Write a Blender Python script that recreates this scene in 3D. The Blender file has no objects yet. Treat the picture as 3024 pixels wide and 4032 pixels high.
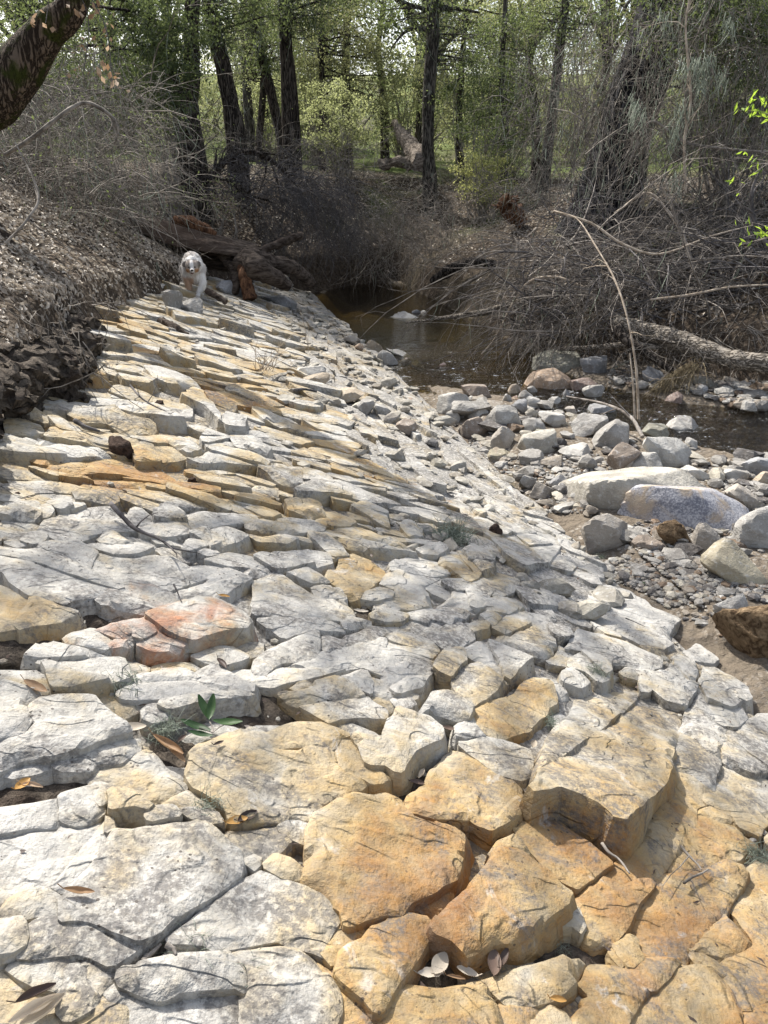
import bpy, bmesh, math, random
import numpy as np
from mathutils import Vector, geometry as mgeo

SC = bpy.context.scene
COL = SC.collection
R = math.radians
rng = np.random.default_rng(7)
random.seed(7)

# ------------------------------------------------------------------ camera, sky, sun, exposure
CAMZ, PITCH = 2.1, R(23.5)
cam_d = bpy.data.cameras.new('camera')
cam_d.sensor_fit = 'VERTICAL'
cam_d.sensor_height = 34.6
cam_d.lens = 26.0
cam_d.clip_start = 0.05
cam_d.clip_end = 2000
cam = bpy.data.objects.new('camera', cam_d)
COL.objects.link(cam)
cam.location = (0, 0, CAMZ)
cam.rotation_euler = (R(90) - PITCH, 0, 0)
SC.camera = cam

SUN_EL, SUN_AZ = R(48), R(-34)          # azimuth from +Y (view direction), negative = to the left
world = bpy.data.worlds.new('World')
SC.world = world
world.use_nodes = True
wn = world.node_tree
sky = wn.nodes.new('ShaderNodeTexSky')
sky.sky_type = 'NISHITA'
sky.sun_disc = False
sky.sun_elevation = SUN_EL
sky.sun_rotation = SUN_AZ
sky.air_density = 1.0
sky.dust_density = 3.0
sky.ozone_density = 0.7
hsv = wn.nodes.new('ShaderNodeHueSaturation')      # thin white haze in the sky
hsv.inputs['Saturation'].default_value = 0.55
wn.links.new(sky.outputs[0], hsv.inputs['Color'])
wn.links.new(hsv.outputs[0], wn.nodes['Background'].inputs[0])
wn.nodes['Background'].inputs[1].default_value = 0.15
sun_d = bpy.data.lights.new('sun', 'SUN')
sun_d.energy = 5.0
sun_d.angle = R(0.6)
sun_d.color = (1.0, 0.95, 0.87)
sun = bpy.data.objects.new('sun', sun_d)
COL.objects.link(sun)
SUNV = Vector((math.sin(SUN_AZ) * math.cos(SUN_EL), math.cos(SUN_AZ) * math.cos(SUN_EL), math.sin(SUN_EL)))
sun.rotation_euler = SUNV.to_track_quat('Z', 'Y').to_euler()
sun.location = SUNV * 40
SC.view_settings.view_transform = 'Standard'
SC.view_settings.look = 'None'
SC.view_settings.exposure = 0.8
SC.view_settings.gamma = 1.0
SC.view_settings.use_curve_mapping = False
SC.cycles.max_bounces = 6
SC.cycles.transparent_max_bounces = 8
SC.cycles.diffuse_bounces = 3

# ------------------------------------------------------------------ geometry helpers
FP = 3030.0
CO, SI = math.cos(PITCH), math.sin(PITCH)
A0, AX, AY = 0.6426, -0.2925, -0.0673        # the rock bed: one plane dipping to the right


def rdir(px, py):
    u = (px - 1512) / FP
    v = (2016 - py) / FP
    return u, CO + v * SI, -SI + v * CO


def at_z(px, py, z):
    d = rdir(px, py)
    t = (CAMZ - z) / (-d[2])
    return np.array((d[0] * t, d[1] * t, z))


def at_y(px, py, Y):
    d = rdir(px, py)
    t = Y / d[1]
    return np.array((d[0] * t, Y, CAMZ + d[2] * t))


def on_rock(px, py, h=0.0):
    d = rdir(px, py)
    t = (CAMZ - A0 - h) / (AX * d[0] + AY * d[1] - d[2])
    return np.array((d[0] * t, d[1] * t, CAMZ + d[2] * t))


def to_px(P):
    P = np.asarray(P, float)
    dz = P[..., 2] - CAMZ
    dep = P[..., 1] * CO - dz * SI
    up = P[..., 1] * SI + dz * CO
    dep = np.where(np.abs(dep) < 1e-3, 1e-3, dep)
    return 1512 + FP * P[..., 0] / dep, 2016 - FP * up / dep, dep


def rock_z(x, y):
    return A0 + AX * x + AY * y


def edge_p(x, y):
    return (2.197 - 0.23 * y - x) * 0.975


def ss(x):
    x = np.clip(x, 0, 1)
    return x * x * (3 - 2 * x)


def _hash(ix, iy, iz, seed):
    h = (ix.astype(np.int64) * 374761393 + iy.astype(np.int64) * 668265263 + iz.astype(np.int64) * 2147483647 + seed * 1274126177) & 0xFFFFFFFF
    h = ((h ^ (h >> 13)) * 1274126177) & 0xFFFFFFFF
    h = ((h ^ (h >> 16)) * 2246822519) & 0xFFFFFFFF
    return ((h ^ (h >> 15)) & 0xFFFFFF) / float(0xFFFFFF)


def vnoise(P, seed=0):
    P = np.asarray(P, float)
    I = np.floor(P).astype(np.int64)
    f = P - I
    f = f * f * (3 - 2 * f)
    out = 0
    for a in (0, 1):
        for b in (0, 1):
            for c in (0, 1):
                w = (f[:, 0] if a else 1 - f[:, 0]) * (f[:, 1] if b else 1 - f[:, 1]) * (f[:, 2] if c else 1 - f[:, 2])
                out = out + w * _hash(I[:, 0] + a, I[:, 1] + b, I[:, 2] + c, seed)
    return out


def fbm(P, scale, oct=4, seed=0, rough=0.5):
    P = np.asarray(P, float)
    if P.ndim == 1:
        P = P[None]
    if P.shape[1] == 2:
        P = np.c_[P, np.zeros(len(P))]
    t, a, s, tot = 0, 1.0, scale, 0
    for k in range(oct):
        t = t + a * (vnoise(P * s + 17.3 * k, seed + k) - 0.5)
        tot += a
        a *= rough
        s *= 2.03
    return t / tot * 2


def raw_mesh(name, V, Fc, smooth=True, attrs=None):
    V = np.asarray(V, np.float32)
    Fc = np.asarray(Fc, np.int32)
    me = bpy.data.meshes.new(name)
    k = Fc.shape[1]
    me.vertices.add(len(V))
    me.vertices.foreach_set('co', V.ravel())
    me.loops.add(Fc.size)
    me.loops.foreach_set('vertex_index', Fc.ravel())
    me.polygons.add(len(Fc))
    me.polygons.foreach_set('loop_start', np.arange(0, Fc.size, k, dtype=np.int32))
    me.polygons.foreach_set('loop_total', np.full(len(Fc), k, np.int32))
    me.polygons.foreach_set('use_smooth', np.full(len(Fc), smooth, bool))
    me.update(calc_edges=True)
    for an, av in (attrs or {}).items():
        at = me.attributes.new(an, 'FLOAT_COLOR', 'POINT')
        av = np.asarray(av, np.float32)
        if av.shape[1] == 3:
            av = np.c_[av, np.ones(len(av), np.float32)]
        at.data.foreach_set('color', av.astype(np.float32).ravel())
    return me


def link(name, me, mat, parent=None):
    o = bpy.data.objects.new(name, me)
    COL.objects.link(o)
    if mat is not None and me is not None and len(me.materials) == 0:
        me.materials.append(mat)
    if parent is not None:
        o.parent = parent
    return o


def mk(name, V, Fc, mat, parent=None, smooth=True, attrs=None, sharp=None, loc=None):
    V = np.asarray(V, float)
    if loc is not None:
        V = V - np.asarray(loc, float)
    me = raw_mesh(name, V, Fc, smooth, attrs)
    if sharp:
        me.set_sharp_from_angle(angle=R(sharp))
    o = link(name, me, mat, parent)
    if loc is not None:
        o.location = tuple(loc)
    return o


def tag(o, label=None, cat=None, group=None, kind=None):
    if label:
        o['label'] = label
    if cat:
        o['category'] = cat
    if group:
        o['group'] = group
    if kind:
        o['kind'] = kind
    return o


def empty(name, loc, label, cat, group=None, kind=None):
    o = bpy.data.objects.new(name, None)
    o.empty_display_size = 0.1
    COL.objects.link(o)
    o.location = tuple(loc)
    return tag(o, label, cat, group, kind)


def part(name, V, Fc, mat, root, **kw):
    """a mesh part given in world coordinates, parented to an Empty standing at root.location"""
    V = np.asarray(V, float) - np.array(root.location)
    return mk(name, V, Fc, mat, parent=root, **kw)


def tubes(P, Rd, sides=3, cap=False):
    """P (N,K,3) polylines, Rd (N,K) radii -> verts, quads"""
    P = np.asarray(P, float)
    Rd = np.asarray(Rd, float)
    N, K, _ = P.shape
    T = np.gradient(P, axis=1)
    T /= np.linalg.norm(T, axis=2, keepdims=True) + 1e-9
    ref = np.where(np.abs(T[..., 2:3]) > 0.9, np.array([1.0, 0, 0]), np.array([0, 0, 1.0]))
    A = np.cross(T, ref)
    A /= np.linalg.norm(A, axis=2, keepdims=True) + 1e-9
    for k in range(1, K):      # parallel transport
        a = A[:, k - 1] - T[:, k] * np.sum(A[:, k - 1] * T[:, k], axis=1, keepdims=True)
        A[:, k] = a / (np.linalg.norm(a, axis=1, keepdims=True) + 1e-9)
    B = np.cross(T, A)
    th = np.arange(sides) / sides * 2 * np.pi
    V = P[:, :, None, :] + Rd[:, :, None, None] * (A[:, :, None, :] * np.cos(th)[None, None, :, None] + B[:, :, None, :] * np.sin(th)[None, None, :, None])
    V = V.reshape(-1, 3)
    n = np.arange(N)[:, None, None] * K * sides
    k = np.arange(K - 1)[None, :, None] * sides
    s = np.arange(sides)[None, None, :]
    s2 = (s + 1) % sides
    Q = np.stack([n + k + s, n + k + s2, n + k + sides + s2, n + k + sides + s], axis=-1).reshape(-1, 4)
    return V, Q


def spline(pts, n):
    """Catmull-Rom through pts -> n points"""
    P = np.asarray(pts, float)
    Q = np.vstack([2 * P[0] - P[1], P, 2 * P[-1] - P[-2]])
    out = []
    for t in np.linspace(0, len(P) - 1 - 1e-6, n):
        i = int(t)
        f = t - i
        a, b, c, d = Q[i:i + 4]
        out.append(0.5 * (2 * b + (c - a) * f + (2 * a - 5 * b + 4 * c - d) * f * f + (3 * b - a - 3 * c + d) * f ** 3))
    return np.array(out)


def limb(path, radii, n=24, sides=12, rough=0.12, seed=0, ridges=0):
    """a tapered, knobbly trunk or branch along path"""
    P = spline(path, n)
    r = np.interp(np.linspace(0, 1, n), np.linspace(0, 1, len(radii)), radii)
    V, Q = tubes(P[None], r[None], sides)
    V3 = V.reshape(n, sides, 3)
    C = P[:, None, :]
    d = V3 - C
    rr = r[:, None, None]
    nz = fbm(V / max(r.max(), 1e-3), 1.1, 3, seed).reshape(n, sides, 1)
    f = 1 + rough * nz * 1.6
    if ridges:
        th = np.arange(sides) / sides * 2 * np.pi
        wob = fbm(np.c_[np.linspace(0, 4, n), np.zeros(n)], 1.0, 2, seed + 5)
        rd = np.abs(np.sin(ridges * th[None, :] * 0.5 + wob[:, None] * 2.2))
        f = f * (1 - 0.10 * (1 - rd[..., None]))
    V3 = C + d * f
    V = V3.reshape(-1, 3)
    # close the ends
    nv = len(V)
    V = np.vstack([V, P[0], P[-1]])
    s = np.arange(sides)
    s2 = (s + 1) % sides
    c0 = np.stack([s2, s, np.full(sides, nv), np.full(sides, nv)], 1)
    c1 = np.stack([(n - 1) * sides + s, (n - 1) * sides + s2, np.full(sides, nv + 1), np.full(sides, nv + 1)], 1)
    T = np.vstack([Q[:, [0, 1, 2]], Q[:, [0, 2, 3]], c0[:, :3], c1[:, :3]])
    return V, T


def merge(parts):
    Vs, Fs, n = [], [], 0
    for V, Fc in parts:
        Vs.append(np.asarray(V, float))
        Fs.append(np.asarray(Fc) + n)
        n += len(V)
    return np.vstack(Vs), np.vstack(Fs)


# ------------------------------------------------------------------ materials (node based)
class NT:
    def __init__(self, name):
        self.m = bpy.data.materials.new(name)
        self.m.use_nodes = True
        self.t = self.m.node_tree
        self.t.nodes.clear()
        self.out = self.t.nodes.new('ShaderNodeOutputMaterial')

    def n(self, typ, props=None, **ins):
        nd = self.t.nodes.new('ShaderNode' + typ)
        for k, v in (props or {}).items():
            setattr(nd, k, v)
        for k, v in ins.items():
            self.set(nd, k, v)
        return nd

    def set(self, nd, k, v):
        k = k.replace('_', ' ')
        sock = nd.inputs[int(k)] if k.isdigit() else nd.inputs[k]
        if isinstance(v, bpy.types.NodeSocket):
            self.t.links.new(v, sock)
        else:
            if isinstance(v, tuple) and len(v) == 3 and sock.type == 'RGBA':
                v = v + (1,)
            sock.default_value = v

    def math(self, op, a, b=0.0, clamp=False):
        nd = self.t.nodes.new('ShaderNodeMath')
        nd.operation = op
        nd.use_clamp = clamp
        self.set(nd, '0', a)
        self.set(nd, '1', b)
        return nd.outputs[0]

    def mix(self, f, a, b, blend='MIX'):
        nd = self.t.nodes.new('ShaderNodeMix')
        nd.data_type = 'RGBA'
        nd.blend_type = blend
        nd.clamp_factor = True
        for i, v in ((0, f), (6, a), (7, b)):
            if isinstance(v, bpy.types.NodeSocket):
                self.t.links.new(v, nd.inputs[i])
            else:
                if isinstance(v, tuple) and len(v) == 3:
                    v = v + (1,)
                nd.inputs[i].default_value = v
        return nd.outputs[2]

    def noise(self, vec, scale, detail=4, rough=0.55, dist=0.0):
        return self.n('TexNoise', None, Vector=vec, Scale=scale, Detail=detail, Roughness=rough, Distortion=dist).outputs[0]

    def ramp(self, f, stops, interp='LINEAR'):
        nd = self.t.nodes.new('ShaderNodeValToRGB')
        cr = nd.color_ramp
        cr.interpolation = interp
        while len(cr.elements) < len(stops):
            cr.elements.new(0.5)
        for e, (p, c) in zip(cr.elements, stops):
            e.position = p
            e.color = (c + (1,)) if isinstance(c, tuple) else (c, c, c, 1)
        self.t.links.new(f, nd.inputs[0])
        return nd.outputs[0]

    def step(self, f, lo, hi):
        nd = self.t.nodes.new('ShaderNodeMapRange')
        nd.interpolation_type = 'SMOOTHSTEP'
        self.set(nd, 'Value', f)
        nd.inputs['From Min'].default_value = lo
        nd.inputs['From Max'].default_value = hi
        return nd.outputs[0]

    def bump(self, h, strength, dist, normal=None):
        nd = self.n('Bump', None, Height=h, Strength=strength, Distance=dist)
        if normal is not None:
            self.t.links.new(normal, nd.inputs['Normal'])
        return nd.outputs[0]

    def pos(self, scale=None):
        p = self.n('NewGeometry').outputs['Position']
        if scale is None:
            return p
        mp = self.t.nodes.new('ShaderNodeVectorMath')
        mp.operation = 'MULTIPLY'
        self.t.links.new(p, mp.inputs[0])
        mp.inputs[1].default_value = scale
        return mp.outputs[0]

    def obj(self, scale=None):
        p = self.n('TexCoord').outputs['Object']
        if scale is None:
            return p
        mp = self.t.nodes.new('ShaderNodeVectorMath')
        mp.operation = 'MULTIPLY'
        self.t.links.new(p, mp.inputs[0])
        mp.inputs[1].default_value = scale
        return mp.outputs[0]

    def attr(self, name):
        return self.n('Attribute', {'attribute_name': name})

    def surf(self, col, rough=0.9, normal=None, spec=0.25):
        b = self.n('BsdfPrincipled', None, Base_Color=col, Roughness=rough)
        b.inputs['Specular IOR Level'].default_value = spec
        if normal is not None:
            self.t.links.new(normal, b.inputs['Normal'])
        self.t.links.new(b.outputs[0], self.out.inputs[0])
        return self.m


def sep(N, col):
    s = N.n('SeparateColor')
    N.t.links.new(col, s.inputs[0])
    return s.outputs


def rock_material(name, white=(0.45, 0.44, 0.415), lay=(1, 1, 1), amp=1.0):
    N = NT(name)
    P = N.pos()
    t = sep(N, N.attr('tint').outputs['Color'])
    n1 = N.noise(P, 2.6, 3, 0.6, 0.4)
    n2 = N.noise(P, 9.0, 4, 0.62, 0.5)
    n3 = N.noise(P, 34.0, 4, 0.68)
    n4 = N.noise(P, 150.0, 2, 0.6)
    grain = N.noise(N.pos((14, 9, 60)), 1.0, 3, 0.6, 0.8)
    f = N.math('ADD', t[0], N.math('MULTIPLY', N.math('SUBTRACT', n1, 0.5), 1.25))
    f = N.math('ADD', f, N.math('MULTIPLY', N.math('SUBTRACT', n2, 0.5), 0.7))
    f = N.math('ADD', f, N.math('MULTIPLY', N.math('SUBTRACT', n3, 0.5), 0.22), True)
    base = N.ramp(f, [(0.0, white), (0.16, (white[0], white[1] * .985, white[2] * .945)), (0.34, (0.41, 0.345, 0.235)), (0.58, (0.375, 0.265, 0.125)), (0.80, (0.31, 0.175, 0.065)), (1.0, (0.20, 0.10, 0.038))])
    n3b = N.noise(P, 60.0, 3, 0.7)
    # rust red iron stain
    rf = N.step(N.math('ADD', t[1], N.math('MULTIPLY', N.math('SUBTRACT', n2, 0.5), 0.9)), 0.28, 0.62)
    base = N.mix(N.math('MULTIPLY', rf, 0.85), base, N.mix(n3, (0.30, 0.105, 0.06), (0.42, 0.19, 0.10)))
    # pale calcite smears
    wf = N.step(N.noise(P, 6.0, 4, 0.7, 1.0), 0.60, 0.70)
    base = N.mix(N.math('MULTIPLY', wf, 0.55), base, (0.53, 0.52, 0.50))
    # grey-black lichen film
    df = N.step(N.math('ADD', N.math('MULTIPLY', t[2], 0.34), N.noise(P, 5.5, 5, 0.78, 0.4)), 0.54, 0.69)
    df = N.math('MULTIPLY', df, N.step(n3b, 0.34, 0.58))
    base = N.mix(N.math('MULTIPLY', df, 0.80), base, (0.105, 0.10, 0.10))
    # fine mottling
    base = N.mix(N.math('MULTIPLY', N.step(N.noise(P, 13.0, 5, 0.7, 0.6), 0.47, 0.66), 0.42), base, N.mix(0.62, base, (0.16, 0.15, 0.14)))
    base = N.mix(N.step(n3, 0.35, 0.72), N.mix(0.30, base, (0.17, 0.155, 0.13)), base)
    base = N.mix(N.math('MULTIPLY', N.step(n4, 0.56, 0.74), 0.35), base, (0.27, 0.23, 0.18))
    # dark specks
    vo = N.n('TexVoronoi', None, Vector=P, Scale=46.0, Randomness=1.0)
    sp = N.math('MULTIPLY', N.math('LESS_THAN', vo.outputs['Distance'], 0.17), N.step(N.noise(P, 5.0, 3), 0.5, 0.62))
    base = N.mix(N.math('MULTIPLY', sp, 0.8), base, (0.06, 0.05, 0.045))
    # flaking layers (stepped relief), bedding grain and pits, all in one height in metres
    st = N.math('MULTIPLY', N.noise(N.pos((2.4, 3.6, 2.4)), 1.0, 3, 0.62, 0.5), 9.0)
    fl = N.math('DIVIDE', N.math('ADD', N.math('FLOOR', st), N.step(N.math('FRACT', st), 0.78, 1.0)), 9.0)
    h = N.math('MULTIPLY', grain, 0.006)
    h = N.math('ADD', h, N.math('MULTIPLY', fl, 0.046 * amp))
    h = N.math('ADD', h, N.math('MULTIPLY', n2, 0.012 * amp))
    h = N.math('ADD', h, N.math('MULTIPLY', n3, 0.0075 * amp))
    h = N.math('ADD', h, N.math('MULTIPLY', n4, 0.0018 * amp))
    nb = N.bump(h, 1.0, 1.0)
    return N.surf(base, 0.88, nb, 0.18)


def stone_material():
    """loose creek stones: tint.rgb is the stone's own colour"""
    N = NT('creek_stone')
    P = N.pos()
    c = N.attr('tint').outputs['Color']
    n2 = N.noise(P, 7.0, 4, 0.62, 0.5)
    n3 = N.noise(P, 32.0, 4, 0.68)
    n4 = N.noise(P, 120.0, 2)
    base = N.mix(N.step(n2, 0.38, 0.66), N.mix(0.42, c, (0.10, 0.085, 0.07)), c)
    base = N.mix(N.math('MULTIPLY', N.step(n3, 0.52, 0.70), 0.45), base, (0.55, 0.54, 0.52))
    base = N.mix(N.math('MULTIPLY', N.step(n4, 0.55, 0.75), 0.4), base, (0.14, 0.12, 0.10))
    gr = N.noise(N.pos((10, 10, 46)), 1.0, 4, 0.6, 1.0)
    h = N.math('ADD', N.math('MULTIPLY', gr, 0.006), N.math('MULTIPLY', n2, 0.018))
    h = N.math('ADD', h, N.math('ADD', N.math('MULTIPLY', n3, 0.008), N.math('MULTIPLY', n4, 0.0014)))
    nb = N.bump(h, 1.0, 1.0)
    return N.surf(base, 0.8, nb, 0.25)


def speckle_material():
    N = NT('speckled_stone')
    P = N.pos()
    n2 = N.noise(P, 5.0, 6, 0.6, 0.6)
    base = N.mix(N.step(N.math('ADD', N.noise(P, 75.0, 3, 0.7), N.math('MULTIPLY', N.noise(P, 9.0, 3, 0.6), 0.5)), 0.60, 0.90), (0.15, 0.155, 0.185), (0.40, 0.40, 0.42))
    base = N.mix(N.step(n2, 0.47, 0.62), base, N.mix(N.noise(P, 30, 5), (0.30, 0.23, 0.17), (0.42, 0.36, 0.28)))
    nb = N.bump(n2, 0.4, 0.03)
    nb = N.bump(N.noise(P, 85, 4), 0.5, 0.006, nb)
    return N.surf(base, 0.75, nb, 0.3)


def simple_material(name, c0, c1, scale=20.0, rough=0.95, bump=0.5, dist=0.01, stretch=None, c2=None, spec=0.15, lo=0.35, hi=0.65):
    N = NT(name)
    P = N.pos(stretch) if stretch else N.pos()
    n = N.noise(P, scale, 6, 0.65, 0.4)
    base = N.mix(N.step(n, lo, hi), c0, c1)
    if c2:
        base = N.mix(N.step(N.noise(N.pos(), scale * 0.28, 5, 0.6, 0.5), 0.50, 0.66), base, c2)
    nb = N.bump(n, bump, dist)
    nb = N.bump(N.noise(P, scale * 4.1, 4, 0.6), bump, dist * 0.3, nb)
    return N.surf(base, rough, nb, spec)


def bark_material(name, c0, c1, moss=None, mossamt=0.5, grooves=1.0, lying=False):
    N = NT(name)
    P = N.pos((1.8, 8, 9) if lying else (9, 9, 1.6))
    n = N.noise(P, 3.2, 6, 0.62, 1.2)
    g = N.math('ABSOLUTE', N.math('SUBTRACT', N.noise(N.pos((5, 34, 46) if lying else (30 / grooves, 30 / grooves, 3.4)), 1.0, 3, 0.55, 0.5), 0.5))
    h = N.math('ADD', N.math('MULTIPLY', N.step(g, 0.0, 0.13), 0.7), N.math('MULTIPLY', n, 0.6))
    base = N.mix(N.step(h, 0.35, 1.0), c0, c1)
    if moss:
        m = N.step(N.noise(N.pos(), 4.0, 6, 0.65, 0.5), mossamt, mossamt + 0.14)
        base = N.mix(m, base, moss)
    nb = N.bump(h, 0.9, 0.022 * grooves)
    nb = N.bump(N.noise(N.pos(), 70, 4), 0.6, 0.006, nb)
    return N.surf(base, 0.95, nb, 0.1)


def leaf_material(name, c0, c1, trans=0.5, tcol=None, rough=0.55, spec=0.3):
    """attribute v.r = a random value per leaf"""
    N = NT(name)
    v = sep(N, N.attr('v').outputs['Color'])
    col = N.mix(v[0], c0, c1)
    b = N.n('BsdfPrincipled', None, Base_Color=col, Roughness=rough)
    b.inputs['Specular IOR Level'].default_value = spec
    if trans <= 0:
        N.t.links.new(b.outputs[0], N.out.inputs[0])
        return N.m
    tr = N.n('BsdfTranslucent', None, Color=N.mix(v[0], tuple(x * 1.2 for x in (tcol or c0)), tuple(min(1, x * 1.5) for x in (tcol or c1))))
    mx = N.n('MixShader', None, Fac=trans)
    N.t.links.new(b.outputs[0], mx.inputs[1])
    N.t.links.new(tr.outputs[0], mx.inputs[2])
    N.t.links.new(mx.outputs[0], N.out.inputs[0])
    return N.m


def ground_material():
    """zone.r soil, zone.g leaf litter, zone.b sand and gravel, else grass"""
    N = NT('ground_cover')
    P = N.pos()
    z = sep(N, N.attr('zone').outputs['Color'])
    n1 = N.noise(P, 3.0, 3, 0.6, 0.4)
    n2 = N.noise(P, 17.0, 4, 0.65)
    n3 = N.noise(P, 70.0, 3, 0.6)
    grass = N.mix(n2, (0.055, 0.085, 0.02), (0.13, 0.16, 0.045))
    soil = N.mix(N.step(n2, 0.35, 0.68), (0.035, 0.026, 0.019), (0.10, 0.078, 0.058))
    soil = N.mix(N.math('MULTIPLY', N.step(n3, 0.55, 0.7), 0.5), soil, (0.17, 0.14, 0.11))
    lv = N.n('TexVoronoi', None, Vector=P, Scale=19.0)
    lc = sep(N, lv.outputs['Color'])
    leaf = N.mix(lc[0], (0.055, 0.040, 0.028), (0.21, 0.165, 0.12))
    leaf = N.mix(N.step(lc[1], 0.80, 0.9), leaf, (0.32, 0.28, 0.22))
    leaf = N.mix(N.step(lv.outputs['Distance'], 0.30, 0.62), leaf, (0.03, 0.022, 0.016))
    pv = N.n('TexVoronoi', None, Vector=P, Scale=34.0)
    pc = sep(N, pv.outputs['Color'])
    peb = N.mix(pc[0], (0.07, 0.06, 0.05), (0.34, 0.31, 0.27))
    sand = N.mix(n3, (0.10, 0.084, 0.064), (0.20, 0.165, 0.128))
    grav = N.mix(N.step(N.math('ADD', n1, N.math('MULTIPLY', n2, 0.3)), 0.58, 0.74), sand, N.mix(N.step(pv.outputs['Distance'], 0.35, 0.55), peb, sand))
    col = N.mix(z[1], grass, leaf)
    col = N.mix(z[0], col, soil)
    col = N.mix(z[2], col, grav)
    hb = N.math('ADD', N.math('MULTIPLY', lv.outputs['Distance'], -0.6), N.math('MULTIPLY', n2, 0.8))
    nb = N.bump(hb, 0.8, 0.04)
    nb = N.bump(n3, 0.7, 0.012, nb)
    return N.surf(col, 0.95, nb, 0.12)


def water_material():
    N = NT('creek_water')
    P = N.pos()
    rif = sep(N, N.attr('rif').outputs['Color'])
    w1 = N.noise(N.pos((3.0, 5.0, 1)), 1.0, 3, 0.5, 0.6)
    w2 = N.noise(N.pos((15.0, 24.0, 1)), 1.0, 4, 0.6, 1.2)
    w3 = N.noise(N.pos((46.0, 60.0, 1)), 1.0, 2, 0.5, 0.8)
    h = N.math('ADD', N.math('MULTIPLY', w1, 0.10), N.math('MULTIPLY', rif[0], N.math('ADD', N.math('MULTIPLY', w2, 1.1), N.math('MULTIPLY', w3, 0.4))))
    nb = N.bump(h, 0.8, 0.05)
    gl = N.n('BsdfGlossy', None, Color=(1, 1, 1), Roughness=0.03, Normal=nb)
    tr = N.n('BsdfTransparent', None, Color=(0.46, 0.40, 0.21))
    fr = N.n('Fresnel', None, IOR=1.333, Normal=nb)
    mx = N.n('MixShader', None, Fac=fr.outputs[0])
    N.t.links.new(tr.outputs[0], mx.inputs[1])
    N.t.links.new(gl.outputs[0], mx.inputs[2])
    # aerated water in the riffle
    fo = N.math('MULTIPLY', N.step(N.math('ADD', N.math('MULTIPLY', w3, 0.35), N.math('ADD', w2, N.math('MULTIPLY', w1, 0.5))), 1.06, 1.22), N.math('MULTIPLY', rif[0], 0.75))
    df = N.n('BsdfDiffuse', None, Color=(0.75, 0.78, 0.8))
    m2 = N.n('MixShader', None, Fac=fo)
    N.t.links.new(mx.outputs[0], m2.inputs[1])
    N.t.links.new(df.outputs[0], m2.inputs[2])
    N.t.links.new(m2.outputs[0], N.out.inputs[0])
    return N.m


M = {}
M['rock'] = rock_material('bedded_sandstone')
M['stone'] = stone_material()
M['speckle'] = speckle_material()
M['ground'] = ground_material()
M['water'] = water_material()
M['soil'] = simple_material('dark_soil', (0.040, 0.033, 0.027), (0.15, 0.125, 0.10), 26, bump=1.0, dist=0.03, c2=(0.065, 0.05, 0.04))
M['clod'] = simple_material('soil_clod', (0.028, 0.018, 0.014), (0.085, 0.058, 0.045), 38, bump=1.0, dist=0.02)
M['porous'] = simple_material('crumbly_brown_stone', (0.07, 0.045, 0.026), (0.27, 0.195, 0.12), 30, bump=1.0, dist=0.03, c2=(0.20, 0.14, 0.085))
M['bark_dark'] = bark_material('dark_bark', (0.018, 0.015, 0.013), (0.115, 0.097, 0.082))
M['bark_oak'] = bark_material('furrowed_oak_bark', (0.010, 0.010, 0.012), (0.085, 0.082, 0.085), grooves=2.4)
M['bark_grey'] = bark_material('grey_lichened_bark', (0.03, 0.027, 0.024), (0.16, 0.145, 0.125), (0.26, 0.28, 0.23), 0.56)
M['bark_moss'] = bark_material('mossy_bark', (0.025, 0.018, 0.013), (0.13, 0.10, 0.075), (0.035, 0.042, 0.010), 0.47)
M['bark_log'] = bark_material('weathered_log_bark', (0.08, 0.068, 0.055), (0.36, 0.32, 0.27), lying=True, grooves=.6)
M['deadwood'] = simple_material('rotten_wood', (0.030, 0.022, 0.017), (0.125, 0.10, 0.082), 1.0, bump=1.0, dist=0.03, stretch=(6, 26, 26), c2=(0.085, 0.06, 0.046))
M['redwood'] = simple_material('red_rotten_wood', (0.045, 0.022, 0.014), (0.19, 0.10, 0.055), 3.0, bump=1.0, dist=0.03, stretch=(8, 8, 3))
M['palewood'] = simple_material('bleached_wood', (0.09, 0.07, 0.055), (0.36, 0.31, 0.265), 2.0, bump=1.0, dist=0.05, stretch=(5, 12, 12))
M['twig_grey'] = simple_material('grey_twigs', (0.10, 0.088, 0.075), (0.31, 0.28, 0.245), 9)
M['twig_dark'] = simple_material('dark_twigs', (0.045, 0.042, 0.043), (0.15, 0.14, 0.14), 9)
M['twig_brown'] = simple_material('brown_twigs', (0.085, 0.074, 0.066), (0.31, 0.28, 0.25), 9)
M['twig_pale'] = simple_material('pale_stem', (0.26, 0.21, 0.16), (0.50, 0.43, 0.35), 12)
M['lichen'] = leaf_material('lace_lichen', (0.16, 0.19, 0.15), (0.40, 0.44, 0.37), 0.3, rough=0.9, spec=0.05)
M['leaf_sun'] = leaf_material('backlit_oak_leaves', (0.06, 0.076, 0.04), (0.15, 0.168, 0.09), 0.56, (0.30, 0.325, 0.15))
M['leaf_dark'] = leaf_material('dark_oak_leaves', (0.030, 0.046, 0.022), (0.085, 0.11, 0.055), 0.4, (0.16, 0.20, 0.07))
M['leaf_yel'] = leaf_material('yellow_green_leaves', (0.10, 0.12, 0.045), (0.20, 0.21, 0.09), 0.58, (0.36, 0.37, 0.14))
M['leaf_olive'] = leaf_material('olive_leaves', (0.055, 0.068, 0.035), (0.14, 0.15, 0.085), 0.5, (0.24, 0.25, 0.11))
M['leaf_fresh'] = leaf_material('fresh_green_leaves', (0.10, 0.20, 0.02), (0.18, 0.30, 0.04), 0.55, (0.30, 0.42, 0.05))
M['leaf_deep'] = leaf_material('deep_green_leaves', (0.016, 0.046, 0.014), (0.045, 0.09, 0.03), 0.2, (0.06, 0.12, 0.03), rough=0.5, spec=0.35)
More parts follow.
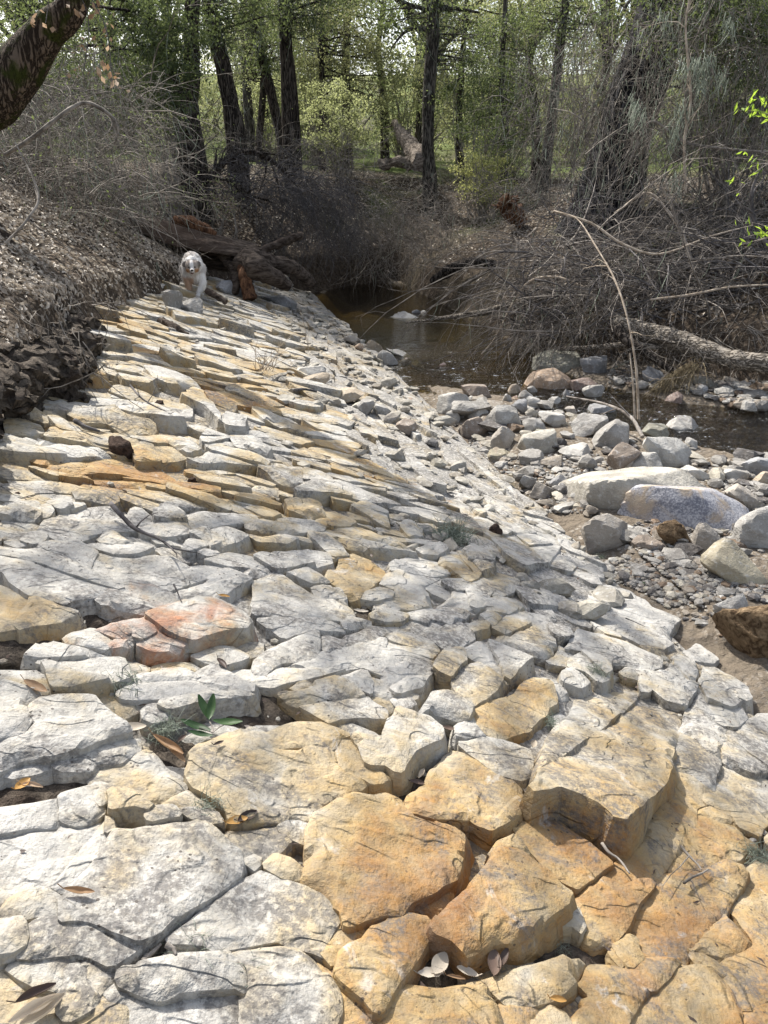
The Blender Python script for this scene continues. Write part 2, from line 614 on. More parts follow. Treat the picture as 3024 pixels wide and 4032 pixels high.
M['litter'] = leaf_material('dry_leaf_litter', (0.19, 0.155, 0.12), (0.56, 0.505, 0.43), 0.1, rough=0.7)
M['litter_tan'] = leaf_material('dry_tan_leaves', (0.30, 0.185, 0.10), (0.44, 0.33, 0.23), 0.25, rough=0.6)
M['litter_pale'] = leaf_material('pale_dry_leaves', (0.36, 0.31, 0.24), (0.50, 0.45, 0.38), 0.15, rough=0.7)
M['litter_dark'] = leaf_material('dark_dry_leaves', (0.05, 0.035, 0.03), (0.13, 0.09, 0.07), 0.1)
M['litter_orange'] = leaf_material('orange_dry_leaves', (0.38, 0.20, 0.06), (0.5, 0.3, 0.1), 0.25)
M['gravel'] = stone_material()

# ------------------------------------------------------------------ terrain
def seg_dist(x, y, pts):
    """distance to a polyline and signed side (+ = right of travel) of the nearest segment"""
    best = np.full(x.shape, 1e9)
    side = np.zeros(x.shape)
    par = np.zeros(x.shape)
    for i in range(len(pts) - 1):
        ax, ay = pts[i]
        bx, by = pts[i + 1]
        dx, dy = bx - ax, by - ay
        L2 = dx * dx + dy * dy
        t = np.clip(((x - ax) * dx + (y - ay) * dy) / L2, 0, 1)
        ex, ey = x - ax - t * dx, y - ay - t * dy
        d = np.hypot(ex, ey)
        s = np.sign(ex * dy - ey * dx)
        m = d < best - 1e-9
        best = np.where(m, d, best)
        side = np.where(m, s, side)
        par = np.where(m, i + t, par)
    return best, side, par


CH = [(-0.2, 16.4), (-0.15, 14.8), (0.45, 12.0), (0.9, 10.0), (1.2, 8.9), (1.9, 8.0), (2.6, 7.1), (3.4, 6.6), (5.0, 6.2), (9.0, 5.6), (30, 3)]
CHW = [0.75, 1.05, 1.0, 0.92, 0.78, 0.46, 0.50, 0.66, 0.78, 0.9, 0.9]
RB = [(0.25, 17.6), (0.9, 14.8), (1.75, 10.9), (2.25, 9.7), (3.4, 8.75), (4.0, 8.1), (6.0, 7.5), (12, 7.0), (40, 5)]
FB = [(-3.2, 14.2), (-1.6, 15.3), (-0.6, 16.7), (0.35, 17.5), (1.2, 18.6), (4, 23)]
PLY = [-60, 0, 4, 7.4, 10.7, 13, 15.5, 17, 60]
PLV = [3.4, 3.3, 3.2, 2.95, 2.45, 1.7, 0.3, -0.5, -0.5]


def ground_z(x, y, zones=False):
    x = np.asarray(x, float)
    y = np.asarray(y, float)
    sh = x.shape
    P2 = np.c_[x.ravel(), y.ravel()]
    nz = fbm(P2, 0.9, 4, 3).reshape(sh)
    nf = fbm(P2, 4.0, 3, 5).reshape(sh)
    p = edge_p(x, y) + 0.05 * nf
    pl = np.interp(y, PLY, PLV) + 0.16 * nz
    # creek bed
    d, s, t = seg_dist(x, y, CH)
    hw = np.interp(t, np.arange(len(CHW)), CHW)
    bed = 0.05 + 0.03 * nz - 0.45 * ss((hw + 0.24 - d) / 0.55) + 0.02 * nf
    # rock side
    z = np.where(p > 0, 0.3 * p - 0.022 + 0.012 * nf, bed)
    z = np.where((p <= 0) & (p > -0.25), np.minimum(bed, 0.02 + 0 * bed) * (-p / 0.25) + (1 + p / 0.25) * (-0.05), z)
    # left bank
    tl = p - pl
    zl = 0.3 * np.maximum(pl, 0) - 0.02 + 0.24 * ss(tl / 0.16) + 0.62 * np.clip(tl, 0, 2.6) + 0.16 * np.clip(tl - 2.6, 0, 40) + 0.10 * nz + 0.05 * nf
    lb = ss(tl / 0.12)
    z = np.where(tl > 0, z * (1 - lb) + zl * lb, z)
    # far bank
    d, s, t = seg_dist(x, y, FB)
    r = np.where(s < 0, d, -d)
    zf = 0.0 + 0.5 * ss(r / 0.5) + 0.68 * np.clip(r - .2, 0, 2.3) + 0.055 * np.clip(r - 2.5, 0, 300) + 0.10 * nz
    z = np.where((r > 0), np.maximum(z * (1 - ss(r / .3)) + zf * ss(r / .3), np.where(tl > 0, z, -9)), z)
    # right bank
    d, s, t = seg_dist(x, y, RB)
    q = np.where(s < 0, d, -d)
    zr = 0.02 + 0.42 * ss(q / 0.30) + 0.44 * np.clip(q - .1, 0, 3.0) + 0.05 * np.clip(q - 3.1, 0, 300) + 0.12 * nz + 0.03 * nf
    z = np.where(q > 0, np.where(r > 0, np.maximum(z, zr), np.where(y < 19, zr, zr)), z)
    far = np.clip(y - 22, 0, 400)
    z = z + 0.03 * far + 0.045 * np.clip(y - 34, 0, 120)
    if not zones:
        return z
    g_far = ss((y - 23) / 3.0) * ss((nz + 0.25) / 0.3)
    leaf = np.clip(1.0 - g_far, 0, 1) * np.where((tl > 0) & (y < 20), 1.0, 0.5 + 0.5 * ss((nz + .5) / .5))
    soil = np.where(tl > 0, 0.9 * (1 - ss((tl - 0.20) / 0.25)), np.where(p > 0, 1.0, 0.0))
    soil = np.where(q > 0, np.maximum(soil * 0, 0.9 * (1 - ss((q - 0.9) / 1.2))), soil)
    soil = np.where((r > 0) & (tl < 0.1), np.maximum(soil * (p > 0), 0.9 * (1 - ss((r - 0.8) / 1.0))), soil)
    sand = np.where((p <= 0) & (q <= 0) & (r <= 0), 1.0, 0.0)
    return z, np.stack([soil, leaf, sand], -1)


def axis(lo, hi, step, far_lo, far_hi, n):
    a = np.arange(lo, hi + 1e-6, step)
    l = lo - np.geomspace(step, lo - far_lo, n)[::-1]
    h = hi + np.geomspace(step, far_hi - hi, n)
    return np.r_[l, a, h]


gx = axis(-8.0, 9.0, 0.085, -420, 420, 34)
gy = axis(-2.0, 24.0, 0.085, -200, 620, 36)
GX, GY = np.meshgrid(gx, gy)
GZ, ZN = ground_z(GX, GY, True)
nr, nc = GX.shape
idx = np.arange(nr * nc).reshape(nr, nc)
quads = np.stack([idx[:-1, :-1], idx[:-1, 1:], idx[1:, 1:], idx[1:, :-1]], -1).reshape(-1, 4)
gv = np.c_[GX.ravel(), GY.ravel(), GZ.ravel()]
ground = mk('ground', gv, quads, M['ground'], attrs={'zone': ZN.reshape(-1, 3)})
tag(ground, 'sandy creek bed and brown leaf-strewn banks on both sides of the water', 'ground', kind='structure')

# water sheet
wx = np.arange(-2.6, 9.0, 0.08)
wy = np.arange(3.0, 18.2, 0.08)
WX, WY = np.meshgrid(wx, wy)
dch, _, tch = seg_dist(WX, WY, CH)
hwc = np.interp(tch, np.arange(len(CHW)), CHW)
keep = (dch < hwc + 0.45)
rif = np.interp(tch, [0, 1.6, 2.6, 3.4, 4.5, 6.0, 7.0, 7.6, 9], [0.02, 0.03, 0.16, 0.85, 1.0, 0.9, 0.35, 0.15, 0.1])
idx = np.arange(WX.size).reshape(WX.shape)
q = np.stack([idx[:-1, :-1], idx[:-1, 1:], idx[1:, 1:], idx[1:, :-1]], -1).reshape(-1, 4)
q = q[keep.ravel()[q].all(1)]
used = np.unique(q)
rm = -np.ones(WX.size, int)
rm[used] = np.arange(len(used))
wz = 0.0 + 0.012 * rif * fbm(np.c_[WX.ravel(), WY.ravel()], 5, 2, 9).reshape(WX.shape)
wv = np.c_[WX.ravel(), WY.ravel(), wz.ravel()][used]
rc = np.repeat(rif.ravel()[used][:, None], 3, 1)
water = mk('creek_water', wv, rm[q], M['water'], attrs={'rif': rc})
tag(water, 'shallow brown creek water with a sparkling riffle beside the stones', 'water', kind='structure')

# ------------------------------------------------------------------ the rock bed: traced slabs
REG = {'A': (0, 3332, 1.659), 'B': (1000, 3332, 1.659), 'C': (2024, 3332, 1.659), 'D': (0, 2632, 1.659), 'E': (1000, 2632, 1.659),
       'G': (2024, 2632, 1.659), 'H': (0, 1932, 1.659), 'I': (1000, 1932, 1.659), 'J': (2024, 1932, 1.659), 'K': (0, 1300, 1.659),
       'L': (1000, 1300, 1.659), 'R4': (1512, 1000, 1.0972), 'R5': (0, 2000, 1.0972), 'R6': (1512, 2000, 1.0972), 'R8': (1512, 2932, 1.0972),
       'M': (1700, 1350, 2.37), 'S': (0, 0, 1.0), 'Q': (2324, 1500, 1.36)}


def reg(r, pts):
    ox, oy, s = REG[r]
    if isinstance(pts, str):
        pts = [tuple(float(a) for a in w.split(',')) for w in pts.split()]
    return [(ox + x / s, oy + y / s) for x, y in pts]


# region, outline of the top face, height cm, ochre, rust, dark film, tilt along strike, tilt along dip
SL = """
D|0,900 200,865 400,820 415,890 405,965 365,1025 180,1035 0,1075 -60,1080 -60,910|6|.12|0|.2
D|400,820 585,762 640,800 655,920 560,975 480,985 410,965 415,890|8|.12|0|.3
D|-60,1085 180,1038 365,1028 400,980 480,988 560,978 680,940 735,960 735,1010 690,1070 655,1161 600,1240 510,1340 440,1400 380,1410 290,1430 180,1450 0,1500 -60,1510|9|.03|0|.12
A|-60,400 0,380 160,295 290,290 375,320 390,450 270,400 130,430 0,440 -60,440|9|.15|0|.1
A|700,-95 740,-150 850,-150 1000,-155 1190,-165 1330,-180 1400,-120 1480,-50 1560,0 1590,80 1580,160 1500,220 1330,320 1200,380 1130,410 1030,500 900,570 715,530 560,470 400,455 385,320 440,240 520,150 610,60 655,-10|12|.10|0|.32
A|190,560 230,500 300,460 420,460 570,480 710,535 900,575 910,600 850,650 800,680 720,750 600,690 500,665 370,680 200,700 110,690 190,600|10|.12|0|.5
A|-60,450 0,450 130,437 160,470 180,560 165,620 80,670 0,680 -60,680|13|.10|0|.1
A|70,760 200,740 330,700 510,680 600,700 720,755 700,850 620,920 600,950 560,800 500,730 410,790 400,910 250,870 140,810|7|.2|0|.35
A|410,785 500,735 560,800 610,970 560,1040 440,1110 400,1060 400,900|8|.08|0|.75
A|-60,800 0,800 150,815 260,880 395,915 390,980 330,1000 200,1060 150,1161 100,1260 -60,1260|5|.42|0|.2
A|410,1161 520,1060 660,965 700,1010 820,1050 835,1161 800,1290 350,1290|6|.42|0|.2
A|680,960 790,890 900,920 1035,965 1200,915 1400,905 1560,895 1600,940 1605,1040 1600,1161 1640,1290 820,1290 840,1161 825,1050 720,1010|4|.02|0|.4
A|780,860 800,800 900,790 930,760 1080,735 1250,710 1400,690 1480,685 1530,750 1590,820 1600,930 1530,890 1400,900 1180,910 1035,958 900,920|10|.16|0|.3|.1
B|-575,600 -400,470 -200,320 -60,200 40,145 180,190 330,250 480,310 570,360 575,430 530,560 450,700 380,670 300,655 150,605 0,630 -130,650 -270,660 -330,620|8|.10|0|.5
B|0,655 160,650 280,665 380,750 440,840 520,960 530,1060 480,1161 430,1290 -60,1290 -60,1000 -60,850 -170,690|9|.2|0|.5
B|390,750 450,790 600,850 740,980 810,1080 790,1161 720,1290 440,1290 530,1090 525,950 450,830|5|.6|0|.25
B|560,800 590,690 640,640 720,600 780,520 880,480 920,435 1050,425 1130,440 1170,490 1150,560 1060,700 940,860 870,960 830,1040 800,1060 740,970 600,850|13|.62|0|.15
B|740,450 800,430 900,430 930,470 830,490 760,510 680,590 600,640 560,700 480,720 560,560 600,500 690,450|6|.5|0|.2
B|340,-10 330,-140 400,-230 560,-320 640,-330 790,-310 870,-330 950,-290 985,-230 1150,-170 1300,-140 1370,-90 1355,60 1330,180 1200,260 1030,330 960,415 850,400 720,440 600,480 575,380 510,310 440,230 300,170 310,80|14|.62|0|.15
B|75,110 140,35 230,70 290,120 300,190 190,170|8|.4|0|.2
B|-80,60 0,30 50,50 50,100 0,140 -60,100|8|.25|0|.2
E|-180,1080 0,1070 230,1010 310,1030 200,1110 150,1161 60,1230 -60,1220 -120,1161|5|.2|0|.5
B|1040,400 1100,300 1270,270 1300,300 1260,400 1200,480 1130,430|6|.6|.05|.2
R8|215,775 240,740 330,640 390,580 470,500 490,455 590,460 680,530 810,640 790,680 720,720 640,780 570,815 470,830 400,860 350,880 300,830 230,800|18|.68|.08|.12
R8|490,450 455,475 500,420 570,385 590,400 620,455 590,460|12|.55|0|.2
R8|575,370 600,310 700,290 800,370 900,430 985,500 900,580 830,615 780,590 700,520 640,460 610,410|7|.66|.1|.15
G|110,810 170,720 150,640 190,520 260,400 330,320 400,180 460,110 560,90 700,130 830,150 900,130 1000,180 1120,215 1110,290 1075,410 1045,560 1010,680 960,770 930,830 830,900 740,1000 650,980 600,930 470,850 300,790 200,800|15|.38|0|.3|-.16
G|560,80 660,20 760,10 820,60 830,130 880,130 900,110 1000,180 1110,215 1170,120 1195,75 1000,30 850,0 740,-30 650,0|8|.04|0|.25
G|1130,240 1200,110 1260,220 1330,330 1400,400 1390,470 1370,560 1330,580 1200,450 1090,400|6|.06|0|.35
G|1090,410 1200,460 1290,540 1335,600 1310,690 1290,760 1160,680 1030,640 1060,540|5|.25|0|.4
G|1020,650 1160,690 1280,770 1250,860 1190,900 1150,1010 1100,1070 920,960 960,850 1000,760|4|.45|0|.2
C|590,195 660,105 700,50 760,-40 850,-120 920,-185 1050,-150 1130,-125 1060,0 1000,100 960,170 920,210 820,215 740,250|4|.58|.05|.15
C|400,335 480,260 585,205 735,255 820,222 910,218 870,290 800,360 740,450 700,520 640,610 480,610 455,570 470,500 430,390|7|.64|.05|.15
C|300,515 320,430 390,370 430,400 470,510 440,565 380,520|9|.12|0|.1
C|760,480 830,370 880,280 930,210 970,160 1100,165 1220,145 1330,130 1400,100 1500,140 1480,220 1420,310 1370,390 1300,480 1230,560 1150,660 1080,720 900,730 820,710 800,560 760,520|5|.72|.14|.15
C|1000,100 1050,10 1130,-110 1190,-230 1330,-180 1460,-160 1500,-90 1600,-30 1510,20 1480,60 1320,120 1220,140 1100,160 1010,140|4|.58|.03|.15
C|1400,395 1440,280 1500,200 1530,130 1600,90 1760,100 1760,900 1659,890 1500,830 1340,740 1580,630 1480,500|4|.52|.03|.2
C|1370,400 1440,470 1580,630 1480,680 1350,740 1250,690 1160,680 1210,590 1290,490|5|.56|.03|.2
C|1160,690 1240,690 1340,745 1500,840 1659,890 1760,920 1760,950 1600,1020 1540,1060 1490,1040 1460,960 1380,850 1200,740|4|.5|.02|.2
C|700,1290 760,1150 850,1000 970,870 1060,740 1180,740 1300,800 1400,900 1450,1000 1490,1060 1500,1161 1500,1290|5|.72|.12|.1
C|1500,1161 1560,1070 1660,980 1760,930 1760,1290 1480,1290|4|.65|.05|.1
C|400,890 500,780 620,780 720,800 890,930 850,990 800,1080 740,1161 680,1290 400,1290 390,1120 460,1040 440,990 480,960|6|.68|.08|.1
C|730,790 800,730 900,740 1070,730 1000,820 900,920 820,870|5|.6|.03|.15
C|665,640 760,570 800,590 800,650 830,700 760,760 700,700|7|.35|0|.1
C|615,680 650,640 740,750 700,780 640,720|6|.7|.3|0
R8|-30,1250 0,1150 20,1060 100,1030 260,1040 440,1040 490,1100 515,1160 520,1230 500,1320 -20,1320|10|.64|.05|.12
R8|350,1025 500,980 650,940 780,905 860,900 830,980 810,1020 740,1080 640,1120 520,1115 450,1050|8|.36|0|.1
R8|515,1125 560,1110 640,1120 650,1160 600,1230 560,1320 510,1320 525,1200|6|.72|.3|.1
R8|680,1160 720,1120 780,1150 820,1210 820,1320 580,1320 620,1210|7|.5|0|.15
E|-420,525 -350,470 -250,430 -100,370 0,375 80,410 160,370 290,345 440,350 540,380 620,415 560,430 505,490 345,490 200,490 0,530 -150,540 -300,530|13|.46|0|.12
E|-455,630 -420,530 -300,535 -150,545 0,535 200,495 345,495 505,495 535,590 590,660 700,700 770,735 640,780 500,840 360,930 250,930 40,950 -100,960 -160,950 -180,880 -280,800 -400,730|13|.52|.06|.22
E|510,490 565,425 640,420 700,510 750,595 840,640 880,690 830,725 770,735 700,695 600,655 540,585|13|.34|0|.1
E|650,420 850,440 890,330 950,300 1090,295 1140,310 1220,380 1225,430 1150,470 1040,520 1000,570 960,640 940,650 860,590 750,590 700,510|18|.16|0|.1
E|890,300 950,240 1060,275 1070,310 950,305|20|.3|0|.1
R8|90,260 110,200 170,150 190,110 270,40 310,20 440,80 570,150 590,180 580,280 520,330 460,360 370,300 220,310 110,290|13|.6|.05|.12
R6|335,1010 420,980 520,1000 620,1040 635,1080 630,1150 590,1165 480,1120 400,1060|14|.16|0|.2
R6|150,880 215,790 290,785 370,830 345,880 250,855 190,850|20|.22|0|.25
R6|300,930 370,870 440,975 350,985 310,975|14|.06|0|.2
R6|390,880 460,830 560,800 590,770 650,740 720,750 735,840 700,850 660,920 600,950 520,980 490,1000 420,950|10|.62|.15|.2
R6|310,600 400,560 480,580 650,650 590,690 530,735 470,690 400,650|14|.10|0|.2
R6|300,750 340,680 410,660 520,730 480,790 440,820 380,850 320,790|13|.22|0|.35
R6|215,680 250,610 340,590 355,650 290,720 240,700|16|.3|0|.2
R6|480,560 500,540 590,565 720,590 730,610 690,630 640,620 560,590|10|.10|0|.15
R6|470,510 540,460 620,450 700,470 735,540 735,580 650,580 560,560|8|.10|0|.15
R6|720,490 800,510 810,540 760,550 730,530|12|.05|0|.6
R6|780,590 840,520 920,540 1050,580 1200,640 1195,680 1100,690 1050,660 960,640 860,600|9|.03|0|.15
R6|800,640 870,610 980,640 990,700 930,730 870,690 800,670|13|.1|0|.25
R6|770,700 810,665 890,745 840,760 780,740|10|.06|0|.2
R6|850,490 900,480 1050,540 1190,590 1240,570 1230,520 1270,470 1150,420 1060,350 960,340 860,360 840,400 930,440 880,460|5|.06|0|.12
R6|1020,690 1060,670 1110,700 1100,725 1040,710|9|.1|0|.1
R6|1370,740 1390,680 1440,690 1560,760 1580,800 1500,840 1400,810|10|.05|0|.25
R6|1200,640 1260,620 1340,650 1360,690 1330,740 1230,720 1200,690|6|.03|0|.2
R6|1290,610 1360,580 1440,640 1420,660 1340,650|5|.05|0|.2
R6|1470,1010 1500,960 1560,990 1659,1050 1720,1110 1590,1120 1480,1080|8|.2|0|.5
G|1350,620 1500,660 1659,720 1760,760 1760,1000 1659,1000 1600,1080 1480,1020 1420,900 1250,860 1290,770 1330,680|3|.5|.02|.25
G|1200,905 1260,865 1420,910 1475,1010 1330,985 1180,930|3|.48|0|.2
G|1290,240 1480,240 1500,300 1450,360 1350,350|4|.12|0|.2
G|1480,310 1659,290 1760,330 1760,540 1659,520 1500,460 1400,440 1440,370|4|.2|0|.35
R6|1410,850 1550,860 1560,900 1470,930 1430,890|3|.1|0|.2
R6|240,415 320,360 430,300 470,350 430,390 430,420 300,440|9|.06|0|.15
R6|430,420 510,380 580,410 540,450 460,430|10|.12|0|.1
R6|200,550 300,480 380,500 385,560 330,600 260,590 210,560|9|.1|0|.35
R6|0,570 120,610 210,690 150,770 60,790 0,740|10|.10|0|.15
R6|10,540 100,530 200,570 240,610 200,640 100,600|9|.2|0|.1
R6|70,450 250,420 300,440 280,480 200,540 60,520 0,510 0,460|7|.05|0|.3
I|500,540 560,440 650,405 760,450 850,510 850,540 800,590 690,670 650,700 590,650 480,590|7|.62|.02|.12
I|810,600 860,530 960,510 1100,590 1180,740 1000,760 880,740 770,720 900,660 920,640|8|.32|0|.12
I|680,690 720,650 820,625 910,640 890,680 780,705|11|.14|0|.2
I|760,790 850,730 900,760 1010,790 960,830 850,830 770,810|10|.28|0|.15
I|580,850 600,820 700,830 760,850 660,880 600,900|10|.15|0|.15
I|900,450 1030,390 1200,440 1330,520 1150,540 1000,500 890,500|9|.05|0|.15
I|1210,440 1280,380 1340,375 1400,420 1490,520 1400,570 1320,510|12|.42|0|.15
I|1370,380 1430,345 1520,390 1560,440 1550,490 1500,510 1440,450|15|.08|0|.3
I|930,520 980,510 1150,545 1300,550 1400,575 1330,640 1270,685 1170,650 1100,590|7|.05|0|.12
I|1240,590 1270,580 1400,580 1430,600 1340,640|10|.04|0|.4
I|1200,740 1300,680 1400,600 1490,580 1560,660 1480,740 1400,770 1290,760|7|.05|0|.12
I|1490,740 1520,700 1659,690 1760,720 1700,780 1640,790 1540,780|10|.02|0|.1
I|1480,570 1600,530 1720,560 1700,640 1580,680 1530,620|8|.08|0|.2
I|870,860 1000,800 1200,760 1400,790 1370,840 1230,900 1150,950 1000,900|6|.05|0|.35
I|860,940 920,915 1010,930 1110,980 1200,1040 1210,1060 1130,1050 1000,1000 900,970|10|.24|0|.2
I|1160,970 1250,890 1350,860 1420,890 1425,930 1330,1010 1250,1020 1190,990|10|.1|0|.45
I|1390,880 1450,850 1530,850 1520,890 1440,920|10|.34|0|.2
I|1480,800 1560,780 1620,820 1560,870 1530,840|10|.18|0|.2
I|0,1070 100,990 250,920 400,880 600,910 760,860 860,870 890,900 850,940 700,990 500,1050 300,1080 180,1090 60,1161 0,1161|11|.2|0|.5
E|190,-60 350,-80 520,-110 700,-160 860,-210 1000,-150 1170,-80 1140,40 1090,100 1020,160 930,80 780,30 720,0 560,-10 400,-10|6|.25|0|.15
R5|1000,700 1090,700 1300,640 1660,560 1659,640 1480,700 1300,735 1170,770 1100,750|6|.06|0|.2
E|160,120 290,90 400,60 540,40 640,80 700,130 720,155 560,200 470,200 280,212 220,180|13|.3|0|.15
E|290,235 440,215 740,165 860,245 850,290 700,300 560,310 490,345 400,300|11|.34|.05|.2
E|570,30 720,0 760,60 760,140 690,110 620,60|11|.12|0|.2
E|770,60 900,70 980,110 1060,170 890,200 770,150|8|.28|0|.12
E|770,180 890,210 930,240 870,270 820,230|6|.5|.1|.1
E|900,200 1020,180 1050,220 1000,260 930,240|8|.12|0|.2
D|200,215 280,175 500,155 610,165 650,210 720,290 850,370 800,390 640,430 520,480 400,500 330,520 120,535 0,600 -60,620 -60,440 140,400 200,330|15|.04|0|.15
D|-60,60 60,85 200,125 260,165 195,210 190,330 135,395 -60,430|15|.04|0|.15
D|280,560 420,490 600,500 890,450 900,520 780,590 620,590 580,640 400,655 340,640|8|.08|0|.3
D|20,690 100,640 280,595 330,640 250,670 80,705|5|.06|0|.15
D|605,665 700,610 900,520 960,510 1020,570 1100,650 1250,740 1330,800 1480,900 1480,930 1400,900 1280,890 980,890 900,830 780,780 650,770|10|.36|0|.2
D|720,780 830,785 900,830 980,890 880,870 720,900|13|.14|0|.2
D|965,940 1000,895 1130,890 1170,940 1090,940 980,960|12|.12|0|.2
D|1145,900 1280,890 1420,930 1450,990 1380,1000 1230,960|9|.08|0|.5
D|610,790 650,780 710,860 650,890 620,850|9|.1|0|.3
D|680,945 740,970 745,1030 690,1060|8|.06|0|.3
D|770,150 870,100 1270,85 1380,160 1100,170 800,170|10|.08|0|.12
D|1045,210 1300,150 1380,120 1620,115 1640,150 1380,180 1100,235|13|.28|0|.2
D|380,160 480,120 660,80 830,45 1200,0 1280,40 1280,80 870,95 770,150 620,180|7|.04|.16|.15
D|1280,20 1400,-30 1520,20 1659,90 1640,130 1400,100 1300,80|9|.05|0|.45
D|630,190 760,160 800,200 930,215 880,270 780,330 700,260|4|.38|0|.2
D|930,240 1040,220 1105,300 1000,330 940,310|9|.1|0|.5
R5|-40,650 160,640 330,640 520,625 555,705 440,735 300,765 170,770 -40,745|15|.34|.03|.15
H|150,1065 240,985 340,955 500,975 620,1010 690,1040 500,1060 250,1075|13|.14|0|.15
H|430,960 480,920 600,890 700,940 720,970 690,1020 560,990|11|.2|.3|.1
H|600,900 720,850 800,825 950,810 1010,860 1080,890 900,920 880,950 750,940|13|.15|.5|.1
H|870,940 890,880 980,870 1010,900 930,950|14|.1|.5|.1
H|920,980 1000,910 1080,895 1180,940 1200,980 1150,1020 1000,1020|12|.12|.52|.1
H|700,1000 760,955 860,945 890,990 850,1020 720,1020|11|.12|.42|.1
H|955,790 1000,770 1180,720 1290,680 1400,700 1540,760 1620,830 1600,880 1420,900 1260,945 1180,920 1080,870|17|.3|.5|.15
H|650,720 700,670 870,610 950,605 1080,650 1165,690 1080,730 960,770|13|.05|.28|.3
H|-60,360 0,360 180,375 260,370 450,450 560,520 690,570 790,620 650,660 480,690 420,715 200,650 100,580 30,500 -40,470|14|.03|.1|.15
H|190,360 340,325 500,320 570,360 720,410 870,415 1000,385 1130,400 1240,470 1000,540 900,570 830,600 690,560 560,515 440,440 300,385|12|.03|.12|.15
H|880,590 1010,530 1300,460 1420,465 1560,520 1640,560 1480,640 1390,670 1180,680 1080,620 1000,580|12|.03|.08|.15
H|-60,600 100,650 280,720 500,770 480,800 380,840 240,860 0,910 -60,900|11|.44|0|.1
H|690,340 900,330 1010,360 900,400 760,400|11|.04|.12|.1
H|560,340 680,330 750,400 650,370|10|.04|.12|.1
H|650,310 720,255 800,280 900,330 780,330|13|.28|.28|.1
H|250,230 300,155 450,155 700,180 900,190 940,230 720,240 540,290 470,310 380,280|10|.04|0|.2
H|930,240 1000,215 1190,195 1235,250 1060,270|12|.08|0|.15
H|1240,250 1340,230 1500,220 1610,270 1430,350 1380,340 1330,290|14|.05|0|.25
H|1330,450 1500,400 1659,430 1640,500 1500,490|10|.14|0|.15
H|1190,360 1250,310 1340,310 1350,340 1220,370|11|.08|.3|.1
H|1300,390 1370,350 1440,400 1360,415|9|.05|0|.1
H|430,90 720,80 760,130 900,85 1000,150 1020,200 900,180 700,170 460,150 340,140|9|.08|0|.2
H|-40,90 130,60 240,50 250,140 160,150 -40,120|12|.14|0|.2
H|250,90 320,70 340,110 300,150 255,150|10|.1|0|.2
H|320,70 360,40 470,70 400,95|10|.1|0|.2
H|1005,130 1060,60 1130,70 1200,120 1200,160 1090,170 1020,160|15|.06|0|.3
H|1210,160 1330,130 1659,150 1700,210 1500,215 1240,235|8|.03|0|.2
H|30,320 90,300 190,340 110,355|9|.08|0|.1
H|150,310 230,265 280,270 270,330 200,330|11|.06|0|.2
I|0,580 150,520 260,590 400,680 520,700 620,760 640,800 570,840 450,830 300,790 130,800 100,760 0,730|10|.26|0|.2
I|390,600 480,590 580,640 600,720 540,690 430,680|12|.08|0|.15
I|210,520 350,480 440,530 490,580 380,590 260,540|12|.04|0|.15
I|0,420 130,370 300,350 480,380 510,440 360,460 200,490 130,500|13|.04|0|.25
I|-60,440 0,440 130,510 70,540 -60,530|9|.1|0|.2
I|0,740 80,740 130,800 0,790|8|.05|0|.5
I|40,830 130,810 260,820 200,860 100,880|8|.12|.1|.2
I|100,880 220,840 380,840 500,860 600,900 400,880 240,920 190,940|8|.2|.08|.3
K|110,800 400,830 700,830 880,850 1010,890 1190,980 1100,985 900,950 700,930 480,930 330,900 220,850|6|.78|.02|.1
K|440,960 650,940 900,970 1220,1000 1420,1020 1440,1060 1200,1040 900,1000 690,990|5|.75|.02|.1
K|-20,670 200,690 420,705 690,740 715,790 500,800 320,790 60,770 -20,760|14|.02|0|.08
K|290,680 340,625 480,640 640,670 720,700 700,735 550,725 400,690|15|.42|.02|.12
K|660,670 760,655 850,690 1000,720 1100,710 1190,770 1230,800 1100,830 900,840 880,790 800,720|15|.46|.1|.12
K|850,680 1000,670 1150,670 1250,700 1340,750 1230,780 1100,715 980,715|16|.32|.38|.12
K|440,530 480,500 640,500 740,480 820,530 1000,560 1000,620 860,670 800,665 700,600 540,590|16|.25|.02|.2|.22
K|-20,415 80,430 200,475 280,530 300,600 170,550 -20,520|17|.4|.02|.15|.15
K|290,520 390,530 470,600 530,650 400,630|16|.34|0|.15
K|20,560 140,560 250,610 290,660 150,670 30,660|14|.46|.24|.1
K|150,430 250,440 400,445 590,470 560,500 440,510 300,490|15|.2|0|.15
K|560,460 600,420 800,430 1000,470 1200,560 1100,570 900,530 740,480 640,500|17|.04|0|.12
K|290,70 450,100 560,150 630,220 540,190 430,160 340,120|19|.14|0|.15
K|440,230 490,185 600,210 690,280 600,280 500,260|19|.62|0|.1
K|600,180 700,180 760,230 750,290 680,260 640,220|18|.44|0|.15
K|760,250 790,225 900,250 1000,290 960,330 800,310|18|.38|0|.12
K|940,220 1050,220 1230,290 1300,350 1100,330 1000,290|15|.08|0|.2
K|1340,390 1420,400 1530,460 1520,510 1430,540 1400,480|15|.62|.1|.6|.3
K|1200,410 1260,370 1330,390 1430,540 1440,580 1350,490|17|.12|0|.2
K|1440,570 1470,530 1590,560 1580,610 1480,610|15|.06|0|.2
K|1320,690 1360,640 1500,680 1540,740 1450,750 1350,740|15|.08|0|.25
K|1490,680 1659,720 1760,740 1740,780 1550,755|14|.06|0|.15
K|1220,810 1290,790 1440,750 1659,790 1760,830 1740,850 1590,850 1430,830 1310,840|17|.22|0|.12
L|50,880 150,870 300,880 430,920 500,960 400,960 260,960 180,960|16|.16|0|.3
L|270,1050 410,970 560,980 800,1050 960,1100 800,1110 700,1090 560,1050 430,1050|15|.14|0|.2
L|210,1085 340,1060 430,1110 470,1190 340,1200 230,1160|13|.52|0|.15
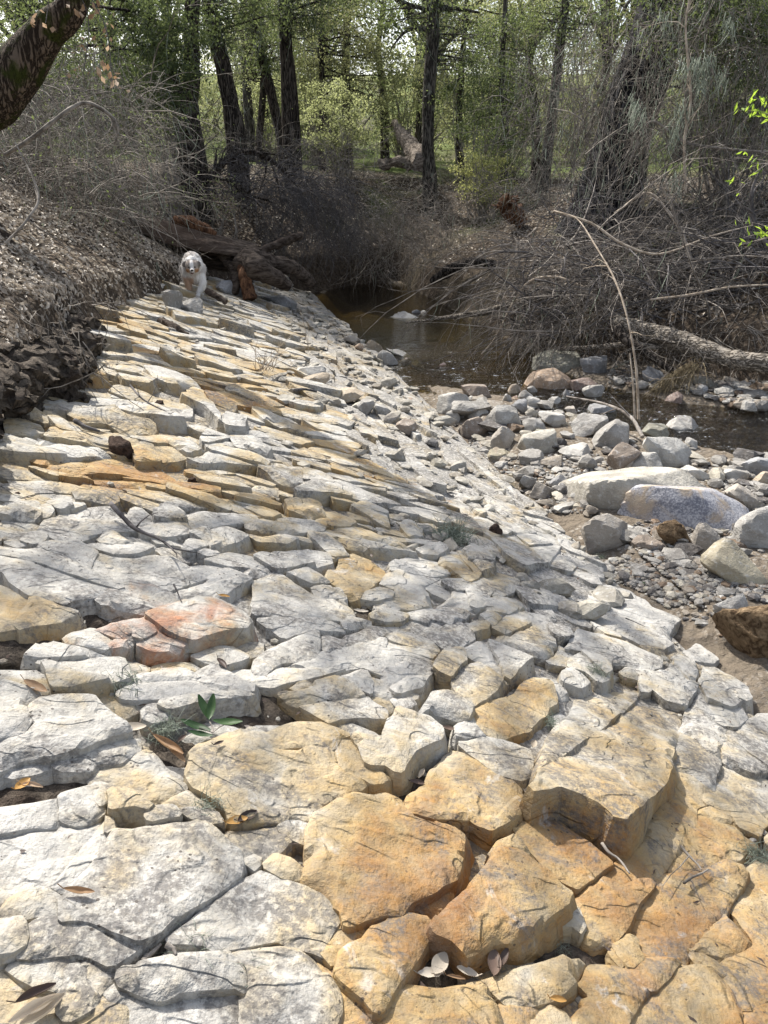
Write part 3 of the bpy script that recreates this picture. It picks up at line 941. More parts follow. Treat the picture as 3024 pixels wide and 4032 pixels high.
I|400,180 470,120 550,130 660,190 620,215 500,210|12|.48|.08|.12
I|650,90 720,50 860,130 880,220 760,150|13|.32|0|.2
I|460,230 620,220 780,250 960,310 1060,380 960,360 800,350 620,330 560,290|13|.2|0|.15
I|970,230 980,200 1010,180 1090,230 1100,270 1010,290|11|.32|0|.1
I|1060,370 1120,330 1230,310 1270,370 1200,410 1100,400|12|.14|.05|.2
I|-40,180 200,170 400,180 460,210 440,250 300,260 100,230 -40,250|9|.04|0|.2
I|-30,280 60,300 200,280 290,300 200,330 30,320|10|.22|0|.2
I|350,250 470,270 560,330 610,400 520,410 440,340|11|.16|0|.25
"""
POCKETS = """
D|0,720 250,670 560,640 640,760 580,765 400,815 200,860 0,895 -60,895 -60,720
E|-280,160 0,110 160,130 280,240 480,350 300,345 150,385 80,405 0,370 -150,330
E|520,390 720,330 850,300 880,340 840,435 660,415
C|250,540 460,570 600,620 660,660 640,780 500,770 430,700 0,760 -100,800 150,690
B|1080,700 1180,560 1210,650 1310,820 1100,880 1050,860
H|-60,920 400,860 440,950 340,950 230,985 140,1070 -60,1080
H|480,740 640,700 640,780 720,840 560,850
I|640,740 700,710 800,720 760,790 640,810
A|860,770 930,640 1080,590 1160,720 930,755
D|1000,440 1250,470 1210,650 1080,620
E|940,780 1010,720 1150,620 1200,580 1140,680 1000,800 980,900
"""


def chaikin(P, a=0.045):
    Q = np.roll(P, -1, 0)
    return np.stack([P * (1 - a) + Q * a, P * a + Q * (1 - a)], 1).reshape(-1, 2)


def area2(P):
    Q = np.roll(P, -1, 0)
    return 0.5 * np.sum(P[:, 0] * Q[:, 1] - Q[:, 0] * P[:, 1])


def inside(P, poly):
    x, y = P[:, 0], P[:, 1]
    c = np.zeros(len(P), bool)
    n = len(poly)
    for i in range(n):
        x0, y0 = poly[i]
        x1, y1 = poly[(i + 1) % n]
        if y0 == y1:
            continue
        m = ((y0 > y) != (y1 > y)) & (x < (x1 - x0) * (y - y0) / (y1 - y0) + x0)
        c ^= m
    return c


def bdist(P, poly):
    A = poly
    D = np.roll(poly, -1, 0) - A
    L2 = np.maximum((D ** 2).sum(1), 1e-12)
    best = np.full(len(P), 1e9)
    for i in range(len(A)):
        t = np.clip(((P - A[i]) @ D[i]) / L2[i], 0, 1)
        e = P - A[i] - t[:, None] * D[i]
        best = np.minimum(best, (e ** 2).sum(1))
    return np.sqrt(best)


def slab_mesh(poly, zf, tint, ds, seed, bev=0.03, rough=1.0, depth=0.10, gap=-0.002, floor=None, terr=1.0, slant=0.26):
    """one piece of the rock bed: top face with chipped edges, thin flaking layers, and broken side walls"""
    P = np.asarray(poly, float)
    if area2(P) < 0:
        P = P[::-1]
    P = chaikin(P)
    Q = np.roll(P, -1, 0)
    L = np.linalg.norm(Q - P, axis=1)
    B = []
    for i in range(len(P)):
        n = max(1, int(round(L[i] / ds)))
        for k in range(n):
            B.append(P[i] + (Q[i] - P[i]) * k / n)
    B = np.array(B)
    T = np.roll(B, -1, 0) - np.roll(B, 1, 0)
    T /= np.linalg.norm(T, axis=1, keepdims=True) + 1e-9
    NO = np.c_[T[:, 1], -T[:, 0]]
    B = B + NO * (fbm(B, 9.0, 3, seed) * min(0.016, ds * 1.0) - gap)[:, None]
    lo, hi = B.min(0), B.max(0)
    g = ds * 1.15
    X, Y = np.meshgrid(np.arange(lo[0], hi[0], g), np.arange(lo[1], hi[1], g))
    I = np.c_[X.ravel(), Y.ravel()]
    if len(I):
        I = I + (_hash(np.arange(len(I)), np.full(len(I), seed), np.zeros(len(I), int), 1)[:, None] - .5) * g * 0.6 * np.array([[1, -1]])
        I = I[inside(I, B)]
    if len(I):
        I = I[bdist(I, B) > ds * 0.55]
    V2 = np.vstack([B, I]) if len(I) else B
    nb = len(B)
    vs, es, fs, *_ = mgeo.delaunay_2d_cdt([Vector(v) for v in V2], [(i, (i + 1) % nb) for i in range(nb)], [], 1, 1e-6)
    V2 = np.array([(v[0], v[1]) for v in vs])
    Fc = np.array([f for f in fs if len(f) == 3], int)
    if len(Fc) == 0:
        return None
    a, b, c = V2[Fc[:, 0]], V2[Fc[:, 1]], V2[Fc[:, 2]]
    cr = (b[:, 0] - a[:, 0]) * (c[:, 1] - a[:, 1]) - (b[:, 1] - a[:, 1]) * (c[:, 0] - a[:, 0])
    Fc[cr < 0] = Fc[cr < 0][:, ::-1]
    e = bdist(V2, B)
    S3 = np.c_[V2, np.full(len(V2), seed * 1.7)]
    size = math.sqrt(abs(area2(B)))
    bw = bev * (1.0 + 0.9 * fbm(S3, 6.0, 2, seed + 2))
    bw = np.clip(bw * np.where(fbm(S3, 4.1, 2, seed + 3) > 0.30, 3.6, 1.0), 0.004, size * 0.3)
    k = np.clip(1 - e / bw, 0, 1)
    drop = bw * (0.30 * k + 0.45 * k * k * k)
    und = fbm(S3, 2.2 / max(size, .25) ** .5, 3, seed + 11) * 0.020 * min(1.0, size * 2.2) * rough
    nn = fbm(S3 * np.array([[1.0, 1.6, 1]]), 3.2, 4, seed + 21, 0.55)
    st = nn * 5.0
    fr = st - np.floor(st)
    ter = (np.floor(st) + ss((fr - 0.80) / 0.2)) / 5.0 * 0.034 * min(1, size * 2) * terr
    fine = fbm(S3, 26, 2, seed + 31) * 0.0028 * rough
    z = zf(V2[:, 0], V2[:, 1]) - drop + und + ter + fine
    V = np.c_[V2, z]
    # boundary edges
    E = np.vstack([Fc[:, [0, 1]], Fc[:, [1, 2]], Fc[:, [2, 0]]])
    key = np.sort(E, 1)
    _, inv, cnt = np.unique(key[:, 0] * (len(V) + 1) + key[:, 1], return_inverse=True, return_counts=True)
    BE = E[cnt[inv.ravel()] == 1]
    bv = np.unique(BE)
    mp = -np.ones(len(V), int)
    mp[bv] = np.arange(len(bv))
    nrm = np.zeros((len(V), 2))
    for i0, i1 in BE:
        t = V2[i1] - V2[i0]
        nrm[i0] += (t[1], -t[0])
        nrm[i1] += (t[1], -t[0])
    nrm = nrm[bv]
    nrm /= np.linalg.norm(nrm, axis=1, keepdims=True) + 1e-9
    zt = V[bv, 2]
    zb = (rock_z(V2[bv, 0], V2[bv, 1]) if floor is None else floor) - depth
    rings = [bv]
    VV = [V]
    TT = [np.repeat(np.array([tint]), len(V), 0)]
    side = np.array(tint, float)
    off = len(V)
    for q, (fz, fo) in enumerate(((0.18, 0.0), (0.5, 0.0), (1.0, 0.0))):
        zz = zt + (zb - zt) * fz
        pts = np.c_[V2[bv], zz]
        o = fbm(np.c_[V2[bv], zz * 1.5], 14, 3, seed + 41) * 0.012 + (zt - zz) * slant * (0.75 + 0.9 * fbm(np.c_[V2[bv], zz * 0], 5.0, 2, seed + 47))
        pts[:, :2] += nrm * o[:, None]
        VV.append(pts)
        sd = side + np.array([0.20, 0.03, 0.0])
        TT.append(np.repeat(sd[None], len(bv), 0))
        rings.append(np.arange(off, off + len(bv)))
        off += len(bv)
    FF = [Fc]
    for q in range(3):
        r0 = rings[q]
        r1 = rings[q + 1]
        i0, i1 = mp[BE[:, 0]], mp[BE[:, 1]]
        FF.append(np.stack([r0[i1], r0[i0], r1[i0]], 1))
        FF.append(np.stack([r0[i1], r1[i0], r1[i1]], 1))
    return np.vstack(VV), np.vstack(FF), np.vstack(TT)


SVEC = np.array((-0.2241, 0.9746))
DVEC = np.array((0.9746, 0.2241))


def plane_fn(c, h, ts, td):
    z0 = rock_z(c[0], c[1]) + h
    gx_ = AX + ts * SVEC[0] + td * DVEC[0]
    gy_ = AY + ts * SVEC[1] + td * DVEC[1]
    return (lambda x, y: z0 + gx_ * (x - c[0]) + gy_ * (y - c[1])), (z0, gx_, gy_)


def ray_plane(px, py, c, pl):
    z0, g1, g2 = pl
    d = rdir(px, py)
    t = (CAMZ - z0 + g1 * c[0] + g2 * c[1]) / (g1 * d[0] + g2 * d[1] - d[2])
    return d[0] * t, d[1] * t


def clip_half(poly, n, d):
    out = []
    m = len(poly)
    v = poly @ n - d
    for i in range(m):
        j = (i + 1) % m
        if v[i] <= 0:
            out.append(poly[i])
        if (v[i] < 0) != (v[j] < 0) and v[i] != v[j]:
            out.append(poly[i] + (poly[j] - poly[i]) * (v[i] / (v[i] - v[j])))
    return np.array(out)


rock_bed = empty('rock_bed', (0, 4, 0.37), 'sloping bed of fractured pale and ochre sandstone beside the creek', 'rock', kind='structure')
RB0 = np.array(rock_bed.location)
slabs = []           # (screen area, mesh data)
plan_polys = []
for li, line in enumerate(SL.strip().split('\n')):
    w = line.split('|')
    pts = reg(w[0], w[1])
    h, o, r_, d_ = [float(a) for a in w[2:6]]
    h = 0.016 + h * 0.0041
    ts = float(w[6]) if len(w) > 6 else random.uniform(-0.05, 0.03)
    td = float(w[7]) if len(w) > 7 else random.uniform(-0.03, 0.05)
    cpx = np.mean(pts, 0)
    c = on_rock(cpx[0], cpx[1], h)
    zf, pl = plane_fn(c, h, ts, td)
    poly = np.array([ray_plane(a, b, c, pl) for a, b in pts])
    plan_polys.append(poly)
    dist = math.hypot(c[0], c[1])
    ds = float(np.clip(0.0085 * dist, 0.013, 0.05))
    # long fractures split many of the beds into pieces that sit a little higher or lower
    pieces = [poly]
    rs = random.Random(li * 7 + 1)
    big = w[0] in ('A', 'B', 'C', 'G', 'R8', 'E')
    for _ in range(1 if big else 2):
        nxt = []
        for pc in pieces:
            a_ = abs(area2(pc))
            if a_ > (0.05 if big else 0.022) and rs.random() < (0.25 if big else 0.5) and (o < .5 or not big) and r_ < .25:
                ang = rs.choice((0.15, 1.45, 2.2)) + rs.uniform(-.3, .3)
                nv = math.cos(ang) * SVEC + math.sin(ang) * DVEC
                m_ = pc.mean(0) + np.array((rs.uniform(-.2, .2), rs.uniform(-.2, .2))) * math.sqrt(a_)
                p1_, p2_ = clip_half(pc, nv, nv @ m_), clip_half(pc, -nv, -(nv @ m_))
                if len(p1_) > 2 and len(p2_) > 2 and min(abs(area2(p1_)), abs(area2(p2_))) > .15 * a_:
                    nxt += [p1_, p2_]
                    continue
            nxt.append(pc)
        pieces = nxt
    for k_, pc in enumerate(pieces):
        if len(pieces) > 1:
            cc_ = pc.mean(0)
            dh = rs.uniform(-.018, .008)
            zf2, _ = plane_fn(cc_, zf(cc_[0], cc_[1]) - rock_z(cc_[0], cc_[1]) + dh, ts + rs.uniform(-.04, .04), td + rs.uniform(-.04, .04))
        else:
            zf2 = zf
        sc_ = np.stack(to_px(np.c_[pc, zf2(pc[:, 0], pc[:, 1])])[:2], 1)
        slabs.append((abs(area2(sc_)), pc, zf2, (o * rs.uniform(.85, 1.15), r_, d_), ds, 100 + li + 300 * k_, dist, True))
pock = []
for line in POCKETS.strip().split('\n'):
    w = line.split('|')
    pock.append(np.array([on_rock(a, b, 0.03)[:2] for a, b in reg(w[0], w[1])]))

# colour of the rock elsewhere: read off at a few places
OC = np.array([(200, 1500, .46), (600, 1450, .38), (900, 1250, .14), (1000, 1600, .44), (1300, 1750, .42), (1250, 1450, .16), (1500, 1600, .10), (1700, 1750, .08),
               (1650, 1900, .16), (1350, 2000, .36), (700, 1900, .42), (300, 1900, .38), (500, 2100, .06), (1900, 2000, .05), (2200, 2200, .05), (2000, 2400, .10), (700, 2700, .2),
               (1400, 2900, .35), (2600, 2900, .3), (2800, 3500, .55), (2000, 3600, .6), (800, 3600, .15), (100, 3000, .1), (1000, 1200, .10), (700, 1200, .16)], float)


def ochre_at(px, py):
    w = 1 / (((OC[:, 0] - px) ** 2 + (OC[:, 1] - py) ** 2) + 120 ** 2) ** 1.5
    return float((w * OC[:, 2]).sum() / w.sum())


def fill_zone(sel, step_s, step_d, seed, blockers):
    """irregular joint blocks over the part of the bed where sel(x, y) holds; long side down dip or along strike"""
    rg = np.random.default_rng(seed)
    S0, D0 = np.meshgrid(np.arange(-2.4, 17.5, step_s), np.arange(-2.4, 3.2, step_d))
    S0 = S0.ravel() + rg.uniform(-.48, .48, S0.size) * step_s
    D0 = D0.ravel() + rg.uniform(-.48, .48, D0.size) * step_d
    kp = rg.random(S0.size) > 0.36 - 0.5 * fbm(np.c_[S0, D0], 1.3, 2, seed)
    S0, D0 = S0[kp], D0[kp]
    XY = S0[:, None] * SVEC + D0[:, None] * DVEC
    ok = sel(XY[:, 0], XY[:, 1])
    seeds = XY
    sc = np.array((1 / step_s, 1 / step_d))
    toq = lambda P: np.c_[P @ SVEC, P @ DVEC] * sc
    allp = np.vstack([seeds, blockers]) if len(blockers) else seeds
    Qa = toq(allp)
    res = []
    for i in np.nonzero(ok)[0]:
        q = Qa[i]
        d = ((Qa - q) ** 2).sum(1)
        nb = np.argpartition(d, min(26, len(d) - 1))[:26]
        poly = q + np.array([(-2, -2), (2, -2), (2, 2), (-2, 2)])
        for j in nb[np.argsort(d[nb])]:
            if j == i or d[j] < 1e-9:
                continue
            m = (Qa[j] + q) / 2
            n = Qa[j] - q
            poly = clip_half(poly, n, n @ m)
            if len(poly) < 3:
                break
        if len(poly) < 3:
            continue
        pw = poly / sc
        res.append(pw[:, 0:1] * SVEC + pw[:, 1:2] * DVEC)
    return res


blk = []
for poly in plan_polys + pock:
    lo, hi = poly.min(0), poly.max(0)
    X, Y = np.meshgrid(np.arange(lo[0], hi[0], 0.06), np.arange(lo[1], hi[1], 0.06))
    I = np.c_[X.ravel(), Y.ravel()]
    if len(I):
        I = I[inside(I, poly)]
        blk.append(I)
    blk.append(poly.mean(0)[None])
blk = np.vstack(blk)


def free(x, y):
    P = np.c_[x, y]
    m = np.ones(len(P), bool)
    for poly in plan_polys + pock:
        lo, hi = poly.min(0), poly.max(0)
        k = (P[:, 0] > lo[0]) & (P[:, 0] < hi[0]) & (P[:, 1] > lo[1]) & (P[:, 1] < hi[1]) & m
        if k.any():
            ii = np.nonzero(k)[0]
            m[ii[inside(P[ii], poly)]] = False
    return m


def inbed(x, y, a=0.0, b=0.12):
    p = edge_p(x, y) - 0.16 * (0.6 + fbm(np.c_[x, y], 2.2, 3, 66))
    return (p > a) & (p < np.interp(y, PLY, PLV) + b) & (y < 15.6)


zones = [
    (lambda x, y: inbed(x, y) & (y > 4.6) & (edge_p(x, y) > 1.25 - 0.02 * y) & free(x, y), 0.145, 0.20, 5),
    (lambda x, y: inbed(x, y) & (y > 3.0) & (y <= 4.6) & (edge_p(x, y) > .9) & free(x, y), 0.10, 0.19, 6),
    (lambda x, y: inbed(x, y) & (y > 4.0) & (edge_p(x, y) <= 1.25 - 0.02 * y) & (y > 4.6) & free(x, y), 0.42, 0.075, 7),
    (lambda x, y: inbed(x, y) & (y > 3.0) & (y <= 4.6) & (edge_p(x, y) <= .9) & free(x, y), 0.26, 0.12, 8),
    (lambda x, y: inbed(x, y) & (y <= 3.0) & (y > -2.0) & free(x, y), 0.12, 0.14, 9),
]
for zi, (sel, s1, s2, sd) in enumerate(zones):
    for ci, poly in enumerate(fill_zone(sel, s1, s2, sd, blk)):
        c = poly.mean(0)
        A = abs(area2(poly))
        if A < 0.0012:
            continue
        rg = random.Random(zi * 10000 + ci)
        h = {0: rg.uniform(.02, .055), 1: rg.uniform(.02, .06), 2: rg.uniform(.004, .055), 3: rg.uniform(.02, .05), 4: rg.uniform(.02, .045)}[zi]
        if zi == 0 and rg.random() < 0.14:
            h += rg.uniform(0.03, 0.08)
        ts = {0: -rg.uniform(-.04, .10), 1: -rg.uniform(.0, .2), 2: rg.uniform(-.09, .05), 3: rg.uniform(-.10, .03), 4: rg.uniform(-.08, .08)}[zi]
        td = {0: rg.uniform(-.10, .08), 1: rg.uniform(-.1, .08), 2: rg.uniform(-.08, .20), 3: rg.uniform(-.05, .10), 4: rg.uniform(-.08, .08)}[zi]
        zf, pl = plane_fn(c, h, ts, td)
        z = zf(c[0], c[1])
        px, py, dep = to_px(np.array((c[0], c[1], z)))
        o = ochre_at(px, py) * rg.uniform(0.35, 1.45)
        if zi in (0, 1) and rg.random() < 0.2:
            o += 0.22
        vis = (dep > 0.3) and (-100 < px < 3124) and (900 < py < 4100)
        pp = np.stack(to_px(np.c_[poly, zf(poly[:, 0], poly[:, 1])])[:2], 1) if dep > 0.3 else poly * 0
        sa = abs(area2(pp)) if vis else 0
        dist = math.hypot(c[0], c[1])
        ds = float(np.clip(0.0105 * dist, 0.02, 0.10))
        slabs.append((sa, poly, zf, (min(o, .9), 0.04 if rg.random() < .9 else .3, rg.uniform(.05, .4) + (.3 if zi == 2 else 0)), ds, 1000 + zi * 1000 + ci, dist, False))

# the unbroken rock and rubble showing between the slabs
bs = np.arange(-2.4, 17.2, 0.045)
bd = np.arange(-2.2, 2.16, 0.045)
BS, BD = np.meshgrid(bs, bd)
BX = BS * SVEC[0] + BD * DVEC[0]
BY = BS * SVEC[1] + BD * DVEC[1]
pb = np.c_[BX.ravel(), BY.ravel()]
nA = fbm(pb, 5.0, 4, 77, 0.6)
nB = fbm(pb, 2.0, 3, 78) * 4
bz = rock_z(pb[:, 0], pb[:, 1]) + 0.002 + 0.016 * nA + (np.floor(nB * 2) / 8) * 0.022
for poly in pock:
    k = inside(pb, poly)
    bz = np.where(k, bz - 0.085 * ss(bdist(pb, poly) / 0.05), bz)
okb = (edge_p(pb[:, 0], pb[:, 1]) > 0.02) & (edge_p(pb[:, 0], pb[:, 1]) < np.interp(pb[:, 1], PLY, PLV) + 0.15) & (pb[:, 1] < 15.7)
idx = np.arange(BX.size).reshape(BX.shape)
q = np.stack([idx[:-1, :-1], idx[:-1, 1:], idx[1:, 1:], idx[1:, :-1]], -1).reshape(-1, 4)
q = q[okb[q].all(1)]
used = np.unique(q)
rm = -np.ones(BX.size, int)
rm[used] = np.arange(len(used))
pxs, pys, _ = to_px(np.c_[pb, bz][used])
W_ = 1 / (((OC[None, :, 0] - pxs[:, None]) ** 2 + (OC[None, :, 1] - pys[:, None]) ** 2) + 120 ** 2) ** 1.5
oc = (W_ * OC[None, :, 2]).sum(1) / W_.sum(1)
bt = np.c_[np.clip(oc * 0.8 + 0.25 * nA[used], 0, 1), np.full(len(used), .05), 1.5 + 0.5 * nA[used]]
mk('bedrock', np.c_[pb, bz][used] - RB0, rm[q][:, ::-1], M['rock'], parent=rock_bed, attrs={'tint': bt}, sharp=35)

order = sorted(range(len(slabs)), key=lambda i: -slabs[i][0])
rest = []
n_ind = 0
TC = np.array([[*s_[1].mean(0), s_[3][0], s_[3][1]] for s_ in slabs if s_[7]])


def blend(V, T):
    """iron stains run across the joints: half of a slab's stain comes from its surroundings"""
    near = TC[np.argsort(((TC[:, :2] - V[:, :2].mean(0)) ** 2).sum(1))[:14]]
    w_ = 1 / (((V[:, None, :2] - near[None, :, :2]) ** 2).sum(2) + 0.13 ** 2) ** 1.5
    f_ = (w_[..., None] * near[None, :, 2:]).sum(1) / w_.sum(1)[:, None]
    k_ = 0.48 if ((TC[:, :2] - V[:, :2].mean(0)) ** 2).sum(1).min() < .09 else 0.15
    T = T.copy()
    T[:, :2] = T[:, :2] * (1 - k_) + f_ * k_
    return T


for rank, i in enumerate(order):
    sa, poly, zf, tint, ds, seed, dist, traced = slabs[i]
    bev = 0.009 if traced else 0.007
    res = slab_mesh(poly, zf, tint, ds, seed, bev=bev * random.uniform(.6, 1.3), rough=1.0 if traced else 0.8, depth=0.12, gap=-random.uniform(.003, .015) if traced else -0.002)
    if res is None:
        continue
    V, Fc, T = res
    T = blend(V, T)
    res = (V, Fc, T)
    if n_ind < 300:
        loc = np.array((poly[:, 0].mean(), poly[:, 1].mean(), rock_z(poly[:, 0].mean(), poly[:, 1].mean())))
        o = mk('rock_slab', V - loc, Fc, M['rock'], parent=rock_bed, attrs={'tint': T}, sharp=28)
        o.location = tuple(loc - RB0)
        n_ind += 1
    else:
        rest.append(res)
if rest:
    n = 0
    VV, FF, TT = [], [], []
    for V, Fc, T in rest:
        VV.append(V)
        FF.append(Fc + n)
        TT.append(T)
        n += len(V)
    o = mk('small_rock_slabs', np.vstack(VV) - RB0, np.vstack(FF), M['rock'], parent=rock_bed, attrs={'tint': np.vstack(TT)}, sharp=28)
    tag(o, kind='stuff')
for pi, poly in enumerate(pock):          # soil lying in the hollows between the slabs
    zf, _ = plane_fn(poly.mean(0), 0.012, 0, 0)
    res = slab_mesh(poly, zf, (0, 0, 0), 0.016, 5000 + pi, bev=0.03, rough=2.5, depth=0.08, gap=-0.02)
    if res is not None:
        V, Fc, T = res
        V[:, 2] += 0.012 * fbm(V, 28, 3, 70 + pi)
        mk('soil_patch', V - RB0, Fc, M['soil'], parent=rock_bed)
print('slabs', len(slabs), 'rest', len(rest))

# ------------------------------------------------------------------ loose stones
def ico(sub):
    bm = bmesh.new()
    bmesh.ops.create_icosphere(bm, subdivisions=sub, radius=1.0)
    V = np.array([v.co[:] for v in bm.verts])
    Fc = np.array([[v.index for v in f.verts] for f in bm.faces])
    bm.free()
    return V, Fc


ICO = {k: ico(k) for k in (1, 2, 3, 4, 5)}


def hull2(P):
    P = sorted(map(tuple, P))
    def half(Q):
        h = []
        for p in Q:
            while len(h) > 1 and (h[-1][0] - h[-2][0]) * (p[1] - h[-2][1]) - (h[-1][1] - h[-2][1]) * (p[0] - h[-2][0]) <= 0:
                h.pop()
            h.append(p)
        return h
    a, b = half(P), half(P[::-1])
    return np.array(a[:-1] + b[:-1])


COLS = {'white': (0.46, 0.45, 0.42), 'grey': (0.30, 0.29, 0.27), 'blue': (0.23, 0.245, 0.27), 'tan': (0.40, 0.31, 0.20), 'orange': (0.38, 0.24, 0.13),
        'brown': (0.19, 0.13, 0.085), 'red': (0.17, 0.085, 0.06), 'dark': (0.10, 0.095, 0.095), 'cream': (0.44, 0.41, 0.34), 'moss': (0.20, 0.20, 0.14),
        'warm': (0.33, 0.29, 0.24), 'yellow': (0.34, 0.29, 0.175)}


def ground_hit(px, py, bed='creek'):
    if bed == 'rock':
        return on_rock(px, py, 0.02)
    z = 0.04
    for _ in range(4):
        p = at_z(px, py, z)
        z = max(float(ground_z(np.array([p[0]]), np.array([p[1]]))[0]), -0.04)
        z = min(z, 0.6)
    return at_z(px, py, z)


def stone_shape(hull, base, T, seed, sub, k=12.0, rough=1.0, lean=0.65):
    """convex faceted stone whose outline towards the viewer is the traced hull (x, z); T = thickness front to back"""
    rg = np.random.default_rng(seed)
    c2 = hull.mean(0)
    n = len(hull)
    pl = []
    for i in range(n):
        a, b = hull[i], hull[(i + 1) % n]
        t = b - a
        L = np.linalg.norm(t)
        if L < 1e-5:
            continue
        nx, nz = t[1] / L, -t[0] / L
        dd = (a - c2) @ np.array((nx, nz))
        if dd <= 0:
            continue
        ny = rg.uniform(-lean, lean * 0.6)
        s = math.sqrt(1 + ny * ny)
        pl.append((nx / s, ny / s, nz / s, dd / s))
    hs = max(np.ptp(hull[:, 0]), np.ptp(hull[:, 1]))
    for sgn, m in ((-1, 4), (1, 3)):
        for _ in range(m):
            v = np.array((rg.uniform(-.75, .75), sgn * 1.0, rg.uniform(-.35, .85)))
            v /= np.linalg.norm(v)
            pl.append((*v, T * 0.5 * rg.uniform(.8, 1.1)))
    pl = np.array(pl)
    V, Fc = ICO[sub]
    q = np.maximum(V @ pl[:, :3].T, 1e-6) / pl[:, 3]
    r = (q ** k).sum(1) ** (-1 / k)
    P = V * r[:, None]
    S3 = P / max(hs, .05) + seed * 3.1
    dis = 0.040 * fbm(S3, 2.2, 3, seed) + 0.024 * fbm(S3, 7, 3, seed + 3)
    st = fbm(S3 * np.array([[1, 1, 2.2]]), 2.4, 2, seed + 7) * 5
    dis = dis + 0.018 * (np.floor(st) + ss((st - np.floor(st) - .75) / .25)) / 2
    P = P * (1 + dis * rough)[:, None]
    cen = np.array((c2[0], base[1] + T * 0.38, c2[1]))
    return P, Fc, cen


def stone(name, label, outline, color, bed='creek', T=None, group='stones of the creek bar', mat='stone', sub=None, k=60.0, cat='stone', rough=1.0, sink=0.25, parent=None):
    pts = np.array(outline, float)
    bi = pts[:, 1].max()
    cx = pts[:, 0].mean()
    base = ground_hit(cx, bi, bed)
    _, _, dep = to_px(base)
    w = np.ptp(pts[:, 0]) / FP * dep
    hgt = np.ptp(pts[:, 1]) / FP * dep
    T = T or min(max(w * 0.72, hgt * 0.8), 0.55)
    Y = base[1] + T * 0.38
    H = np.array([at_y(a, b, Y)[[0, 2]] for a, b in pts])
    H = hull2(H)
    mz = H[:, 1].min()
    H[:, 1] = np.where(H[:, 1] < mz + 0.3 * np.ptp(H[:, 1]), H[:, 1] - sink * np.ptp(H[:, 1]), H[:, 1])
    H = hull2(H)
    seed = int(abs(hash((round(pts[0, 0]), round(pts[0, 1])))) % 9973)
    seed = (int(pts[0, 0]) * 31 + int(pts[0, 1]) * 17) % 9973
    area = w * hgt
    sub = sub or (4 if w * FP / dep > 90 else 3)
    P, Fc, cen = stone_shape(H, base, T, seed, sub, k=k, rough=rough)
    col = (np.array(COLS[color]) * .66 + np.array((.345, .335, .315)) * .34) * (0.9 + 0.2 * ((seed * 7919) % 100) / 100)
    tint = np.clip(np.repeat(col[None], len(P), 0) * (1 + 0.15 * fbm(P + seed, 6, 2, seed))[:, None], 0, 1)
    loc = np.array((cen[0], cen[1], base[2]))
    o = mk(name, P + cen - loc, Fc, M[mat], attrs={'tint': tint}, sharp=24, parent=parent)
    o.location = tuple(loc if parent is None else loc - np.array(parent.location))
    if parent is None:
        tag(o, label, cat, group)
    return o


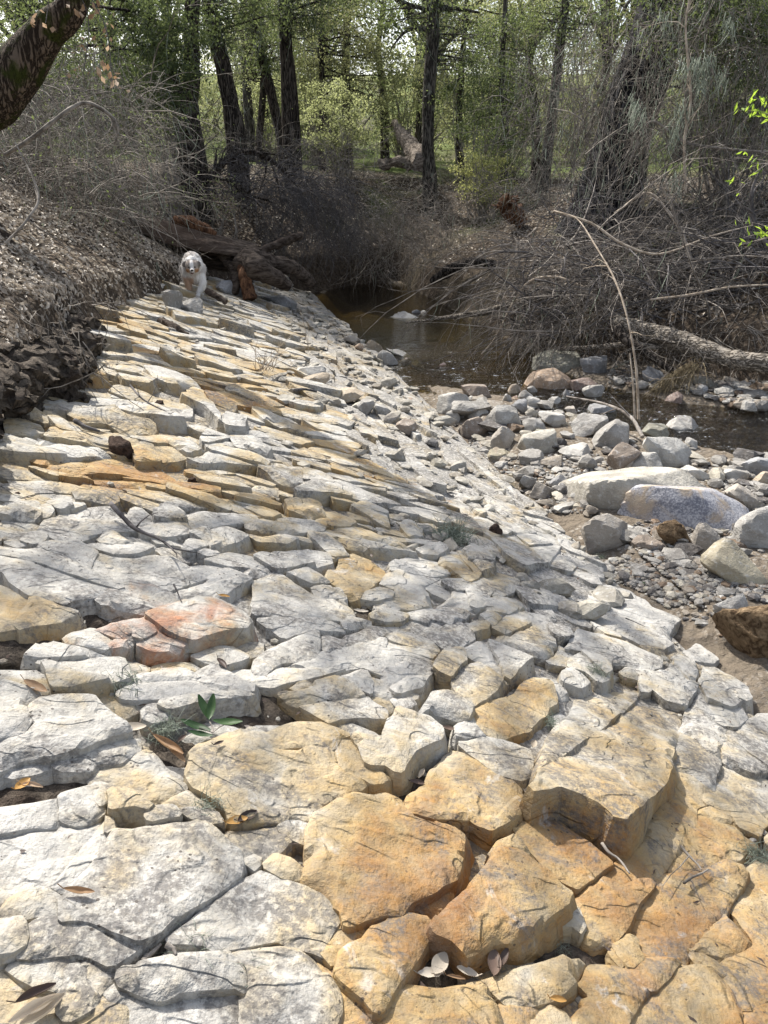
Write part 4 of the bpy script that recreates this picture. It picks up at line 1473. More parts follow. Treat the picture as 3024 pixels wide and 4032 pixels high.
ST = """
J|440,210 490,160 560,140 640,165 720,200 745,260 735,330 700,370 590,385 490,350 440,290|warm|boulder|rounded grey-brown boulder with dark sides standing at the rock's edge|L
J|1130,410 1160,330 1200,225 1240,210 1330,280 1400,380 1330,400 1200,420|warm|boulder|triangular pale boulder pointing up behind the yellowish oval one
J|1235,480 1260,430 1340,390 1430,400 1560,470 1659,560 1640,600 1560,610 1440,580 1290,530|yellow|boulder|smooth yellowish oval boulder lying on the pebbles at right
J|1445,330 1450,230 1500,165 1600,140 1700,140 1760,200 1760,310 1659,320 1560,370 1480,350|white|boulder|pale grey boulder cut by the right picture edge beside the speckled slab
J|770,330 830,300 920,320 980,350 950,390 850,390 780,380|brown|stone|low brown crumbly stone among pebbles right of the rounded boulder
M|845,400 960,290 1080,255 1180,260 1260,320 1310,350 1300,420 1220,460 1000,450 960,410|orange|boulder|big orange-tan boulder at the water's edge before the mossy block
M|1300,350 1400,335 1480,345 1560,390 1540,460 1400,480 1310,440|red|boulder|wet dark red-brown boulder right of the big orange-tan one
M|1395,440 1480,400 1600,390 1615,430 1560,540 1480,520|grey|boulder|grey wedge-shaped stone in front of the wet red-brown boulder
M|925,290 940,200 985,140 1100,135 1240,115 1370,130 1410,190 1400,270 1260,300|moss|boulder|mossy layered block behind the big orange-tan boulder
M|1380,150 1480,135 1640,140 1620,280 1500,280 1420,250|blue|boulder|square blue-grey block with a white top under the bank
M|1420,60 1450,25 1510,35 1530,70 1480,120 1430,100|blue|stone|small blue stone on the bank above the square block
M|270,400 380,390 510,400 570,510 440,510 330,480|brown|stone|layered brown stone at the near side of the riffle
M|50,620 90,560 110,490 220,460 330,490 370,560 240,620 150,650 80,660|white|boulder|large pale grey rock where the rock bed meets the riffle
M|180,590 250,540 420,545 540,560 550,620 430,600 330,660 200,640|grey|stone|flat grey slab stone leaning on the large pale rock by the riffle
M|130,650 220,625 260,680 240,750 140,700|white|stone|small white block left of the dark brown-grey stone
M|340,680 400,610 480,580 540,660 460,690 350,710|white|stone|white peaked stone just left of the carved white one
M|270,780 330,720 450,690 540,790 480,880 340,895 280,840|brown|stone|dark brown-grey angular stone left of the carved white one
M|540,780 550,660 590,575 680,580 790,620 850,740 760,790 640,800|white|boulder|white boulder with a scooped hollow in its top face
M|850,760 900,700 960,700 1040,750 1090,820 960,840 860,840|grey|stone|grey stone right of the scooped white boulder
M|535,980 560,880 650,775 720,790 790,840 760,920 690,990 580,1000|warm|boulder|tall warm-grey stone leaning left of the cream block
M|805,950 850,860 960,835 1150,835 1170,900 1165,980 1040,1000 900,1030 840,1000|cream|boulder|cream-white oblong block in the middle of the stone bar
M|520,1060 550,1000 680,1005 750,1060 640,1100 550,1100|yellow|stone|yellowish rough stone below the tall leaning stone
M|805,1050 880,1030 1020,1015 1050,1060 1010,1110 880,1120 820,1090|grey|stone|grey flat-topped stone below the cream block
M|580,1140 640,1110 710,1110 715,1170 620,1175|white|stone|small bright white stone with a dark spot near the rock bed
M|1010,690 1060,655 1220,660 1230,740 1150,780 1040,740|white|stone|whitish cracked slab stone behind the cream block
M|875,520 930,505 1010,520 1000,610 920,600|white|stone|whitish square stone, upper of two above the scooped boulder's right
M|870,660 930,605 1000,650 970,700 900,690|cream|stone|cream pointed stone below the whitish square one
M|760,590 800,540 890,530 890,620 840,660|blue|stone|blue-grey stone touching the scooped white boulder from behind
M|805,500 860,420 950,500 930,530 830,535|grey|stone|grey pyramid-shaped stone right of the round brown one
M|710,450 740,390 800,380 830,430 790,490 730,500|tan|stone|round brown stone at the near edge of the riffle
M|650,540 690,470 740,500 740,540|white|stone|small pale stone left of the round brown one
M|890,420 940,400 990,460 940,490|grey|stone|small grey stone against the big orange-tan boulder
M|1065,580 1120,520 1190,495 1210,530 1150,570 1080,600|white|stone|smooth white oval stone below the big orange-tan boulder
M|1210,510 1250,430 1300,490 1280,525|blue|stone|upright blue-white stone below the big orange-tan boulder's right end
M|1235,610 1330,595 1350,640 1300,670|warm|stone|small warm-grey stone between the white oval and blue-grey flat one
M|1450,650 1490,590 1600,580 1720,620 1720,680 1620,690 1480,680|blue|boulder|flat blue-grey boulder behind the long grey cracked stone
M|1300,800 1390,720 1480,690 1650,700 1650,760 1500,830 1370,870|grey|boulder|long grey stone with a white upper face right of the cream block
R4|880,820 930,770 1000,720 1060,740 1060,790 1020,820 920,835|grey|boulder|broad grey cracked boulder left of the pale sapling
M|1200,1030 1300,980 1440,960 1510,1060 1420,1090 1300,1070|white|stone|low white stone in mud below the broad grey cracked boulder
R4|1110,830 1130,790 1200,790 1290,840 1360,890 1355,920 1240,920 1150,870|white|boulder|big white tilted boulder with dark patches beside the green pool
R4|1060,900 1130,860 1180,855 1220,930 1150,950 1080,940|white|boulder|light grey wedge boulder right behind the speckled slab
R4|970,870 1000,835 1080,835 1120,860 1060,880 1000,940|brown|stone|dark brown rounded stone left of the light grey wedge
R4|1000,910 1060,870 1080,900 1050,940|warm|stone|warm-grey stone tucked against the light grey wedge
R4|1270,930 1330,915 1400,950 1425,975 1350,970|white|stone|white flat stone at the back of the speckled slab
R4|1465,940 1510,920 1580,940 1560,975 1490,975|white|stone|white lumpy stone at the green pool's near shore
R4|1530,910 1620,880 1700,890 1700,960 1600,960|blue|boulder|large blue-grey boulder at the right edge by the green pool
R4|1460,1030 1530,1000 1600,1040 1620,1090 1560,1100|warm|stone|brownish grey stone right of the speckled slab's far end
R4|1595,980 1640,940 1690,950 1690,1010 1620,1000|tan|stone|tan angular stone at the right edge below the blue-grey boulder
R4|1110,770 1150,740 1220,740 1220,770 1150,790|moss|stone|flat greenish grey stone just right of the pale sapling's foot
R4|1225,750 1260,720 1330,715 1380,770 1300,780|grey|stone|grey stone half in the water right of the sapling
R4|1300,820 1320,795 1355,810 1350,840|white|stone|small white stone at the left shore of the green pool
R4|1120,520 1150,495 1210,520 1190,560 1150,565|blue|boulder|blue-white stone leaning under the bank by the log
R4|1500,590 1505,560 1590,560 1590,590|grey|stone|oblong grey stone under the far bank at right
R4|1540,665 1560,635 1600,640 1615,670|white|stone|white rounded stone standing in the running water
R4|1215,630 1270,600 1290,615 1290,632|red|stone|wet reddish stone breaking the surface of the stream
R4|1345,590 1360,570 1400,570 1395,600|blue|stone|small dark blue stone in the shade of the bank
R4|580,1000 600,955 660,970 640,1020|grey|stone|grey block left of the speckled slab, farthest left of three
R4|620,1040 660,980 760,1030 700,1055|warm|stone|warm-grey angular block, middle of three left of the speckled slab
R4|710,990 760,955 800,985 760,1010|blue|stone|blue-grey stone above the warm-grey angular block
R4|740,1020 770,990 800,1005 780,1035|dark|stone|small black stone at the speckled slab's left end
R4|450,880 480,850 550,870 500,895|tan|stone|small tan stone on the sand below the dark brown-grey one
R4|1470,120 1480,100 1500,105 1500,125|white|stone|tiny white stone on the dark far bank
R4|1165,60 1185,50 1200,62 1180,70|white|stone|tiny pale stone in the brush of the far bank
R4|45,282 80,270 150,275 120,292|white|stone|flat white stone lying in the dark pool
R4|115,250 140,240 160,250 150,265|blue|stone|small blue-white stone at the pool's far shore
R4|150,255 180,245 190,262 160,266|grey|stone|small grey stone beside the blue-white one at the pool
R4|650,780 670,760 740,770 700,800|moss|stone|muddy stone between the cream block and the grey cracked boulder
"""
for line in ST.strip().split('\n'):
    w = line.split('|')
    stone(w[3], w[4], reg(w[0], w[1]), w[2], group=None, cat=w[3])
STR = """
L|800,170 830,125 900,150 940,190 920,215 820,210|grey|large grey stone of the row along the pool's left edge
L|720,110 760,65 830,100 830,135 740,135|tan|tan flat-topped stone behind the large grey one at the pool's edge
L|660,110 690,85 720,110 700,135|orange|small orange stone left of the tan one at the pool's edge
L|570,60 620,30 700,60 650,90|warm|pale layered stone at the head of the row by the pool
L|710,165 780,145 790,190 740,195|grey|grey cracked stone left of the large grey one at the pool
L|870,130 950,145 1070,190 1000,195|white|long white splinter of stone reaching into the pool
L|945,205 1000,180 1030,210 980,225|brown|brown stone at the water below the long white splinter
L|1020,220 1070,210 1125,240 1050,245|white|white wet stone, last of the row by the pool
L|1170,245 1230,215 1285,240 1230,252|red|reddish stone in the water above the riffle
L|240,280 300,245 400,235 460,265 450,290 330,310|white|white slab stone resting loose on the rock bed near its middle
L|310,340 330,310 440,285 490,300 490,330 350,360|tan|tan block under the loose white slab stone on the rock bed
L|510,440 560,400 650,390 720,420 640,450 560,470|tan|rounded tan stone above the row of grey blocks on the rock
L|670,500 710,460 780,455 790,490 740,540|grey|grey block in the crack across the rock, left one
L|760,530 790,480 860,500 900,530 840,555|grey|grey block in the crack across the rock, middle one
L|840,590 870,550 940,550 950,580 900,620|warm|warm-grey round stone in the crack across the rock
L|920,620 960,595 1050,600 1070,640 1020,680 950,650|brown|brownish block at the low end of the crack across the rock
L|1110,740 1150,705 1200,730 1190,760|dark|dark grey stone on the sand at the rock's foot
"""
for line in STR.strip().split('\n'):
    w = line.split('|')
    stone('stone', w[3], reg(w[0], w[1]), w[2], bed='rock' if 'rock' in w[3] or 'edge' in w[3] or 'row' in w[3] else 'creek', group=None, cat='stone')
# stones up by the hollow log and dog
STD = """
S|960,1090 985,1060 1020,1055 1040,1080 1040,1100 1000,1110|cream|rock|cream rounded rock below the orange root by the pool
S|1040,1100 1080,1075 1130,1090 1150,1120 1090,1130|warm|rock|grey-brown rock at the foot of the log's broken end
S|845,1130 870,1110 910,1120 930,1150 880,1160|blue|stone|bluish slab stone behind the dog's raised paw
S|640,1180 660,1140 700,1145 705,1210 670,1225|grey|stone|tall grey block on the rock left below the dog
S|710,1195 760,1180 800,1205 790,1240 730,1235|grey|stone|broad grey block on the rock below the dog
S|540,1140 600,1125 650,1130 620,1145|white|stone|thin white slab in the leaves left of the dog
S|1060,1170 1120,1165 1170,1195 1160,1215 1090,1205|blue|stone|blue-grey angular block near the far end of the rock
"""
for line in STD.strip().split('\n'):
    w = line.split('|')
    stone(w[3], w[4], reg(w[0], w[1]), w[2], bed='rock', group=None, cat=w[3], T=0.3)
# dark splinter of wood on the rock below the dog
# the long speckled boulder: two layers of one rock
pts_up = reg('R4', '800,1060 820,980 900,960 1060,950 1250,935 1330,960 1400,1010 1380,1060 1200,1100 900,1100')
pts_fr = reg('R4', '955,1090 1000,1050 1130,1000 1250,1005 1400,1015 1520,1070 1575,1105 1540,1150 1400,1172 1150,1150 1000,1125')
bpos = ground_hit(2500, 2090)
spk = empty('speckled_boulder', (bpos[0], bpos[1], bpos[2]), 'long low boulder with a blue-grey speckled face and pale brown back', 'boulder')
stone('upper_layer', None, pts_up, 'cream', parent=spk, T=0.55, sub=5, k=50, rough=1.7)
stone('speckled_face', None, pts_fr, 'blue', parent=spk, T=0.42, sub=5, k=60, rough=1.5, mat='speckle')
stone('porous_rock', 'dark crumbly brown rock between the triangular boulder and the speckled slab', reg('J', '920,250 970,200 1060,190 1110,230 1140,290 1130,370 1050,360 970,300'), 'brown', mat='porous', sub=4, rough=2.6, group=None, cat='rock')
stone('porous_rock', 'large porous brown rock cut by the right picture edge', reg('J', '1480,900 1500,800 1580,770 1700,750 1850,800 1850,1080 1659,1090 1540,1040'), 'brown', mat='porous', sub=5, rough=2.4, group=None, cat='rock')
stone('white_fragment', 'bone-white curved stone fragment on the gravel left of the porous rock', reg('J', '1200,755 1300,768 1420,745 1520,700 1530,730 1490,790 1440,820 1340,790 1250,785'), 'white', sub=4, T=0.10, group=None, cat='stone')

# gravel of the bar and creek bed: nobody could count it
def pebbles(X, Y, Z, size, seed, sub=1, ang=False):
    rg = np.random.default_rng(seed)
    V0, F0 = ICO[sub]
    n = len(X)
    vs = []
    for k in range(6):
        if ang:
            rk = np.random.default_rng(900 + k)
            pn = rk.normal(size=(9, 3))
            pn /= np.linalg.norm(pn, axis=1, keepdims=True)
            nz = ((np.maximum(V0 @ pn.T, 1e-6) / rk.uniform(.6, 1.0, 9)) ** 40).sum(1) ** (-1 / 40)
            nz = np.minimum(nz, 1.4)
        else:
            nz = 1 + 0.35 * fbm(V0 + k * 9.1, 1.3, 2, k)
        vs.append(V0 * nz[:, None])
    vs = np.array(vs)
    pick = rg.integers(0, 6, n)
    sc = size[:, None] * np.c_[rg.uniform(.8, 1.5, n), rg.uniform(.7, 1.1, n), rg.uniform(.35, .75, n)]
    a = rg.uniform(0, 6.28, n)
    V = vs[pick] * sc[:, None, :]
    ca, sa = np.cos(a)[:, None], np.sin(a)[:, None]
    V = np.stack([V[..., 0] * ca - V[..., 1] * sa, V[..., 0] * sa + V[..., 1] * ca, V[..., 2]], -1)
    V += np.c_[X, Y, Z + size * 0.25][:, None, :]
    Fc = (F0[None] + (np.arange(n) * len(V0))[:, None, None]).reshape(-1, 3)
    pal = np.array([COLS[c] for c in ('white', 'grey', 'warm', 'grey', 'dark', 'warm', 'cream', 'grey', 'brown', 'dark', 'grey')]) * 0.85
    C = np.repeat(pal[rg.integers(0, len(pal), n)] * rg.uniform(.7, 1.15, (n, 1)), len(V0), 0)
    return V.reshape(-1, 3), Fc, C


def scatter_px(polys, n, seed):
    rg = np.random.default_rng(seed)
    out = []
    for poly, k in polys:
        P = np.array(poly)
        lo, hi = P.min(0), P.max(0)
        c = rg.uniform(lo, hi, (k * 4, 2))
        c = c[inside(c, P)][:k]
        out.append(c)
    return np.vstack(out)


def px_ground(c):
    x = []
    d = rdir(c[:, 0], c[:, 1])
    z = np.full(len(c), 0.04)
    for _ in range(5):
        t = (CAMZ - z) / (-d[2])
        X, Y = d[0] * t, d[1] * t
        z = 0.5 * z + 0.5 * np.clip(ground_z(X, Y), -0.35, 0.8)
    return X, Y, ground_z(X, Y)


gp = [(reg('J', '560,480 760,420 760,330 930,390 1100,420 1240,480 1290,540 1560,620 1760,640 1760,760 1500,700 1200,740 1000,760 800,640 640,600'), 2600),
      (reg('J', '700,240 900,200 1130,230 1450,200 1450,360 1400,400 1150,420 760,330'), 700),
      (reg('R4', '280,780 460,800 600,880 900,860 1100,940 830,970 560,960 430,960 300,860'), 1500),
      (reg('R4', '560,950 800,960 800,1060 900,1120 700,1120 600,1040'), 500),
      (reg('R4', '600,560 1000,640 1100,760 800,760 560,680'), 500),
      (reg('R4', '950,440 1080,440 1100,560 970,560'), 300),
      (reg('R4', '1220,780 1350,830 1380,900 1480,900 1690,860 1690,1180 1560,1110 1400,1000'), 700),
      (reg('J', '1060,800 1200,740 1480,840 1500,1000 1300,960'), 90)]
c = scatter_px(gp, 0, 3)
X, Y, Z = px_ground(c)
rg = np.random.default_rng(33)          # the bar goes on to the right of the picture
X2, Y2 = rg.uniform(2.2, 6.5, 2600), rg.uniform(-1.0, 5.6, 2600)
X, Y, Z = np.r_[X, X2], np.r_[Y, Y2], np.r_[Z, ground_z(X2, Y2)]
ok = (edge_p(X, Y) < -0.02)
X, Y, Z = X[ok], Y[ok], Z[ok]
rg = np.random.default_rng(4)
V1, F1, C1 = pebbles(X, Y, Z, np.clip(rg.lognormal(-4.55, 0.55, len(X)), .004, .045), 5)
gm = [(reg('R4', '250,600 480,560 640,560 1050,650 1100,800 1100,930 800,960 560,960 440,880 330,800'), 150),
      (reg('R4', '560,950 830,960 900,1120 650,1080'), 30), (reg('R4', '1220,780 1400,880 1690,880 1690,1160 1400,1000'), 60),
      (reg('R4', '960,560 1300,600 1659,700 1659,560 1300,560 1000,540'), 170), (reg('J', '700,240 1450,200 1600,640 1300,560 760,420'), 40),
      (reg('L', '1180,600 1300,620 1380,720 1659,780 1659,900 1400,880 1250,780'), 40)]
c = scatter_px(gm, 0, 8)
X, Y, Z = px_ground(c)
X2, Y2 = rg.uniform(2.4, 6.5, 150), rg.uniform(-1.0, 5.4, 150)
X, Y, Z = np.r_[X, X2], np.r_[Y, Y2], np.r_[Z, ground_z(X2, Y2)]
ok = (edge_p(X, Y) < -0.03)
X, Y, Z = X[ok], Y[ok], Z[ok]
V2, F2, C2 = pebbles(X, Y, Z, np.clip(rg.lognormal(-3.15, 0.38, len(X)), .03, .11), 6, sub=2, ang=True)
V, Fc = merge([(V1, F1), (V2, F2)])
grv = mk('creek_gravel', V, Fc, M['gravel'], attrs={'tint': np.vstack([C1, C2])}, sharp=25)
tag(grv, 'mixed small pebbles and gravel covering the creek bar', 'gravel', kind='stuff')
# crumbs and chips of rock lying in the cracks of the rock bed
rg = np.random.default_rng(14)
n = 2600
yy = 0.9 + 8 * rg.random(n) ** 1.7
pp_ = rg.uniform(0.05, 3.0, n)
xx = 2.197 - 0.23 * yy - pp_ / 0.975
V1, F1, C1 = pebbles(xx, yy, rock_z(xx, yy) + 0.012, np.clip(rg.lognormal(-5.0, 0.5, n), .003, .022), 15)
n = 420
yy = rg.uniform(3.2, 12.5, n)
pp_ = np.abs(rg.normal(size=n)) * 1.0 + 0.05
xx = 2.197 - 0.23 * yy - pp_ / 0.975
kk = pp_ < np.interp(yy, PLY, PLV)
xx, yy = xx[kk], yy[kk]
V2, F2, C2 = pebbles(xx, yy, rock_z(xx, yy) + 0.02, np.clip(rg.lognormal(-3.5, 0.45, len(xx)), .015, .085), 16, sub=2, ang=True)
V1, F1 = merge([(V1, F1), (V2, F2)])
C1 = np.vstack([C1, C2])
C1 = np.clip(C1 * 0.4 + np.array(COLS['cream']) * 0.55, 0, 1)
chips = mk('rock_chips', V1, F1, M['stone'], attrs={'tint': C1}, sharp=25)
tag(chips, 'small loose chips of pale rock lying in the cracks', 'gravel', kind='stuff')

# soil ledge where the rock runs under the left bank
ys = np.arange(2.6, 6.9, 0.018)
prof = [(-0.10, -0.03), (-0.02, 0.03), (-0.08, 0.09), (-0.10, 0.15), (-0.06, 0.21), (0.04, 0.25), (0.16, 0.29), (0.34, 0.37), (0.55, 0.48)]
tt = np.linspace(0, 1, 40)
pr = np.array(prof)
po = np.interp(tt, np.linspace(0, 1, len(pr)), pr[:, 0])
ph = np.interp(tt, np.linspace(0, 1, len(pr)), pr[:, 1])
YS, _ = np.meshgrid(ys, tt, indexing='ij')
amp = 0.55 + 0.7 * np.clip(fbm(np.c_[ys, ys * 0], 0.9, 2, 91) + .3, 0, 1)
base_p = np.interp(ys, PLY, PLV) + 0.22 * fbm(np.c_[ys, ys * 0], 0.8, 3, 92)
Pp = base_p[:, None] + po[None, :] * 1.25
Zp = 0.3 * base_p[:, None] + ph[None, :] * amp[:, None] * 1.15
Xp = 2.197 - 0.23 * YS - Pp / 0.975
V = np.c_[Xp.ravel(), YS.ravel(), Zp.ravel()]
nz1 = fbm(V, 5, 6, 95, 0.64)
nz2 = fbm(V + 31, 6, 6, 96, 0.64)
nz3 = fbm(V + 61, 5, 6, 97, 0.64)
V += np.c_[nz1 * 0.22, nz2 * 0.15, nz3 * 0.18] * np.clip((7.2 - V[:, 1:2]) / 1.0, 0, 1)
V[:, 2] -= 0.40 * np.clip((V[:, 1] - 5.6) / 1.2, 0, 1) ** 2
idx = np.arange(len(V)).reshape(YS.shape)
q = np.stack([idx[:-1, :-1], idx[1:, :-1], idx[1:, 1:], idx[:-1, 1:]], -1).reshape(-1, 4)
led = mk('soil_ledge', V, q, M['soil'], sharp=35)
tag(led, 'crumbling dark soil ledge overhanging the rock on the left', 'soil', kind='structure')

# ------------------------------------------------------------------ vegetation helpers
def leaves(C, size, rg, asp=0.5, droop=0.0):
    """leaf blades (folded rhombs) at points C"""
    n = len(C)
    a = rg.normal(size=(n, 3))
    a[:, 2] -= droop
    a /= np.linalg.norm(a, axis=1, keepdims=True)
    b = np.cross(a, rg.normal(size=(n, 3)))
    b /= np.linalg.norm(b, axis=1, keepdims=True) + 1e-9
    nn = np.cross(a, b)
    L = (size * rg.uniform(.6, 1.35, n))[:, None] if np.isscalar(size) else (size * rg.uniform(.7, 1.3, n))[:, None]
    V = np.stack([C - a * L * .5, C + b * L * asp * .5 + nn * L * .06, C + a * L * .5, C - b * L * asp * .5 + nn * L * .06], 1).reshape(-1, 3)
    i = np.arange(n)[:, None] * 4
    T = np.vstack([i + np.array([[0, 1, 2]]), i + np.array([[0, 2, 3]])])
    v = np.repeat(rg.random(n), 4)[:, None] * np.ones((1, 3))
    return V, T, v


def clumps(cen, rad, nclump, nleaf, cr, rg, shell=0.35):
    """leaf points gathered in clumps through an ellipsoid, denser towards the outside"""
    d = rg.normal(size=(nclump, 3))
    d /= np.linalg.norm(d, axis=1, keepdims=True)
    r = rg.uniform(shell, 1.0, nclump) ** 0.6
    K = np.array(cen) + d * r[:, None] * np.array(rad)
    sz = cr * rg.uniform(.5, 1.5, nclump)
    pick = rg.integers(0, nclump, nleaf)
    off = rg.normal(size=(nleaf, 3)) * sz[pick][:, None] * np.array((1, 1, .6))
    return K[pick] + off, K


def stems(S, D, L, K, rg, wander=0.3, grav=0.0, r0=0.006, r1=0.002):
    n = len(S)
    D = D / (np.linalg.norm(D, axis=1, keepdims=True) + 1e-9)
    step = (L / (K - 1))[:, None]
    P = [S]
    bend = rg.normal(size=(n, 3)) * wander
    for k in range(1, K):
        D = D + bend / K * 1.6 + rg.normal(size=(n, 3)) * wander * 0.30
        D[:, 2] -= grav / K * 2
        D = D / (np.linalg.norm(D, axis=1, keepdims=True) + 1e-9)
        P.append(P[-1] + D * step)
    P = np.stack(P, 1)
    rr = np.asarray(r0)
    if rr.ndim == 0:
        rr = np.full(n, r0)
    R_ = rr[:, None] + (r1 - rr[:, None]) * np.linspace(0, 1, K)[None]
    return P, R_


def with_twigs(P, Rd, rg, per=3, length=0.35, K=4, grav=0.0):
    """side twigs along stems"""
    n, k, _ = P.shape
    i = np.repeat(np.arange(n), per)
    j = rg.integers(1, k, len(i))
    S = P[i, j]
    T = P[i, j] - P[i, j - 1]
    T = T / (np.linalg.norm(T, axis=1, keepdims=True) + 1e-9)
    D = T + rg.normal(size=T.shape) * 0.8
    return stems(S, D, length * rg.uniform(.4, 1.3, len(i)), K, rg, 0.4, grav, np.maximum(Rd[i, j] * .6, .0016), 0.001)


def ribbons(S, L, rg, K=5, w=0.0055):
    """hanging lichen strands: thin forked tapes from points S"""
    n = len(S)
    P, Rd = stems(S, np.c_[rg.normal(size=(n, 2)) * .25, -np.ones(n)], L, K, rg, 0.45, 0.3, w, w * .3)
    V, Q = tubes(P, Rd, 3)
    v = np.repeat(rg.random(n), K * 3)[:, None] * np.ones((1, 3))
    return V, Q, v


def gz(x, y):
    return ground_z(np.atleast_1d(np.asarray(x, float)), np.atleast_1d(np.asarray(y, float)))


def tree(name, label, path, Y, widths, bark, crowns, leafmat, seed, ext=None, limbs=(), lichen=0, sides=14, ridges=0, group=None, cat='tree', leafsize=0.06, ynear=0.0):
    """path in photo pixels at distance Y (bottom to top); crowns = [(centre, radii, clumps, leaves, clump radius)]"""
    rg = np.random.default_rng(seed)
    W = [at_y(px, py, Y + ynear * i) for i, (px, py) in enumerate(path)]
    dep = Y / 1.05
    rad = [w / 2 / FP * dep for w in widths]
    g = float(gz(W[0][0], W[0][1])[0])
    b = W[0].copy()
    b[2] = g - 0.15
    pth = [b] + W[0 if W[0][2] > g + 0.25 else 1:]
    rr = [rad[0] * 1.25] + rad[0 if W[0][2] > g + 0.25 else 1:]
    if ext is not None:
        for e, r in ext:
            pth.append(np.array(e, float))
            rr.append(r)
    root = empty(name, (W[0][0], W[0][1], g), label, cat, group)
    pieces = [limb(pth, rr, n=34, sides=sides, seed=seed, rough=0.10, ridges=ridges)]
    top = pth[-1]
    for lp, lw in limbs:
        Wl = [at_y(a, b2, Y + rg.uniform(-.3, .3) * 0) if len((a, b2)) == 2 else None for a, b2 in lp]
        pieces.append(limb(Wl, [w / 2 / FP * dep for w in lw], n=16, sides=9, seed=seed + 3, rough=.1))
    spl = spline(pth, 40)
    L_all = []
    K_all = []
    for cen, rd, nc_, nl, cr in crowns:
        Cp, Kp = clumps(cen, rd, nc_, nl, cr, rg)
        L_all.append(Cp)
        K_all.append(Kp)
    if L_all:
        Kp = np.vstack(K_all)
        sel = Kp[rg.permutation(len(Kp))[:min(46, len(Kp))]]
        S, E = [], []
        for kpt in sel:
            d = ((spl - kpt) ** 2).sum(1) + 3.0 * (spl[:, 2] > kpt[2] + 0.3)
            S.append(spl[np.argmin(d)])
            E.append(kpt)
        S, E = np.array(S), np.array(E)
        t = np.linspace(0, 1, 6)[None, :, None]
        P = S[:, None] * (1 - t) + E[:, None] * t
        P = P + np.sin(t * np.pi) * rg.normal(size=(len(S), 1, 3)) * 0.12 * np.linalg.norm(E - S, axis=1)[:, None, None]
        Rd = np.linspace(1, .25, 6)[None] * (0.008 + 0.010 * np.linalg.norm(E - S, axis=1))[:, None]
        bv, bq = tubes(P, Rd, 4)
        pb_, rb_ = with_twigs(P, Rd, rg, 5, 0.7)
        tv, tq = tubes(pb_, rb_, 3)
        V, Q = merge([(bv, bq), (tv, tq)])
        br_geo = (V, Q)
        V, T, v = leaves(np.vstack(L_all), leafsize, rg)
        crown = part('crown', V, T, M[leafmat], root, smooth=False, attrs={'v': v})
        if lichen:
            A = P.reshape(-1, 3)
            A = A[rg.integers(0, len(A), lichen)] + rg.normal(size=(lichen, 3)) * .15
            V, Q, v = ribbons(A, rg.uniform(.15, .7, lichen), rg)
            o = part('hanging_lichen', V, Q, M['lichen'], root, attrs={'v': v})
            o.parent = crown
            tag(o, kind='stuff')
    V, T = merge(pieces)
    tr_ = part('trunk', V, T, M[bark], root, sharp=60)
    if L_all:
        o = part('branches', br_geo[0], br_geo[1], M[bark], root)
        o.parent = tr_
        tag(o, kind='stuff')
    return root


# ------------------------------------------------------------------ the trees
def up(px, Y, dz, dx=0.0):
    p = at_y(px, 0, Y)
    return (p[0] + dx, Y, p[2] + dz)


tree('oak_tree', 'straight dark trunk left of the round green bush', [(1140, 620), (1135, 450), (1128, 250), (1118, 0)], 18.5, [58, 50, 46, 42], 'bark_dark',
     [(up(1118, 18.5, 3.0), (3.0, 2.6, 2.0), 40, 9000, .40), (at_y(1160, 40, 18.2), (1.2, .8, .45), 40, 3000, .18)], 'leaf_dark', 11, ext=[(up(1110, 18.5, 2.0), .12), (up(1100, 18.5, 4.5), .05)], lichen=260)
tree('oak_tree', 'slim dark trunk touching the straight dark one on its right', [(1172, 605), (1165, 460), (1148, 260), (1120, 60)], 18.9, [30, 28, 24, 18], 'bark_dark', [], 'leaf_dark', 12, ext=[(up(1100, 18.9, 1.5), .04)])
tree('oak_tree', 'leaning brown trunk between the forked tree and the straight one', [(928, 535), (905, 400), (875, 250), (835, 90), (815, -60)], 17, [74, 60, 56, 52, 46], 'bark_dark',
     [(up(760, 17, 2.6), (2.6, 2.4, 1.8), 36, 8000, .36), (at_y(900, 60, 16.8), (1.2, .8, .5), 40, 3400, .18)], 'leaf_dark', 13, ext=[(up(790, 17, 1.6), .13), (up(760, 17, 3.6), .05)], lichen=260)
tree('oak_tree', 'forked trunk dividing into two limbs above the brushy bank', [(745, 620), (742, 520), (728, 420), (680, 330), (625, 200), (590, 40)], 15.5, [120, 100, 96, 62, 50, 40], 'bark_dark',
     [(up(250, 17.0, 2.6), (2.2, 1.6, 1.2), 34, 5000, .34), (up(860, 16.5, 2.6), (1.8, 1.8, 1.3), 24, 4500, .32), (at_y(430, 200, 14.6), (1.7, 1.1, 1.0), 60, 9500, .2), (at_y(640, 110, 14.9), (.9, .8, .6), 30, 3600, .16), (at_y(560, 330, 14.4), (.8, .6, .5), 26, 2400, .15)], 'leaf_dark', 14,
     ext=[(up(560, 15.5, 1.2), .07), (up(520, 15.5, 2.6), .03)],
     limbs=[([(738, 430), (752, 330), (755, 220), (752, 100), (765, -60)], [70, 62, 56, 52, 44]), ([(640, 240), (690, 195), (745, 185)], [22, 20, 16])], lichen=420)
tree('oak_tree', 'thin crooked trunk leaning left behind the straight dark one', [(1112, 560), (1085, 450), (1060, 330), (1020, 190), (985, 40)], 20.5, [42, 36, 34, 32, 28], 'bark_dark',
     [(up(900, 20.5, 2.4), (2.4, 2.4, 1.9), 30, 6500, .36), (at_y(1010, 150, 20.3), (1.0, .8, .7), 36, 3000, .18)], 'leaf_dark', 15, ext=[(up(950, 20.5, 1.4), .09), (up(920, 20.5, 3.2), .04)], lichen=160)
